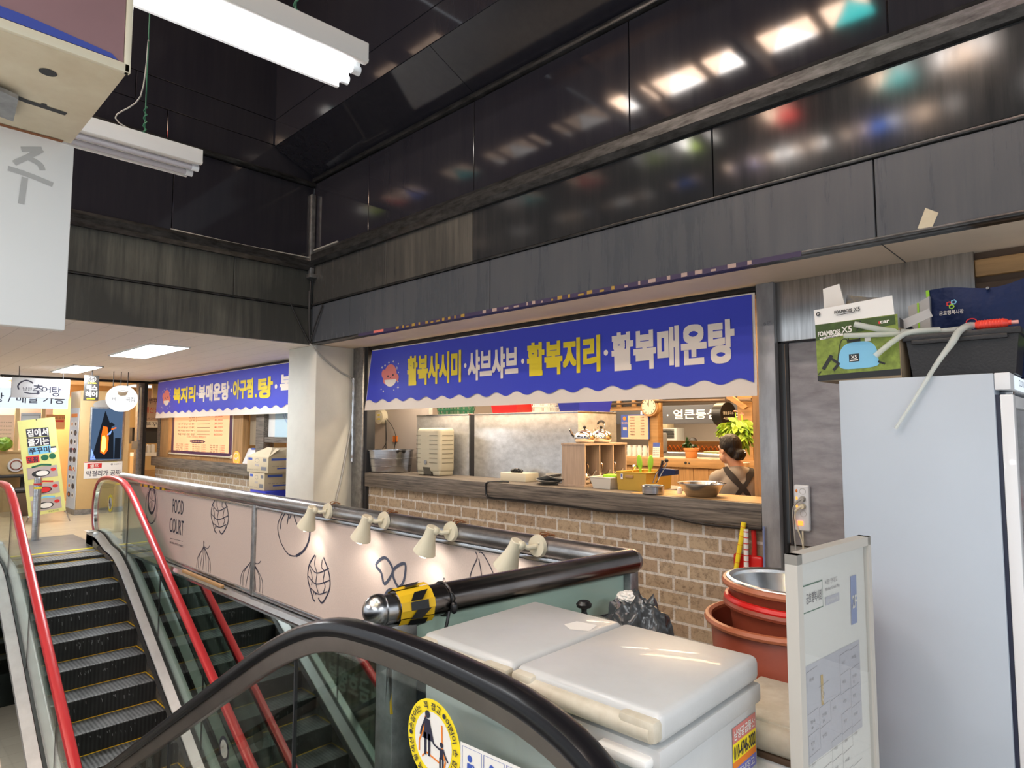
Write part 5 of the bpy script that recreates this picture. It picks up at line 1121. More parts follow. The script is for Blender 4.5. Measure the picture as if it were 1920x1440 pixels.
m = MB(); p.disc(m, 0, 0, .098, None, .006, 36); obj('face', m, 'ivory', ck, 0)
m = MB(); 
for k in range(12): a = 2 * pi * k / 12; p.disc(m, .082 * cos(a), .082 * sin(a), .0065, None, .008, 8)
p.stroke(m, [(0, 0), (-.02, .05)], .008, .009); p.stroke(m, [(0, 0), (.005, .075)], .005, .009); obj('hands', m, 'ink', ck, 0)
for k in range(5):
    m = MB(); x = -4.70 + k * .078; m.lathe([(0, 0), (.028, 0), (.03, .01), (.032, .11), (.026, .125), (.028, .14), (0, .142)], (x, 7.12, 1.263), 18)
    one('white_cup', m, 'paper', ('first', 'second', 'third', 'fourth', 'fifth')[k] + ' white cup from the left in the row on the wooden bar', 'cup', 'white cups on the wooden bar')
cl = thing('desk_calendar', 'small standing calendar with blue top on the bar by the post', 'calendar', (-4.25, 7.05, 1.263))
m = MB(); m.prism([(-4.295, 7.02, 1.263), (-4.20, 7.02, 1.263), (-4.20, 7.04, 1.445), (-4.295, 7.04, 1.445)], (0, .012, 0)); obj('pages', m, 'paper', cl, 0)
p = Pl((-4.295, 7.02, 1.263), (1, 0, 0), Vector((0, .02, .182)).normalized()); m = MB(); m.mi = 0; p.rect(m, 0, .13, .095, .183, .001); m.mi = 1
for r in range(5):
    for c in range(6): p.rect(m, .008 + c * .0145, .012 + r * .022, .016 + c * .0145, .024 + r * .022, .001)
obj('print', m, ['blue_ink', 'ink_grey'], cl, 0)
def leaves(m, c, r, n, seed, size, sc=(1, 1, 1), droop=.4):
    rn = random.Random(seed)
    for k in range(n):
        d = Vector((rn.gauss(0, 1) * sc[0], rn.gauss(0, 1) * sc[1], rn.gauss(0, 1) * sc[2])).normalized() * r * rn.uniform(.35, 1); d = Vector((d.x * sc[0], d.y * sc[1], d.z * sc[2]))
        o = Vector(c) + d; t = (d.normalized() + Vector((rn.uniform(-.5, .5), rn.uniform(-.5, .5), -droop))).normalized(); w = t.orthogonal().normalized(); w = Matrix.Rotation(rn.uniform(0, 6.28), 3, t) @ w; nn = t.cross(w); s_ = size * rn.uniform(.6, 1.25)
        m.poly([o - t * s_, o - t * s_ * .3 + w * s_ * .42 + nn * .1 * s_, o + t * s_ * .2 + w * s_ * .40, o + t * s_, o + t * s_ * .2 - w * s_ * .40, o - t * s_ * .3 - w * s_ * .42 + nn * .1 * s_])
pp = thing('potted_plant', 'small dark leafed plant in an orange pot on the wooden bar', 'plant', (-3.84, 7.16, 1.263))
m = MB(); m.lathe([(0, 0), (.062, 0), (.066, .005), (.078, .09), (.09, .092), (.092, .12), (.082, .122), (.07, .10), (0, .10)], (-3.84, 7.16, 1.263), 28); obj('pot', m, mat('pot_orange', (.62, .27, .09), .5), pp); M.update(MATS)
m = MB(); leaves(m, (-3.85, 7.16, 1.41), .085, 60, 2, .035, (1.1, 1, .45)); leaves(m, (-3.89, 7.16, 1.47), .04, 12, 3, .04, (.5, .5, 1), -.6); obj('foliage', m, 'leaf_dark', pp, 0)
hp = thing('leafy_plant', 'big bright green leafy plant above the woman with cross straps', 'plant', (-2.90, 6.35, 1.09))
m = MB(); leaves(m, (-2.90, 6.35, 1.60), .19, 230, 11, .055, (1.0, .8, .62), .9); leaves(m, (-2.80, 6.30, 1.50), .13, 60, 12, .06, (.9, .7, .9), 1.2); obj('foliage', m, 'leaf', hp, 0)
m = MB()
for k in range(7): a = 2 * pi * k / 7; m.tube(smoothpath([(-2.90, 6.35, 1.27), (-2.90 + .05 * cos(a), 6.35 + .05 * sin(a), 1.48), (-2.90 + .16 * cos(a), 6.35 + .12 * sin(a), 1.60)], 4), .004, 5)
m.tube([(-2.86, 6.30, 1.60), (-2.88, 6.30, 1.79)], .004, 5); m.tube([(-2.81, 6.30, 1.6), (-2.81, 6.30, 1.76)], .004, 5); obj('stem', m, 'lime', hp)
m = MB(); m.ball((-2.88, 6.30, 1.795), .018, (1, 1, .5)); m.box((-2.83, 6.298, 1.755), (-2.79, 6.302, 1.765)); m.box((-2.814, 6.298, 1.74), (-2.806, 6.302, 1.78)); obj('flower', m, 'pink_fish', hp)
m = MB(); m.lathe([(0, 0), (.09, 0), (.12, .17), (.13, .18), (.11, .18), (0, .16)], (-2.90, 6.35, 1.09), 24); obj('pot', m, 'paper', hp)
m = MB(); m.box((-3.12, 6.15, .0), (-2.68, 6.55, 1.09), .005); one('plant_stand', m, 'wood_v', 'wooden stand carrying the big green plant behind the woman', 'stand')
rs = thing('round_sign', 'black drum shaped hanging sign with white lettering above the plant', 'sign', (-3.15, 6.6, 1.64))
n_ = Vector((1, -.25, 0)).normalized(); c = Vector((-3.12, 6.6, 1.772)); m = MB(); m.cyl(c - n_ * .09, c + n_ * .03, .130, n=40); obj('drum', m, 'black', rs)
u = Vector((0, 0, 1)).cross(n_).normalized(); p = Pl(c + n_ * .03, u, (0, 0, 1)); m = MB(); p.text(m, '명동칼국수', -.085, -.005, .17, .034, .002); p.text(m, '·샤브샤브', -.085, -.062, .17, .034, .002); obj('lettering', m, 'paper', rs, 0)
m = MB(); m.tube([c + Vector((0, 0, .12)), c + Vector((0, 0, .5))], .006, 6); obj('rod', m, 'dark', rs)
ss = thing('restaurant_sign', 'long dark grey sign with white Korean lettering deep in the dining room', 'sign', (-4.6, 9.0, 1.70))
m = MB(); m.box((-6.9, 9.0, 1.70), (-3.6, 9.06, 1.985), .003); obj('board', m, 'slate', ss, 0)
p = Pl((-5.72, 9.0, 1.705), (1, 0, 0), (0, 0, 1)); m = MB(); p.text(m, '샤브', -.05, .065, .42, .15, .003, .02); p.disc(m, .50, .13, .014, None, .003, 12); p.text(m, '얼큰등심샤브', .60, .065, 1.12, .15, .003, .02); obj('lettering', m, 'paper', ss, 0)
m = MB()
for x in (-6.7, -3.8): m.tube([(x, 9.03, 1.98), (x, 9.03, 2.72)], .008, 6)
obj('rod', m, 'dark', ss)
la = thing('lattice_screen', 'low orange wooden lattice screen far back in the dining room', 'screen', (-7.05, 13, 0))
m = MB()
for k in range(15):
    x = -7.75 + k * .10
    m.box((x, 13, 1.19), (x + .16, 13.02, 1.203), rot=Matrix.Rotation(radians(52), 3, 'Y')); m.box((x, 13.02, 1.19), (x + .16, 13.04, 1.203), rot=Matrix.Rotation(radians(-52), 3, 'Y'))
obj('lattice', m, 'orange', la, 0)
m = MB(); m.box((-7.85, 13, 1.12), (-6.15, 13.05, 1.14)); m.box((-7.85, 13, 1.335), (-6.15, 13.05, 1.365)); m.box((-7.85, 13, 0), (-6.15, 13.05, 1.12)); m.box((-7.85, 13.06, 1.14), (-6.15, 13.08, 1.34)); obj('frame', m, 'wood', la, 0)
sc = thing('serving_counter', 'steel fronted serving counter behind the bar, under the dark sign', 'counter', (-6.0, 10.7, 0))
m = MB(); m.box((-8.2, 10.5, 0), (-4.2, 11.0, 1.09)); obj('body', m, 'wood', sc, 0); m = MB(); m.box((-8.2, 10.48, 1.09), (-4.2, 11.0, 1.19), .01); obj('top', m, 'steel_bright', sc)
ac = thing('air_conditioner', 'grey slatted air conditioner far back under the dark sign', 'air conditioner', (-8.8, 15, 0))
m = MB(); m.box((-9.15, 15, 0), (-8.45, 15.4, 1.66), .01); obj('case', m, 'plastic_grey', ac)
m = MB()
for k in range(6): m.box((-9.1, 14.98, 1.40 + k * .04), (-8.52, 15.0, 1.422 + k * .04))
obj('louvre', m, 'dark', ac, 0)
one('cardboard_box', MB().box((-9.15, 15.0, 1.662), (-8.72, 15.35, 1.86), .004), 'carton', 'brown carton on top of the far air conditioner', 'box')
one('tissue_box', MB().box((-6.43, 10.55, 1.191), (-6.25, 10.75, 1.55), .02), 'paper', 'white dispenser standing on the far serving counter by the post', 'dispenser')
one('yellow_tray', MB().box((-5.45, 10.6, 1.191), (-5.1, 10.9, 1.225), .01), 'pale_green', 'yellow tray lying on the far serving counter', 'tray')
def chair(label, x, y, rz):
    t = thing('dining_chair', label, 'chair', (x, y, 0), 'dark wooden chairs')
    m = MB(); m.box((x - .2, y - .2, .43), (x + .2, y + .2, .46), .01); obj('seat', m, 'brownt', t)
    for sx in (-1, 1):
        for sy in (-1, 1): m = MB(); m.box((x + sx * .18 - .018, y + sy * .18 - .018, 0), (x + sx * .18 + .018, y + sy * .18 + .018, 1.0 if sy > 0 else .43)); obj('leg', m, 'brownt', t, 0)
    m = MB()
    for z in (.60, .72, .84, .95): m.box((x - .19, y + .17, z), (x + .19, y + .19, z + .085), .006)
    obj('backrest', m, mat('chair_red', (.14, .045, .022), .4) if 'chair_red' not in MATS else MATS['chair_red'], t); t.rotation_euler = (0, 0, rz)
chair('dark wooden chair left of the flared steel bowl in the dining room', -3.78, 6.25, radians(185))
chair('dark wooden chair behind the flared steel bowl in the dining room', -3.36, 6.0, radians(178))
chair('dark wooden chair at the right beside the steel column', -2.52, 5.95, radians(185))

# ================================================================== PEOPLE
def fused(name, prims, m_, parent, voxel=.010, smooth_it=6, cut=None):
    """one continuous surface from overlapping capsules and balls: voxel remesh, smoothed"""
    mb = MB()
    for q in prims:
        if q[0] == 'b': mb.ball(q[1], q[2], q[3] if len(q) > 3 else (1, 1, 1), 20, q[4] if len(q) > 4 else None)
        elif q[0] == 'c':
            mb.cyl(q[1], q[2], q[3], q[4], 18); mb.ball(q[1], q[3], (1, 1, 1), 18); mb.ball(q[2], q[4], (1, 1, 1), 18)
    me = bpy.data.meshes.new('tmp'); mb.bm.to_mesh(me); mb.bm.free()
    o = bpy.data.objects.new('tmp', me); COL.objects.link(o)
    r = o.modifiers.new('r', 'REMESH'); r.mode = 'VOXEL'; r.voxel_size = voxel
    s = o.modifiers.new('s', 'SMOOTH'); s.factor = .5; s.iterations = smooth_it
    bpy.context.view_layer.update(); dg = bpy.context.evaluated_depsgraph_get(); out = bpy.data.meshes.new_from_object(o.evaluated_get(dg))
    bpy.data.objects.remove(o); bpy.data.meshes.remove(me)
    b2 = MB(); b2.bm.free(); b2.bm = bmesh.new(); b2.bm.from_mesh(out); bpy.data.meshes.remove(out)
    return obj(name, b2, m_, parent, 180)
def V(*a): return Vector(a)
# the woman: back turned to us, head turned to her left (our left)
PX, PY = -2.42, 5.30
wm = thing('person', 'woman in taupe shirt and black crossed apron straps, back turned, behind the counter', 'person', (PX, PY, 0))
fw = V(-.55, .83, 0).normalized()      # body faces away and to the left
rt = V(fw.y, -fw.x, 0)                 # her right hand side
P0 = V(PX, PY, 0)
def at(r, f, z): return P0 + rt * r + fw * f + V(0, 0, z)
hd = V(-.93, .36, 0).normalized(); hr = V(hd.y, -hd.x, 0)   # face direction
HC = V(PX - .055, PY - .03, 1.435)
def hat(r, f, z): return HC + hr * r + hd * f + V(0, 0, z)
rot_h = Matrix((hr, hd, V(0, 0, 1))).transposed()
skin = [('b', hat(0, -.005, .02), .083, (.90, 1.10, 1.12), rot_h), ('b', hat(0, .035, -.055), .058, (.95, 1.0, 1.15), rot_h), ('b', hat(0, .058, -.093), .024, (1.1, .9, .8), rot_h),
        ('b', hat(.045, .02, -.065), .03, (.8, 1, 1.2), rot_h), ('b', hat(-.045, .02, -.065), .03, (.8, 1, 1.2), rot_h),
        ('c', hat(0, .088, .005), hat(0, .108, -.030), .010, .013), ('b', hat(0, .100, -.034), .013, (1.3, 1, .8), rot_h),
        ('b', hat(0, .088, -.064), .014, (1.4, .7, .6), rot_h), ('b', hat(.03, .072, .022), .018, (1.3, .7, .6), rot_h), ('b', hat(-.03, .072, .022), .018, (1.3, .7, .6), rot_h),
        ('b', hat(.080, -.012, -.018), .022, (.35, .8, 1.25), rot_h), ('b', hat(-.080, -.012, -.018), .022, (.35, .8, 1.25), rot_h),
        ('c', hat(0, -.015, -.05), at(0, -.01, 1.28), .050, .056), ('c', at(0, -.01, 1.30), at(0, -.02, 1.20), .056, .08)]
# torso and limbs under the clothes
skin += [('c', at(-.13, -.01, 1.205), at(.13, -.01, 1.205), .060, .060), ('b', at(0, 0, 1.08), .16, (1.05, .72, 1.0), Matrix((rt, fw, V(0, 0, 1))).transposed()),
         ('c', at(0, 0, 1.1), at(0, .01, .86), .115, .12), ('c', at(-.075, .01, .84), at(.075, .01, .84), .115, .115)]
for s_ in (-1, 1):
    sh_, el, wr = at(s_ * .165, -.01, 1.19), at(s_ * .225, .03, .93), at(s_ * .13, .24, .86)
    skin += [('c', sh_, el, .050, .040), ('c', el, wr, .039, .027)]
    hdv = (wr - el).normalized(); pal = wr + hdv * .05; sd = V(0, 0, 1).cross(hdv)
    skin += [('c', wr, pal, .026, .030), ('b', pal, .036, (1, 1, .6))]
    for k, L in ((-.024, .062), (-.008, .072), (.008, .068), (.023, .055)):
        b0 = pal + sd * k + hdv * .022; b1 = b0 + hdv * L * .55; b2_ = b1 + hdv * L * .3 - V(0, 0, L * .45); skin += [('c', b0, b1, .0095, .009), ('c', b1, b2_, .009, .008)]
    th = pal - sd * s_ * .03 - hdv * .02; skin += [('c', th, th - sd * s_ * .022 + hdv * .03, .011, .010), ('c', th - sd * s_ * .022 + hdv * .03, th - sd * s_ * .02 + hdv * .055, .010, .009)]
    skin += [('c', at(s_ * .085, .01, .84), at(s_ * .09, .02, .45), .088, .056), ('c', at(s_ * .09, .02, .45), at(s_ * .095, -.005, .09), .054, .036), ('c', at(s_ * .095, -.02, .045), at(s_ * .105, .13, .035), .038, .030)]
fused('body', skin, 'skin', wm, .0075, 4)
hair = [('b', hat(0, -.022, .040), .094, (.90, 1.08, 1.05), rot_h), ('b', hat(0, -.07, -.01), .068, (1.05, .8, 1.0), rot_h), ('b', hat(.055, -.025, .03), .045, (.75, 1.1, 1.2), rot_h), ('b', hat(-.055, -.025, .03), .045, (.75, 1.1, 1.2), rot_h),
        ('b', hat(.01, -.125, -.035), .046, (1.1, .95, .9), rot_h), ('b', hat(.03, -.11, -.06), .03), ('b', hat(-.02, -.12, -.062), .03), ('b', hat(0, .05, .095), .035, (1.6, .8, .5), rot_h), ('c', hat(0, -.09, -.02), hat(0, -.12, -.035), .04, .04)]
hb = fused('hair', hair, 'hair', wm, .007, 5)
m = MB()
for k, (r, f, z) in enumerate(((.075, -.055, .015), (.068, -.075, .0), (.055, -.115, -.005), (.045, -.135, -.03), (.02, -.16, -.02), (.05, -.10, -.045))): m.ball(hat(r, f, z), .010, (1.5, .6, .5))
obj('hair_clip', m, 'steel_bright', wm)
cl = [('c', at(-.145, -.015, 1.195), at(.145, -.015, 1.195), .070, .070), ('c', at(-.06, -.015, 1.235), at(.06, -.015, 1.235), .055, .055), ('b', at(0, -.005, 1.08), .185, (1.06, .72, .95), Matrix((rt, fw, V(0, 0, 1))).transposed()), ('c', at(-.05, 0, 1.12), at(-.05, .01, .80), .135, .145), ('c', at(.05, 0, 1.12), at(.05, .01, .80), .135, .145), ('c', at(0, -.014, 1.268), at(0, -.02, 1.21), .062, .10), ('c', at(-.09, -.015, 1.225), at(.09, -.015, 1.225), .06, .06)]
for s_ in (-1, 1): cl += [('c', at(s_ * .165, -.01, 1.185), at(s_ * .222, .025, .96), .069, .066)]
st = fused('shirt', cl, 'shirt', wm, .009, 6)
# trousers
tr = []
for s_ in (-1, 1): tr += [('c', at(s_ * .085, .01, .86), at(s_ * .09, .02, .45), .112, .076), ('c', at(s_ * .09, .02, .45), at(s_ * .095, -.005, .10), .074, .062)]
fused('trousers', tr + [('c', at(-.07, .01, .86), at(.07, .01, .86), .135, .135)], 'dark', wm, .014, 6)
# apron straps: ribbons laid on the back of the shirt
def ribbon_on(target, pts, w, name):
    dg = bpy.context.evaluated_depsgraph_get(); A, B, A2, B2 = [], [], [], []
    pp_ = smoothpath(pts, 8); loc = wloc(target)
    for i, q in enumerate(pp_):
        t = (pp_[min(i + 1, len(pp_) - 1)] - pp_[max(i - 1, 0)]).normalized()
        res = []
        for k in (-w / 2, w / 2):
            sdv = t.cross(-fw).normalized(); c = q + sdv * k
            ok, co, no, _ = target.closest_point_on_mesh(c - loc)
            res.append((co + loc + no * .010, co + loc + no * .001))
        A.append(res[0][0]); B.append(res[1][0]); A2.append(res[0][1]); B2.append(res[1][1])
    sm_ = lambda L: [L[0]] + [(L[i - 1] + L[i] * 2 + L[i + 1]) / 4 for i in range(1, len(L) - 1)] + [L[-1]]
    for _ in range(8): A, B, A2, B2 = sm_(A), sm_(B), sm_(A2), sm_(B2)
    m = MB(); m.strip(A, B); m.strip(A2, A); m.strip(B, B2); obj(name, m, 'strap', wm, 60)
bpy.context.view_layer.update()
ribbon_on(st, [at(-.10, .02, 1.30), at(-.095, -.08, 1.265), at(-.05, -.16, 1.205), at(.02, -.19, 1.13), at(.09, -.18, 1.03), at(.13, -.16, .90)], .042, 'apron_strap')
ribbon_on(st, [at(.11, .02, 1.30), at(.115, -.08, 1.265), at(.08, -.16, 1.205), at(.02, -.19, 1.13), at(-.04, -.18, 1.03), at(-.08, -.16, .90)], .042, 'apron_strap')
m = MB(); m.prism([at(-.19, .165, 1.05), at(.19, .165, 1.05), at(.21, .175, .62), at(-.21, .175, .62)], fw * .006); obj('apron', m, 'strap', wm, 0)

# customer far back: only the back of the head and shoulders show above the screen
CX, CY = -7.40, 13.9
p2_ = thing('person', 'seated customer with short black hair seen over the orange lattice screen', 'person', (CX, CY, 0))
q = lambda x, y, z: V(CX + x, CY + y, z)
fused('body', [('b', q(0, 0, 1.29), .10, (.85, 1, 1.15)), ('c', q(0, 0, 1.22), q(0, 0, 1.06), .05, .055), ('c', q(-.15, 0, 1.02), q(.15, 0, 1.02), .06, .06), ('c', q(0, 0, 1.0), q(0, 0, .55), .14, .15), ('c', q(-.19, 0, 1.0), q(-.23, .05, .72), .05, .042), ('c', q(.19, 0, 1.0), q(.23, .05, .72), .05, .042),
      ('c', q(-.23, .05, .72), q(-.12, .28, .72), .042, .03), ('c', q(.23, .05, .72), q(.12, .28, .72), .042, .03), ('c', q(-.09, 0, .52), q(-.1, .42, .50), .085, .06), ('c', q(.09, 0, .52), q(.1, .42, .50), .085, .06), ('c', q(-.1, .42, .5), q(-.1, .42, .06), .055, .04), ('c', q(.1, .42, .5), q(.1, .42, .06), .055, .04)], 'skin', p2_, .016, 4)
fused('hair', [('b', q(0, -.015, 1.315), .115, (.95, 1, 1.05)), ('b', q(0, -.03, 1.25), .09, (1, .9, 1))], 'hair', p2_, .014, 4)
fused('shirt', [('c', q(-.15, 0, 1.02), q(.15, 0, 1.02), .078, .078), ('c', q(0, 0, 1.0), q(0, 0, .55), .165, .17), ('c', q(-.18, 0, 1.0), q(-.23, .05, .80), .068, .06), ('c', q(.18, 0, 1.0), q(.23, .05, .80), .068, .06)], 'black', p2_, .016, 4)
m = MB(); m.box((CX - .2, CY - .2, 0), (CX + .2, CY + .2, .44), .01); one('stool', m, 'brownt', 'low dark stool under the seated customer far back', 'stool')

# ================================================================== BANNERS
def banner(root_name, label, x0, x1, xb0, xb1, z0, z1, y, period, zw, amp, words, fish, wave_to=None):
    t = thing(root_name, label, 'banner', ((x0 + x1) / 2, y, z0), 'blue banners over the counters')
    k = .994
    N = 90; m = MB(); F = []; B = []
    for j in range(13):
        f = j / 12; F.append([V(x0 + (x1 - x0) * i / N * 1.0 + (xb0 - x0) * (1 - f) * (1 - i / N) + (xb1 - x1) * (1 - f) * (i / N), y + .004 * sin(i * .35 + j * .5) - .006 * (1 - f), z0 + (z1 - z0) * f) for i in range(N + 1)])
    for a, c in zip(F, F[1:]): m.strip(a, c)
    m2 = [[v + V(0, .004, 0) for v in r] for r in F]
    for a, c in zip(m2, m2[1:]): m.strip(a, c)
    m.strip(F[0], m2[0]); m.strip(F[-1], m2[-1]); m.strip([r[0] for r in F], [r[0] for r in m2]); m.strip([r[-1] for r in F], [r[-1] for r in m2])
    obj('sheet', m, 'banner_white', t, 60)
    m = MB(); n = 240; A_, B_ = [], []
    for i in range(n + 1):
        x = x0 + .012 + (x1 - x0 - .03) * i / n; zc = zw + amp * sin(2 * pi * (x - x0) / period); 
        A_.append(V(x + (xb0 - x0) * (1 - i / n) * .75, y - .013, zc)); B_.append(V(x, y - .011, z1 - .012))
    m.strip(A_, B_); obj('blue_print', m, 'banner_blue', t, 0)
    p = Pl((0, y - .013, 0), (1, 0, 0), (0, 0, 1))
    for col, items in words:
        for tx, a, c, za, zb in items:
            m = MB()
            if tx == '·': p.disc(m, (a + c) / 2, (za + zb) / 2, (c - a) / 2, (zb - za) / 2, .003, 16)
            else: p.text(m, tx, a, za, c - a, zb - za, .003, .044)
            obj('lettering', m, col, t, 0)
    fx, fz, fw_, fh = fish
    m = MB(); E = lambda a, c, ra, rb, d: p.disc(m, fx + a * fw_, fz + c * fh, ra * fw_, rb * fh, d, 24)
    m.mi = 0; E(-.27, .12, .10, .16, .0025); E(-.20, -.10, .10, .15, .0025); E(.30, -.05, .08, .13, .0025); E(.02, .08, .27, .36, .003)
    m.mi = 1; m.poly([p(fx + fw_ * (.02 + .255 * cos(a)), fz + fh * (-.10 + .25 * sin(a)), .0036) for a in [pi + pi * k / 16 for k in range(17)]])
    m.mi = 2; E(-.08, .02, .028, .04, .004); E(.14, .05, .028, .04, .004); p.stroke(m, [(fx + fw_ * .0, fz - fh * .02), (fx + fw_ * .03, fz - fh * .04), (fx + fw_ * .06, fz - fh * .015)], .008, .004)
    m.mi = 3
    rn = random.Random(9)
    for a, c in ((-.05, .5), (.14, .52), (.36, .42), (.30, .28), (.37, .12), (.35, -.20), (.36, -.40), (-.38, -.42), (-.22, .42), (-.35, .36), (.18, -.48), (-.28, -.50)):
        s_ = rn.uniform(.02, .045) * fw_; p.stroke(m, [(fx + a * fw_ - s_, fz + c * fh), (fx + a * fw_ + s_, fz + c * fh)], .008, .003); p.stroke(m, [(fx + a * fw_, fz + c * fh - s_), (fx + a * fw_, fz + c * fh + s_)], .008, .003)
    obj('puffer_fish_print', m, ['pink_fish', 'banner_white', 'ink', 'paper'], t, 0)
    return t
za, zb = 2.105, 2.43
banner('banner', 'wide blue banner with yellow and white Korean menu words over the kitchen opening', -6.70, -1.885, -6.84, -1.885, 1.845, 2.588, 4.490, .272, 1.955, .020,
       [('yellow', [('활복사시미', -5.96, -5.03, za, 2.45), ('활복지리', -4.09, -3.235, za, 2.425)]),
        ('banner_white', [('·', -4.985, -4.945, 2.25, 2.30), ('샤브샤브', -4.925, -4.205, 2.11, 2.425), ('·', -4.165, -4.125, 2.235, 2.285), ('·', -3.20, -3.155, 2.235, 2.285), ('활복매운탕', -3.12, -2.035, 2.092, 2.42)])],
       (-6.30, 2.235, .46, .34))
banner('banner', 'blue banner with Korean menu words over the left counter, running behind the pillar', -14.45, -7.86, -14.55, -7.86, 1.848, 2.597, 4.490, .345, 1.955, .022,
       [('yellow', [('복지리', -13.52, -12.38, 2.12, 2.43), ('아구찜', -10.73, -9.98, 2.11, 2.43), ('.', -9.90, -9.83, 2.115, 2.17), ('탕', -9.80, -9.30, 2.09, 2.42)]),
        ('banner_white', [('·', -12.345, -12.27, 2.23, 2.30), ('복매운탕', -12.24, -10.88, 2.11, 2.425), ('·', -10.835, -10.76, 2.23, 2.30), ('·', -9.24, -9.16, 2.22, 2.29), ('복어회', -9.08, -7.95, 2.12, 2.43)])],
       (-13.92, 2.235, .62, .40))
# dark faded banner edge showing along the soffit edge above
m = MB(); m.mi = 0; m.box((-6.1, 3.902, 2.636), (-1.35, 3.907, 2.668)); m.mi = 1
rn = random.Random(6)
for a0, a1, mi in ((-5.4, -4.35, 1), (-4.1, -3.4, 2), (-3.3, -2.7, 1), (-2.6, -1.6, 2)):
    x = a0
    while x < a1: w = rn.uniform(.015, .06); m.mi = mi; m.box((x, 3.8995, 2.640), (x + w, 3.902, 2.640 + rn.choice([.027, .027, .015]))); x += w + rn.uniform(.03, .09)
m.mi = 3; m.box((-5.80, 3.8995, 2.642), (-5.62, 3.902, 2.667))
one('folded_banner', m, [mat('faded_navy', (.05, .035, .09), .6), mat('faded_yellow', (.42, .26, .05), .6), mat('faded_pink', (.45, .33, .30), .6), 'pink_fish'], 'thin strip of an old navy banner along the lower fascia edge', 'banner', smooth=0)
one('tape_piece', MB().prism([(-.752, 3.908, 2.672), (-.712, 3.908, 2.775), (-.655, 3.908, 2.735), (-.69, 3.908, 2.655)], (0, .0015, 0)), 'cream', 'square of yellowed tape stuck on the grey fascia at upper right', 'tape', smooth=0)

# ================================================================== LEFT SHOP FRONT
ct2 = thing('counter', 'grey wooden worktop of the left shop front, ending behind the pillar', 'counter', (-11.3, 4.7, .87))
m = MB(); m.box((-14.78, 4.50, .872), (-7.84, 4.53, 1.052), .003); obj('fascia', m, 'wood_grey', ct2)
m = MB(); m.box((-14.78, 4.53, 1.02), (-7.84, 5.0, 1.052)); obj('worktop', m, 'wood', ct2, 0)
m = MB()
for a, c in ((-14.58, -14.12), (-10.98, -10.60)): m.box((a, 4.60, 1.052), (c, 4.70, 2.6))
m.box((-14.12, 4.64, 1.052), (-10.98, 4.68, 1.20)); m.mi = 1; m.box((-14.72, 4.585, 1.052), (-14.58, 4.70, 2.6)); m.box((-10.08, 4.585, 1.052), (-9.80, 4.70, 2.6)); m.box((-9.8, 4.60, 1.41), (-7.84, 4.70, 1.495))
struct('trim_11', m, ['wood_v', 'wood_grey'], 0)
mn = thing('menu_board', 'large lit orange menu board with purple frame behind the left counter', 'menu board', (-12.5, 4.62, 1.15))
m = MB(); m.box((-13.98, 4.62, 1.15), (-11.03, 4.64, 2.5)); obj('frame', m, mat('menu_purple', (.07, .02, .08), .4), mn, 0)
p = Pl((-13.98, 4.62, 1.15), (1, 0, 0), (0, 0, 1)); m = MB(); m.mi = 0; p.rect(m, .14, .05, 2.80, 1.33, .002); m.mi = 1; rn = random.Random(12)
for r in range(7):
    y = .78 - r * .065 + .26
    p.text(m, ['(소)', '(중)', '(대)', '대구탕(1인분)', '아구찜(1인분)', '복탕(1인분)', '복매운탕'][r], .60 + (.35 if r < 3 else -.25), y - .30, .38 if r < 3 else .9, .042, .004); p.stroke(m, [(1.35, y - .28), (1.95, y - .28)], .006, .003)
m.mi = 2
for r in range(7): p.text(m, '%d,000' % (18 + r * 7), 2.15, .74 - r * .065, .36, .042, .004)
p.text(m, '※ 주문시 조리합니다 예약받습니다', .85, .305, .95, .040, .004)
m.mi = 3; p.disc(m, 1.38, .24, .38, .035, .004, 24); m.mi = 0; p.text(m, '주류/음료/추가메뉴', 1.08, .222, .60, .034, .006)
m.mi = 1
for r in range(4):
    for c in range(3): p.text(m, rn.choice(['소주', '맥주', '음료수', '공기밥', '라면사리', '볶음밥']), .28 + c * .85, .165 - r * .038, .38, .026, .004)
m.mi = 2
for r in range(4):
    for c in range(3): p.text(m, rn.choice(['5,000', '2,000', '1,000']), .74 + c * .85, .165 - r * .038, .20, .024, .004)
obj('printed_menu', m, [mat('menu_cream', (.85, .47, .24), .5, emis=.35), 'brownt', 'red', 'menu_purple'] if False else [mat('menu_cream', (.85, .47, .24), .5, emis=.35), 'brownt', 'red', MATS['menu_purple']], mn, 0)
m = MB(); m.tube([(-14.05, 4.61, 1.135), (-10.99, 4.61, 1.135)], .014, 8); m.tube([(-11.0, 4.61, 1.1), (-11.0, 4.61, 2.5)], .014, 8); m.ball((-11.0, 4.60, 1.14), .04); obj('gold_edge', m, 'ivory', mn)
cb = thing('clipboard', 'white clipboard leaning on the left counter beside the cardboard boxes', 'clipboard', (-10.35, 4.72, 1.053))
m = MB(); m.prism([(-10.58, 4.60, 1.053), (-10.18, 4.60, 1.053), (-10.18, 4.70, 1.30), (-10.58, 4.70, 1.30)], (0, .01, 0)); obj('paper', m, 'white', cb, 0); m = MB(); m.box((-10.44, 4.68, 1.28), (-10.32, 4.705, 1.31), .004); obj('clip', m, 'blue_ink', cb)
p = Pl((-10.78, 4.595, 1.11), (1, 0, 0), (0, 0, 1)); m = MB(); m.mi = 0; m.cyl((-10.80, 4.60, 1.125), (-10.80, 4.59, 1.125), .125, n=32); m.mi = 1; p.ring(m, -.02, .015, .095, .095, .012, .008); p.stroke(m, [(-.07, .03), (-.02, .0), (.04, .04)], .025, .008, False, 4)
one('round_sticker', m, ['neon_orange', 'paper'], 'round orange sign with white emblem at the foot of the menu board', 'sign')
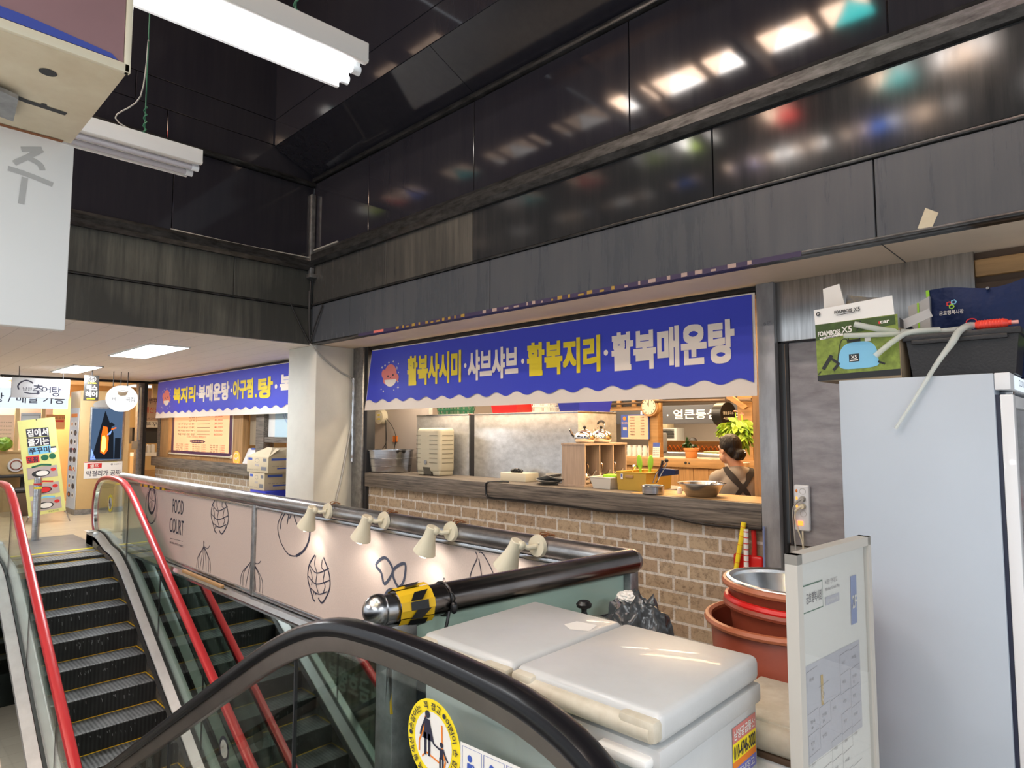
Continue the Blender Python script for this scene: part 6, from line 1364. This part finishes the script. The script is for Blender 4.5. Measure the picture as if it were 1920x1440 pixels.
m = MB(); m.box((-10.55, 4.90, 1.053), (-10.45, 5.0, 2.5)); one('newspaper_clipping', MB().box((-10.58, 4.715, 1.35), (-10.22, 4.72, 2.3)), 'carton_dark', 'brown newspaper clipping hanging between wooden post and thermos', 'clipping'); m.bm.free()
th = thing('thermos', 'steel thermos with red top standing on the left counter', 'thermos', (-10.18, 4.85, 1.053))
m = MB(); m.lathe([(0, 0), (.075, 0), (.08, .01), (.08, .36), (.06, .40), (0, .40)], (-10.18, 4.85, 1.08), 20); m.box((-10.30, 4.78, 1.053), (-10.06, 4.94, 1.08)); obj('body', m, 'steel', th)
m = MB(); m.ball((-10.18, 4.85, 1.50), .055, (1, 1, .8)); obj('knob', m, 'red', th)
p = Pl((-9.80, 4.66, 1.495), (1, 0, 0), (0, 0, 1)); pst = thing('poster', 'white and pale blue swirl poster in the shop window left of the pillar', 'poster', (-8.9, 4.66, 1.495)); m = MB(); m.mi = 0; m.box((-9.8, 4.66, 1.497), (-7.84, 4.68, 2.6)); m.mi = 1; p.rect(m, .22, .0, 1.9, .9, .001); m.mi = 2
for k in range(3): p.ring(m, 1.05, .52, .62 - k * .06, .42 - k * .05, .03, .003, 40)
m.mi = 3; p.text(m, '휴가', .62, .045, .15, .045, .003); obj('sheet', m, ['paper', mat('pale_blue', (.55, .72, .80), .5), mat('swirl_blue', (.35, .48, .66), .5), 'ink_grey'], pst, 0)
m = MB(); m.box((-9.7, 4.9, 1.053), (-7.9, 4.94, 1.40)); one('serving_board', m, 'board_orange', 'orange wooden board standing below the swirl poster', 'board')
# cardboard boxes on blue crates in front
def carton(label, x0, x1, y0, y1, z0, z1, op, rz):
    t = thing('cardboard_box', label, 'box', ((x0 + x1) / 2, (y0 + y1) / 2, z0), 'cardboard boxes by the pillar')
    m = MB(); m.box((x0, y0, z0), (x1, y1, z1 - (.01 if op else 0)), .003); obj('carton', m, 'carton', t)
    p = Pl((x0, y0, z0), (1, 0, 0), (0, 0, 1)); w, h = x1 - x0, z1 - z0; m = MB()
    m.mi = 0; p.rect(m, w * .06, h * .74, w * .26, h * .88); p.text(m, '티슈', w * .40, h * .36, w * .18, h * .16); m.mi = 1; p.rect(m, w * .68, h * .14, w * .92, h * .36); p.rect(m, w * .76, h * .68, w * .92, h * .86); p.ring(m, w * .49, h * .72, w * .10, h * .11, .006); p.text(m, '화장지 300매', w * .05, h * .12, w * .5, h * .06)
    q = Pl((x1, y0, z0), (0, 1, 0), (0, 0, 1)); d = y1 - y0; m.mi = 0; q.rect(m, d * .12, h * .74, d * .75, h * .88); q.rect(m, d * .35, h * .22, d * .95, h * .30); m.mi = 1; q.text(m, '무형광 3겹', d * .15, h * .36, d * .7, h * .07)
    obj('print', m, ['blue_ink', 'ink_grey'], t, 0)
    if op:
        m = MB(); m.prism([(x0, y0, z1 - .01), (x0 + .30, y0 + .16, z1 + .12), (x1, y0 + .16, z1 + .10), (x1, y0, z1 - .01)], (0, .006, .004)); m.prism([(x1, y0, z1 - .01), (x1, y1, z1 - .01), (x1 - .10, y1, z1 + .12), (x1 - .14, y0 + .12, z1 + .12)], (.005, 0, 0)); obj('flap', m, 'carton', t, 0)
        m = MB(); m.box((x0 + .012, y0 + .012, z1 - .015), (x1 - .012, y1 - .012, z1 - .006)); obj('inside', m, 'carton_dark', t)
    t.rotation_euler = (0, 0, rz)
carton('upper cardboard box with open flaps beside the pillar', -9.27, -8.60, 4.10, 4.47, 1.005, 1.235, True, 0)
carton('lower cardboard box under the open one beside the pillar', -9.21, -8.72, 4.11, 4.46, .755, 1.003, False, 0)
for z, l in ((0, 'blue plastic crate on the floor under the cardboard boxes'), (.377, 'blue plastic crate directly under the lower cardboard box')):
    m = MB(); m.box((-9.15, 4.10, z), (-8.65, 4.46, z + .375), .012)
    for k in range(5): m.box((-9.12 + k * .095, 4.094, z + .08), (-9.06 + k * .095, 4.10, z + .30))
    one('blue_crate', m, 'blue_pl', l, 'crate', 'blue crates by the pillar')

# ================================================================== FAR LEFT SHOPS
XK = -14.4
kk = thing('kiosk_wall', 'orange wooden shop wall end with screen and posters at far left', 'shop wall', (-14.8, 3.54, 0))
m = MB(); m.box((-15.17, 3.12, .10), (XK, 3.97, 2.36), .004); obj('wall', m, 'kiosk', kk)
m = MB(); m.box((-15.19, 3.10, 0), (XK + .012, 3.98, .10)); obj('plinth', m, 'steel_dull', kk)
m = MB(); p = Pl((XK, 3.25, 2.06), (0, 1, 0), (0, 0, 1)); p.disc(m, .30, .03, .22, .10, .004, 24); p.text(m, '도담쭈꾸미', .05, .2, .01, .01); obj('emblem', m, 'concrete', kk, 0)
sc_ = thing('display_screen', 'lit screen showing glowing orange ember on the wooden shop wall', 'screen', (XK, 3.56, 1.03))
m = MB(); m.box((XK + .002, 3.285, 1.0), (XK + .03, 3.86, 2.05), .006); obj('frame', m, 'steel_dull', sc_)
p = Pl((XK + .03, 3.285, 1.0), (0, 1, 0), (0, 0, 1)); m = MB(); w, h = .575, 1.05; m.mi = 0; p.rect(m, .025, .03, w - .025, h - .03, .001)
m.mi = 1; m.poly([p(.05, .05, .002), p(.42, .04, .002), p(.40, .55, .002), p(.245, .98, .002)]); p.rect(m, .43, .04, .53, .45, .002); m.poly([p(.30, .62, .0022), p(.42, .70, .0022), p(.36, .76, .0022), p(.28, .70, .0022)])
m.mi = 2; m.poly([p(.19, .17, .003), p(.26, .13, .003), p(.31, .20, .003), p(.32, .45, .003), p(.29, .66, .003), p(.22, .68, .003), p(.19, .45, .003)]); m.poly([p(.36, .60, .003), p(.45, .64, .003), p(.44, .66, .003), p(.36, .63, .003)])
m.mi = 3; m.poly([p(.20, .20, .004), p(.25, .17, .004), p(.28, .25, .004), p(.28, .42, .004), p(.25, .50, .004), p(.21, .48, .004)])
m.mi = 4; m.poly([p(.29, .50, .004), p(.35, .52, .004), p(.37, .60, .004), p(.33, .56, .004)]); m.poly([p(.03, .04, .002), p(.12, .04, .002), p(.04, .25, .002)])
obj('picture', m, [emit('scr_grey', (.06, .10, .17), .8), emit('scr_dark', (.008, .010, .014), 1.0), emit('scr_fire', (1., .12, .01), 1.1), emit('scr_hot', (1., .75, .12), 1.6), emit('scr_blue', (.25, .40, .95), .9)], sc_, 0)
sf = thing('wall_sign', 'white self service sign with red tag under the lit screen', 'sign', (XK, 3.55, .68))
m = MB(); m.box((XK + .002, 3.225, .675), (XK + .014, 3.87, .99)); obj('board', m, 'paper', sf, 0)
p = Pl((XK + .014, 3.225, .675), (0, 1, 0), (0, 0, 1)); m = MB(); m.mi = 0; m.poly([p(.05, .19, .001), p(.29, .20, .001), p(.29, .29, .001), p(.05, .285, .001)]); m.mi = 1; p.text(m, '막걸리가 공짜', .04, .04, .58, .11, .002, .01); p.text(m, '도담쭈꾸', .50, .245, .11, .03, .002); p.ring(m, .46, .26, .014, .014, .008); m.mi = 2; p.text(m, '셀프', .09, .21, .15, .065, .003, .02)
m.mi = 0; p.rect(m, 0, .305, .30, .315); m.mi = 3; p.rect(m, .3, .305, .55, .315)
obj('lettering', m, ['red', 'ink', 'paper', 'pale_green'], sf, 0)
ps_ = thing('poster_column', 'tall narrow food photo poster on the left side of the wooden shop wall', 'poster', (-14.8, 3.11, .10))
m = MB(); m.box((-15.12, 3.112, .10), (-14.44, 3.119, 2.03)); obj('sheet', m, mat('poster_blue', (.60, .63, .68), .5), ps_, 0)
p = Pl((-15.12, 3.112, .10), (1, 0, 0), (0, 0, 1)); m = MB(); rn = random.Random(1)
for r in range(9):
    for c in range(2):
        m.mi = rn.choice([0, 1, 2]); p.disc(m, .2 + c * .28, 1.62 - r * .17, .11, .055, .002, 12); m.mi = rn.choice([1, 2, 3]); p.disc(m, .2 + c * .28, 1.62 - r * .17, .06, .03, .003, 10)
m.mi = 4; p.rect(m, .08, 1.12, .6, 1.15, .002); p.rect(m, .08, .72, .6, .75, .002); m.mi = 3; p.rect(m, .1, 1.75, .58, 1.82, .002)
obj('print', m, ['paper', 'ink', 'brownt', 'orange', 'red'], ps_, 0)
m = MB(); m.box((-15.2, 4.29, 0), (-15.03, 4.40, 2.6), .004); m.mi = 1; m.box((-15.18, 4.40, 0), (-15.05, 4.47, 2.6)); struct('trim_12', m, ['steel_dull', 'dark'])
m = MB(); m.tube([(-15.02, 4.33, 2.5), (-15.02, 4.33, 1.4)], .02, 8); m.box((-15.03, 4.19, 1.20), (-14.98, 4.30, 1.375), .01); one('junction_box', m, 'ivory', 'cream junction box with conduit on the grey steel column at far left', 'junction box')
# hanging signs
XS = -13.0
def hangrods(m, pts, z0):
    for y in pts: m.tube([(XS - .01, y, z0), (XS - .01, y, ZC)], .007, 6)
cs = thing('hanging_sign', 'white hanging sign with brushed black calligraphy at far left', 'sign', (XS, 2.25, 2.13))
m = MB(); m.box((XS - .04, 1.855, 2.13), (XS, 2.652, 2.46), .006); obj('board', m, mat('sign_pale', (.50, .51, .53), .4, emis=.06), cs)
p = Pl((XS, 1.855, 2.13), (0, 1, 0), (0, 0, 1)); m = MB(); m.mi = 0
p.stroke(m, [(.10, .13), (.085, .19), (.12, .25), (.19, .285), (.26, .26), (.28, .24)], .022, .002, False, 5); p.stroke(m, [(.10, .13), (.09, .17)], .012, .002)
p.text(m, '남원', .15, .12, .12, .055, .002); p.text(m, '추', .28, .06, .15, .17, .002, .02); p.text(m, '어', .40, .09, .13, .11, .002, .02); p.text(m, '탕', .54, .035, .13, .17, .002, .02); p.stroke(m, [(.17, .088), (.27, .072), (.38, .085)], .016, .002, False, 4)
m.mi = 1; p.ring(m, .69, .18, .022, .035, .008, .002); p.stroke(m, [(.68, .19), (.70, .17)], .008, .002); obj('lettering', m, ['ink', 'red'], cs, 0)
m = MB(); hangrods(m, (1.95, 2.55), 2.46); obj('rod', m, 'dark', cs)
hs = thing('hanging_sign', 'small dark vertical hair salon sign with yellow arrow', 'sign', (XS, 2.97, 2.115))
m = MB(); m.box((XS - .05, 2.862, 2.115), (XS, 3.08, 2.556), .006); obj('board', m, mat('sign_dark', (.05, .047, .045), .4), hs)
p = Pl((XS, 2.862, 2.115), (0, 1, 0), (0, 0, 1)); m = MB(); m.mi = 0; p.ring(m, .115, .375, .052, .05, .004, .002, 24); p.text(m, 'S', .09, .345, .05, .06, .002); p.text(m, '에스', .03, .175, .16, .10, .002, .03); p.text(m, '헤어', .02, .06, .175, .10, .002, .03); m.mi = 1; p.text(m, 'HAIR', .055, .295, .12, .022, .002, .03); p.stroke(m, [(.05, .03), (.165, .03)], .018, .002); m.poly([p(.035, .03, .002), p(.06, .05, .002), p(.06, .01, .002)]); obj('lettering', m, ['paper', 'yellow'], hs, 0)
m = MB(); hangrods(m, (2.97,), 2.556); obj('rod', m, 'dark', hs)
os_ = thing('hanging_sign', 'bright white oval hanging sign with bowl drawing by the column', 'sign', (XS, 3.45, 1.935))
m = MB(); n = 40; m.prism([(XS, 3.45 + .25 * cos(2 * pi * k / n), 2.168 + .235 * sin(2 * pi * k / n)) for k in range(n)], (-.06, 0, 0)); obj('drum', m, 'ls_round', os_)
p = Pl((XS, 3.45, 2.168), (0, 1, 0), (0, 0, 1)); m = MB(); m.mi = 0; m.poly([p(-.075, .115, .003), p(.085, .12, .003), p(.055, .055, .003), p(-.03, .045, .003), p(-.075, .07, .003)]); p.stroke(m, [(-.085, .12), (.0, .145), (.09, .125)], .012, .004); m.mi = 1; p.text(m, '바', -.155, -.05, .06, .07, .003); p.text(m, '국집', .055, -.06, .14, .09, .003); p.text(m, '프랜차이즈', -.06, -.155, .13, .018, .003); obj('lettering', m, ['carton_dark', 'ink'], os_, 0)
m = MB(); hangrods(m, (3.30, 3.42, 3.53), 2.38); obj('rod', m, 'dark', os_)
ls = thing('light_box_sign', 'long pale blue lit shop sign with black Korean lettering at far left', 'sign', (-15.3, 1.9, 2.02))
m = MB(); m.box((-15.36, .2, 2.02), (-15.29, 3.10, 2.41), .006); obj('box', m, 'ls_white', ls)
p = Pl((-15.29, 0, 2.02), (0, 1, 0), (0, 0, 1)); m = MB(); p.text(m, '포장 / 배달 가능', 1.72, .10, 1.32, .185, .003, .01); obj('lettering', m, 'ink', ls, 0)
# shop interior behind the long sign
m = MB(); m.box((-16.6, .0, 0), (-16.0, 3.05, 1.16)); m.box((-16.6, 0, 1.16), (-15.95, 3.08, 1.20)); one('shop_counter', m, 'kiosk', 'light wooden shop counter at far left under the long lit sign', 'counter', smooth=0)
m = MB(); m.box((-16.62, -1, 1.2), (-16.58, 3.1, 2.6)); struct('wall_shop', m, 'paper_pink', 0)
m = MB(); m.box((-16.05, 2.37, 1.20), (-15.97, 2.44, 2.05)); m.box((-16.05, 2.80, 1.2), (-15.97, 2.86, 2.05)); struct('trim_13', m, 'kiosk', 0)
m = MB(); m.mi = 0; m.box((-15.99, 2.0, 1.22), (-15.98, 2.36, 1.90)); p = Pl((-15.98, 2.0, 1.22), (0, 1, 0), (0, 0, 1)); m.mi = 1
for r in range(6): p.text(m, '메뉴 안내 8,000', .05, .52 - r * .075, .27, .028, .002)
one('menu_poster', m, ['paper_pink', 'brownt'], 'pinkish menu poster behind the counter at the left frame edge', 'poster', smooth=0)
m = MB(); m.mi = 0; m.box((-15.99, 2.46, 1.55), (-15.98, 2.79, 1.95)); p = Pl((-15.98, 2.46, 1.55), (0, 1, 0), (0, 0, 1)); m.mi = 1; p.stroke(m, [(.02, .35), (.31, .35), (.31, .05)], .012, .002)
one('glass_picture', m, ['sign_silver' if False else mat('sign_silver', (.55, .58, .60), .3), 'ink_grey'], 'grey framed picture behind the yellow standing banner', 'picture', smooth=0)
sg = MB(); sg.mi = 0; sg.box((-15.99, 2.88, 1.62), (-15.98, 3.20, 1.92)); p = Pl((-15.98, 2.88, 1.62), (0, 1, 0), (0, 0, 1)); sg.mi = 1; p.rect(sg, .10, .15, .30, .19, .002); sg.mi = 2; p.text(sg, '셀프코너', .09, .215, .22, .05, .003)
one('self_corner_sign', sg, [mat('sign_orange', (.72, .33, .12), .5), 'red', 'brownt'], 'orange self corner sign between yellow banner and wooden shop wall', 'sign', smooth=0)
cbg = MB(); rb = rough_blob((-15.9, 2.21, 1.33), .13, (1, 1, 1), 4, .15); cbg.bm.free(); cbg.bm = rb.bm; one('cabbage', cbg, 'leaf', 'round green cabbage on the shop counter at the left frame edge', 'cabbage')
m = MB(); p = Pl((-15.94, 2.42, .91), (0, 1, 0), (0, 0, 1)); m.mi = 0; m.cyl((-15.995, 2.42, .91), (-15.95, 2.42, .91), .13, n=32); m.mi = 1; p.ring(m, 0, 0, .09, .09, .02, .002); m.mi = 2; m.box((-15.99, 2.50, .82), (-15.97, 2.72, 1.0)); one('round_emblem', m, ['paper', 'terracotta', 'paper'], 'round brown and white emblem on the front of the shop counter', 'emblem')
for k, (y0, y1) in enumerate(((1.2, 2.05), (2.10, 2.62))):
    t = thing('bench', ('dark brown bench at the left frame edge', 'dark brown bench beside the yellow standing banner')[k], 'bench', (-15.2, (y0 + y1) / 2, 0), 'dark benches'); m = MB(); m.box((-15.45, y0, .0), (-14.95, y1, .44), .02); obj('base', m, 'brownt', t); m = MB(); m.box((-15.47, y0 - .01, .44), (-14.93, y1 + .01, .50), .02); obj('seat', m, 'dark', t)
tb = thing('table', 'dark low table behind the benches at far left', 'table', (-15.7, 2.1, 0)); m = MB(); m.box((-15.95, 1.2, .69), (-15.5, 2.60, .73), .005); obj('table_top', m, 'dark', tb)
for y in (1.3, 2.5): m = MB(); m.box((-15.75, y - .03, 0), (-15.69, y + .03, .69)); obj('leg', m, 'dark', tb, 0)
# yellow x-banner
xb = thing('standing_banner', 'pale yellow standing banner with three food photos, leaning by the landing', 'standing banner', (-13.62, 2.45, 0))
c00, c10, c01, c11 = V(-13.58, 2.27, .13), V(-13.58, 2.80, .19), V(-13.62, 2.05, 1.755), V(-13.62, 2.575, 1.835)
u = (c10 - c00).normalized(); v = (c01 - c00).normalized(); W2, H2 = (c10 - c00).length, (c01 - c00).length
m = MB(); m.prism([c00, c10, c11, c01], (-.006, 0, 0)); obj('sheet', m, 'pale_green', xb, 0)
p = Pl(c00, u, v); m = MB()
for i, tx in enumerate(('집에서', '즐기는')): m.mi = 0; p.rect(m, .10, 1.34 - i * .16, .42, 1.49 - i * .16, .003); m.mi = 1; p.text(m, tx, .11, 1.35 - i * .16, .30, .13, .005, .03)
m.mi = 2; p.rect(m, .10, 1.04, .42, 1.17, .003); m.mi = 0; p.text(m, '쭈꾸미', .11, 1.05, .29, .11, .005, .03)
m.mi = 3; p.rect(m, .06, .90, .24, 1.02, .003); m.mi = 0; p.text(m, '포장', .07, .905, .16, .10, .005, .03); m.mi = 4; p.disc(m, .32, .97, .055, .05, .004, 16); p.disc(m, .43, .98, .05, .05, .004, 16); m.mi = 1; p.disc(m, .46, 1.09, .045, .05, .004, 14); m.mi = 0; p.rect(m, .42, 1.12, .50, 1.15, .005)
for i, (y0, cc) in enumerate(((.62, 4), (.33, 3), (.06, 2))):
    m.mi = 5; p.rect(m, .05, y0, .48, y0 + .20, .003); m.mi = 6; p.disc(m, .24, y0 + .085, .13, .06, .005, 20); m.mi = 3 if i == 1 else 1; p.disc(m, .26, y0 + .085, .09, .045, .006, 16); m.mi = 3; p.disc(m, .42, y0 + .13, .04, .03, .006, 12); m.mi = cc; p.stroke(m, [(.12, y0 + .205), (.26, y0 + .235), (.40, y0 + .21)], .03, .006)
m.mi = 0; p.text(m, '도담쭈꾸미', .28, .015, .15, .028, .004); obj('print', m, ['ink', 'paper', 'sky_blue', 'red', 'green_pl', mat('photo_grey', (.42, .36, .34), .5), 'dark'], xb, 0)
m = MB(); m.tube([c00, (-13.9, 2.30, .0)], .012, 6); m.tube([c10, (-13.55, 2.86, 0)], .012, 6); m.tube([(c01 + c11) / 2, (-13.9, 2.45, .9), (-13.75, 2.45, 0)], .012, 6); obj('stand', m, 'steel', xb)
def bollard(label, x, y, z=0):
    t = thing('bollard', label, 'bollard', (x, y, z), 'steel bollards at the landing')
    m = MB(); m.lathe([(0, 0), (.075, 0), (.075, .008), (.048, .012), (.048, .895), (.044, .905), (0, .908)], (x, y, z), 28); obj('post', m, 'steel', t)
    m = MB(); m.cyl((x, y, .80), (x, y, .825), .0495, n=28); obj('red_band', m, 'red', t); m = MB(); m.cyl((x, y, .745), (x, y, .775), .0495, n=28); obj('yellow_band', m, 'yellow', t)
bollard('steel bollard with red and yellow bands in front of the yellow banner', -11.54, 2.02, .005)
bollard('steel bollard seen through the glass beside the food court panel', -11.18, 3.10)
# passage between column and left shop front
m = MB(); m.mi = 0; m.box((-15.86, 4.50, 1.66), (-15.80, 5.5, 2.48)); p = Pl((-15.80, 4.60, 1.66), (0, 1, 0), (0, 0, 1)); m.mi = 1; p.text(m, '연쭈꾸미', .02, .52, .36, .13, .002); p.text(m, '메뉴하고 인정', .02, .17, .30, .05, .002); m.mi = 2; p.text(m, '내산만', .04, .33, .30, .13, .002); m.mi = 3; p.rect(m, -.05, 0, .5, .14, .001); m.mi = 1; p.text(m, '쭈꾸', .06, .02, .25, .10, .003)
one('shop_poster', m, [mat('poster_tan', (.60, .42, .32), .5), 'ink', 'red', 'paper'], 'tan shop poster with black and red writing seen past the steel column', 'poster', smooth=0)
m = MB(); m.box((-16.2, 4.5, 0), (-15.8, 5.5, 1.02)); m.mi = 1; m.box((-16.2, 4.5, 1.02), (-15.78, 5.5, 1.10)); m.mi = 2; m.box((-15.80, 4.68, .42), (-15.785, 4.95, .72)); one('service_counter', m, ['kiosk', 'paper', 'wood'], 'narrow shop counter seen between steel column and left shop front', 'counter', smooth=0)
for k, (y, c) in enumerate(((4.66, 'dark'), (4.78, 'paper'), (4.87, 'paper'))): m = MB(); m.lathe([(0, 0), (.045, 0), (.045, .16), (.03, .18), (0, .18)], (-15.9, y, 1.101), 14); one('condiment_jar', m, c, ('black jar nearest the steel column on the narrow shop counter', 'left white jar on the narrow shop counter', 'right white jar with purple flower on the narrow shop counter')[k], 'jar', 'jars on the narrow shop counter')
m = MB(); m.box((-16.3, 4.5, 1.30), (-16.1, 5.5, 1.66)); one('kitchen_shelf', m, 'dark', 'dark shelf behind the jars past the steel column', 'shelf')
# things on the lower floor seen through the glass
m = MB(); m.box((-17.0, 1.2, -4.6), (-16.0, 3.6, -2.0)); m.mi = 1; m.box((-15.99, 2.42, -4.6), (-15.93, 2.50, -2.4)); m.mi = 2; m.box((-15.99, 2.62, -4.35), (-15.97, 2.82, -3.6))
one('lower_stall', m, ['board_orange', 'paper', 'ivory'], 'orange wooden stall on the lower floor seen at the lower left corner', 'stall', smooth=0)
st_ = thing('striped_sign', 'brown striped market sign with white lettering on the well wall, seen mirrored', 'sign', (-9.0, -.15, -2.9))
m = MB(); m.box((-10.2, -.16, -2.95), (-7.7, -.145, -1.75)); obj('board', m, grooved('stripe', (.10, .08, .07), (.42, .34, .28), 0, 5, .6), st_, 0)
p = Pl((-7.75, -.145, -2.9), (-1, 0, 0), (0, 0, 1)); m = MB(); p.text(m, '금호행복시장', .45, .48, 1.75, .36, .003, .03); p.text(m, '&', .06, .42, .36, .50, .003, .04); p.text(m, '어서오세요 반갑습니다', .8, .95, 1.2, .12, .003); obj('lettering', m, 'paper', st_, 0)

# ================================================================== LAMPS, NEAR SIGN, LOOSE CABLES
def fluorescent(label, x, yend, L, rot, on):
    t = thing('fluorescent_lamp', label, 'lamp', (x, yend, 3.0), 'hanging fluorescent lamps')
    y0, y1 = yend - L, yend
    m = MB(); pts = [(-.125, .012), (-.10, .035), (-.035, .085), (.035, .085), (.10, .035), (.125, .012), (.122, .008), (.09, .028), (.03, .06), (-.03, .06), (-.09, .028), (-.122, .008)]
    m.prism([(x + a, y0, 3.0 + c) for a, c in pts], (0, L, 0)); m.box((x - .03, y0, 3.03), (x + .03, y1 + .004, 3.062)); m.box((x + .095, y0, 3.0), (x + .125, y1, 3.078), .004); m.box((x - .125, y0, 3.0), (x - .11, y1, 3.03)); obj('housing', m, 'white', t, 30)
    for k in (-.045, .045):
        m = MB(); m.cyl((x + k, y0 + .03, 3.0), (x + k, y1 - .025, 3.0), .0145, n=16); obj('tube', m, 'lamp_on' if on else mat('tube_off', (.50, .48, .52), .25) if 'tube_off' not in MATS else MATS['tube_off'], t)
        m = MB(); m.cyl((x + k, y1 - .03, 3.0), (x + k, y1 + .004, 3.0), .018, n=16); m.box((x + k - .014, y1 - .02, 3.0), (x + k + .014, y1, 3.035)); obj('socket', m, 'white_gloss', t); m = MB(); m.cyl((x + k, y0 + .03, 3.0), (x + k, y0 - .004, 3.0), .018, n=16); obj('socket', m, 'white_gloss', t)
    m = MB(); yy = yend - .26; m.tube([(x + .05, yy, 3.08), (x + .05, yy, 5.6)], .003, 5)
    m.tube([(x + .05 + .008 * cos(k * 1.3), yy + .008 * sin(k * 1.3), 3.08 + k * .008) for k in range(22)], .003, 5); m.tube([(x + .05, y0 + .2, 3.08), (x + .05, y0 + .2, 5.6)], .003, 5); obj('hanging_wire', m, mat('wire_green', (.03, .16, .09), .5) if 'wire_green' not in MATS else MATS['wire_green'], t)
    m = MB(); m.tube(smoothpath([(x + .05, yy + .02, 3.085), (x + .0, yy - .12, 3.16), (x + .03, yy - .02, 3.3), (x + .05, yy, 3.6)], 5), .0035, 5); obj('power_wire', m, 'plastic_grey', t)
    t.rotation_euler = (0, 0, rot)
fluorescent('lit fluorescent lamp hanging near the top of the picture', -2.145, 1.325, 1.25, radians(-3), True)
fluorescent('unlit fluorescent lamp hanging lower left behind the near sign box', -3.575, 1.245, 1.22, radians(-1), False)

nb = thing('sign_box', 'rusty cream light box with purple face hanging close at the upper left corner', 'sign', (-1.5, -.1, 2.25))
m = MB(); m.box((-1.709, -.75, 2.25), (-1.292, .328, 2.95), .006); obj('case', m, 'cream', nb)
m = MB(); m.box((-1.292, -.74, 2.268), (-1.286, .319, 2.94)); obj('face', m, 'purple', nb, 0)
m = MB(); m.prism([(-1.2855, -.74, 2.268), (-1.2855, .31, 2.268), (-1.2855, .30, 2.276), (-1.2855, .18, 2.286), (-1.2855, -.74, 2.300)], (.0012, 0, 0)); obj('blue_stripe', m, 'blue_stripe', nb, 0)
m = MB(); m.box((-1.2935, -.75, 2.25), (-1.283, .33, 2.267), .002); m.box((-1.2935, .320, 2.25), (-1.283, .331, 2.95), .002); obj('edge', m, 'ivory', nb)
p = Pl((-1.5, 0, 2.25), (0, 1, 0), (-1, 0, 0)); p.n = V(0, 0, -1); m = MB(); m.mi = 0
p.stroke(m, [(-.05, .0), (.10, .005), (.22, .04), (.285, .045)], .016, .001); p.disc(m, .225, -.115, .014, None, .001); p.disc(m, .10, -.06, .014, None, .001); p.disc(m, .10, -.085, .008, None, .001); p.disc(m, .14, .07, .014, None, .002); p.disc(m, .245, .03, .005, None, .001)
m.mi = 1; p.stroke(m, [(-.1, .19), (.1, .195), (.22, .20), (.31, .2)], .014, .001); p.disc(m, .10, .165, .035, .02, .0008)
obj('underside_marks', m, ['dark', 'rust'], nb, 0)
m = MB(); m.mi = 0; m.prism([V(-1.60, .10, 2.245), V(-1.46, .08, 2.245), V(-1.50, .20, 2.240), V(-1.62, .21, 2.240)], (0, 0, -.008)); obj('bracket', m, 'steel_dull', nb)
m = MB(); m.box((-1.295, .20, 2.945), (-1.29, .24, 4.9)); m.box((-1.7, .20, 2.945), (-1.69, .24, 4.9)); m.box((-1.295, -.6, 2.945), (-1.29, -.56, 4.9)); obj('hanger', m, 'steel_dull', nb, 0)
wb = thing('notice_board', 'plain white board with a grey marker scribble below the cream light box', 'board', (-1.72, 0, 1.82))
m = MB(); m.box((-1.735, -.75, 1.823), (-1.709, .334, 2.249), .003); obj('board', m, 'white', wb)
p = Pl((-1.709, 0, 0), (0, 1, 0), (0, 0, 1)); m = MB(); c = lambda x, y: (.22 + (x - 20) * .00099, 2.206 - .00112 * (y - 280) + (x - 20) * .0002)
for st2 in ([(38, 279), (75, 275)], [(75, 276), (52, 292), (27, 308)], [(50, 294), (72, 306), (78, 318)], [(17, 319), (55, 330), (98, 346)], [(47, 335), (45, 360), (43, 388)]): p.stroke(m, [c(*q) for q in st2], .011, .001, False, 4)
obj('marker_writing', m, mat('marker', (.42, .42, .41), .6), wb, 0)

m = MB(); J = V(-7.135, 3.885, 2.655)
for s_ in ((-7.14, 3.62, 3.12), (-7.13, 3.86, 3.30), (-6.86, 3.89, 3.10), (-7.12, 3.87, 3.42)): m.tube(smoothpath([s_, V(*s_).lerp(J, .5) + V(.004, -.01, 0), J], 4), .010, 6)
one('corner_cable', m, 'dark', 'bundle of dark cables meeting at the inner corner above the pillar', 'cable')
m = MB(); m.tube(smoothpath([J, (-7.113, 3.95, 2.58), (-7.113, 4.10, 2.46), (-7.113, 4.30, 2.335), (-7.113, 4.46, 2.255), (-7.108, 4.475, 2.1), (-7.108, 4.475, 1.75), (-7.108, 4.43, 1.45), (-7.108, 4.33, .95), (-7.108, 4.27, .70), (-7.108, 4.2, 0)], 6), .011, 6)
one('pillar_cable', m, 'plastic_grey', 'grey cable sloping across the pillar side and down to the rail', 'cable')
m = MB(); m.tube(smoothpath([(-7.10, 4.482, 2.26), (-7.09, 4.478, 2.0), (-7.10, 4.48, 1.7), (-7.09, 4.478, 1.4), (-7.10, 4.48, 1.2)], 5), [.018 + .006 * sin(k * 2.3) for k in range(21)], 6)
one('foil_hose', m, 'steel_bright', 'crumpled silver wrapped pipe on the steel frame beside the pillar', 'pipe')
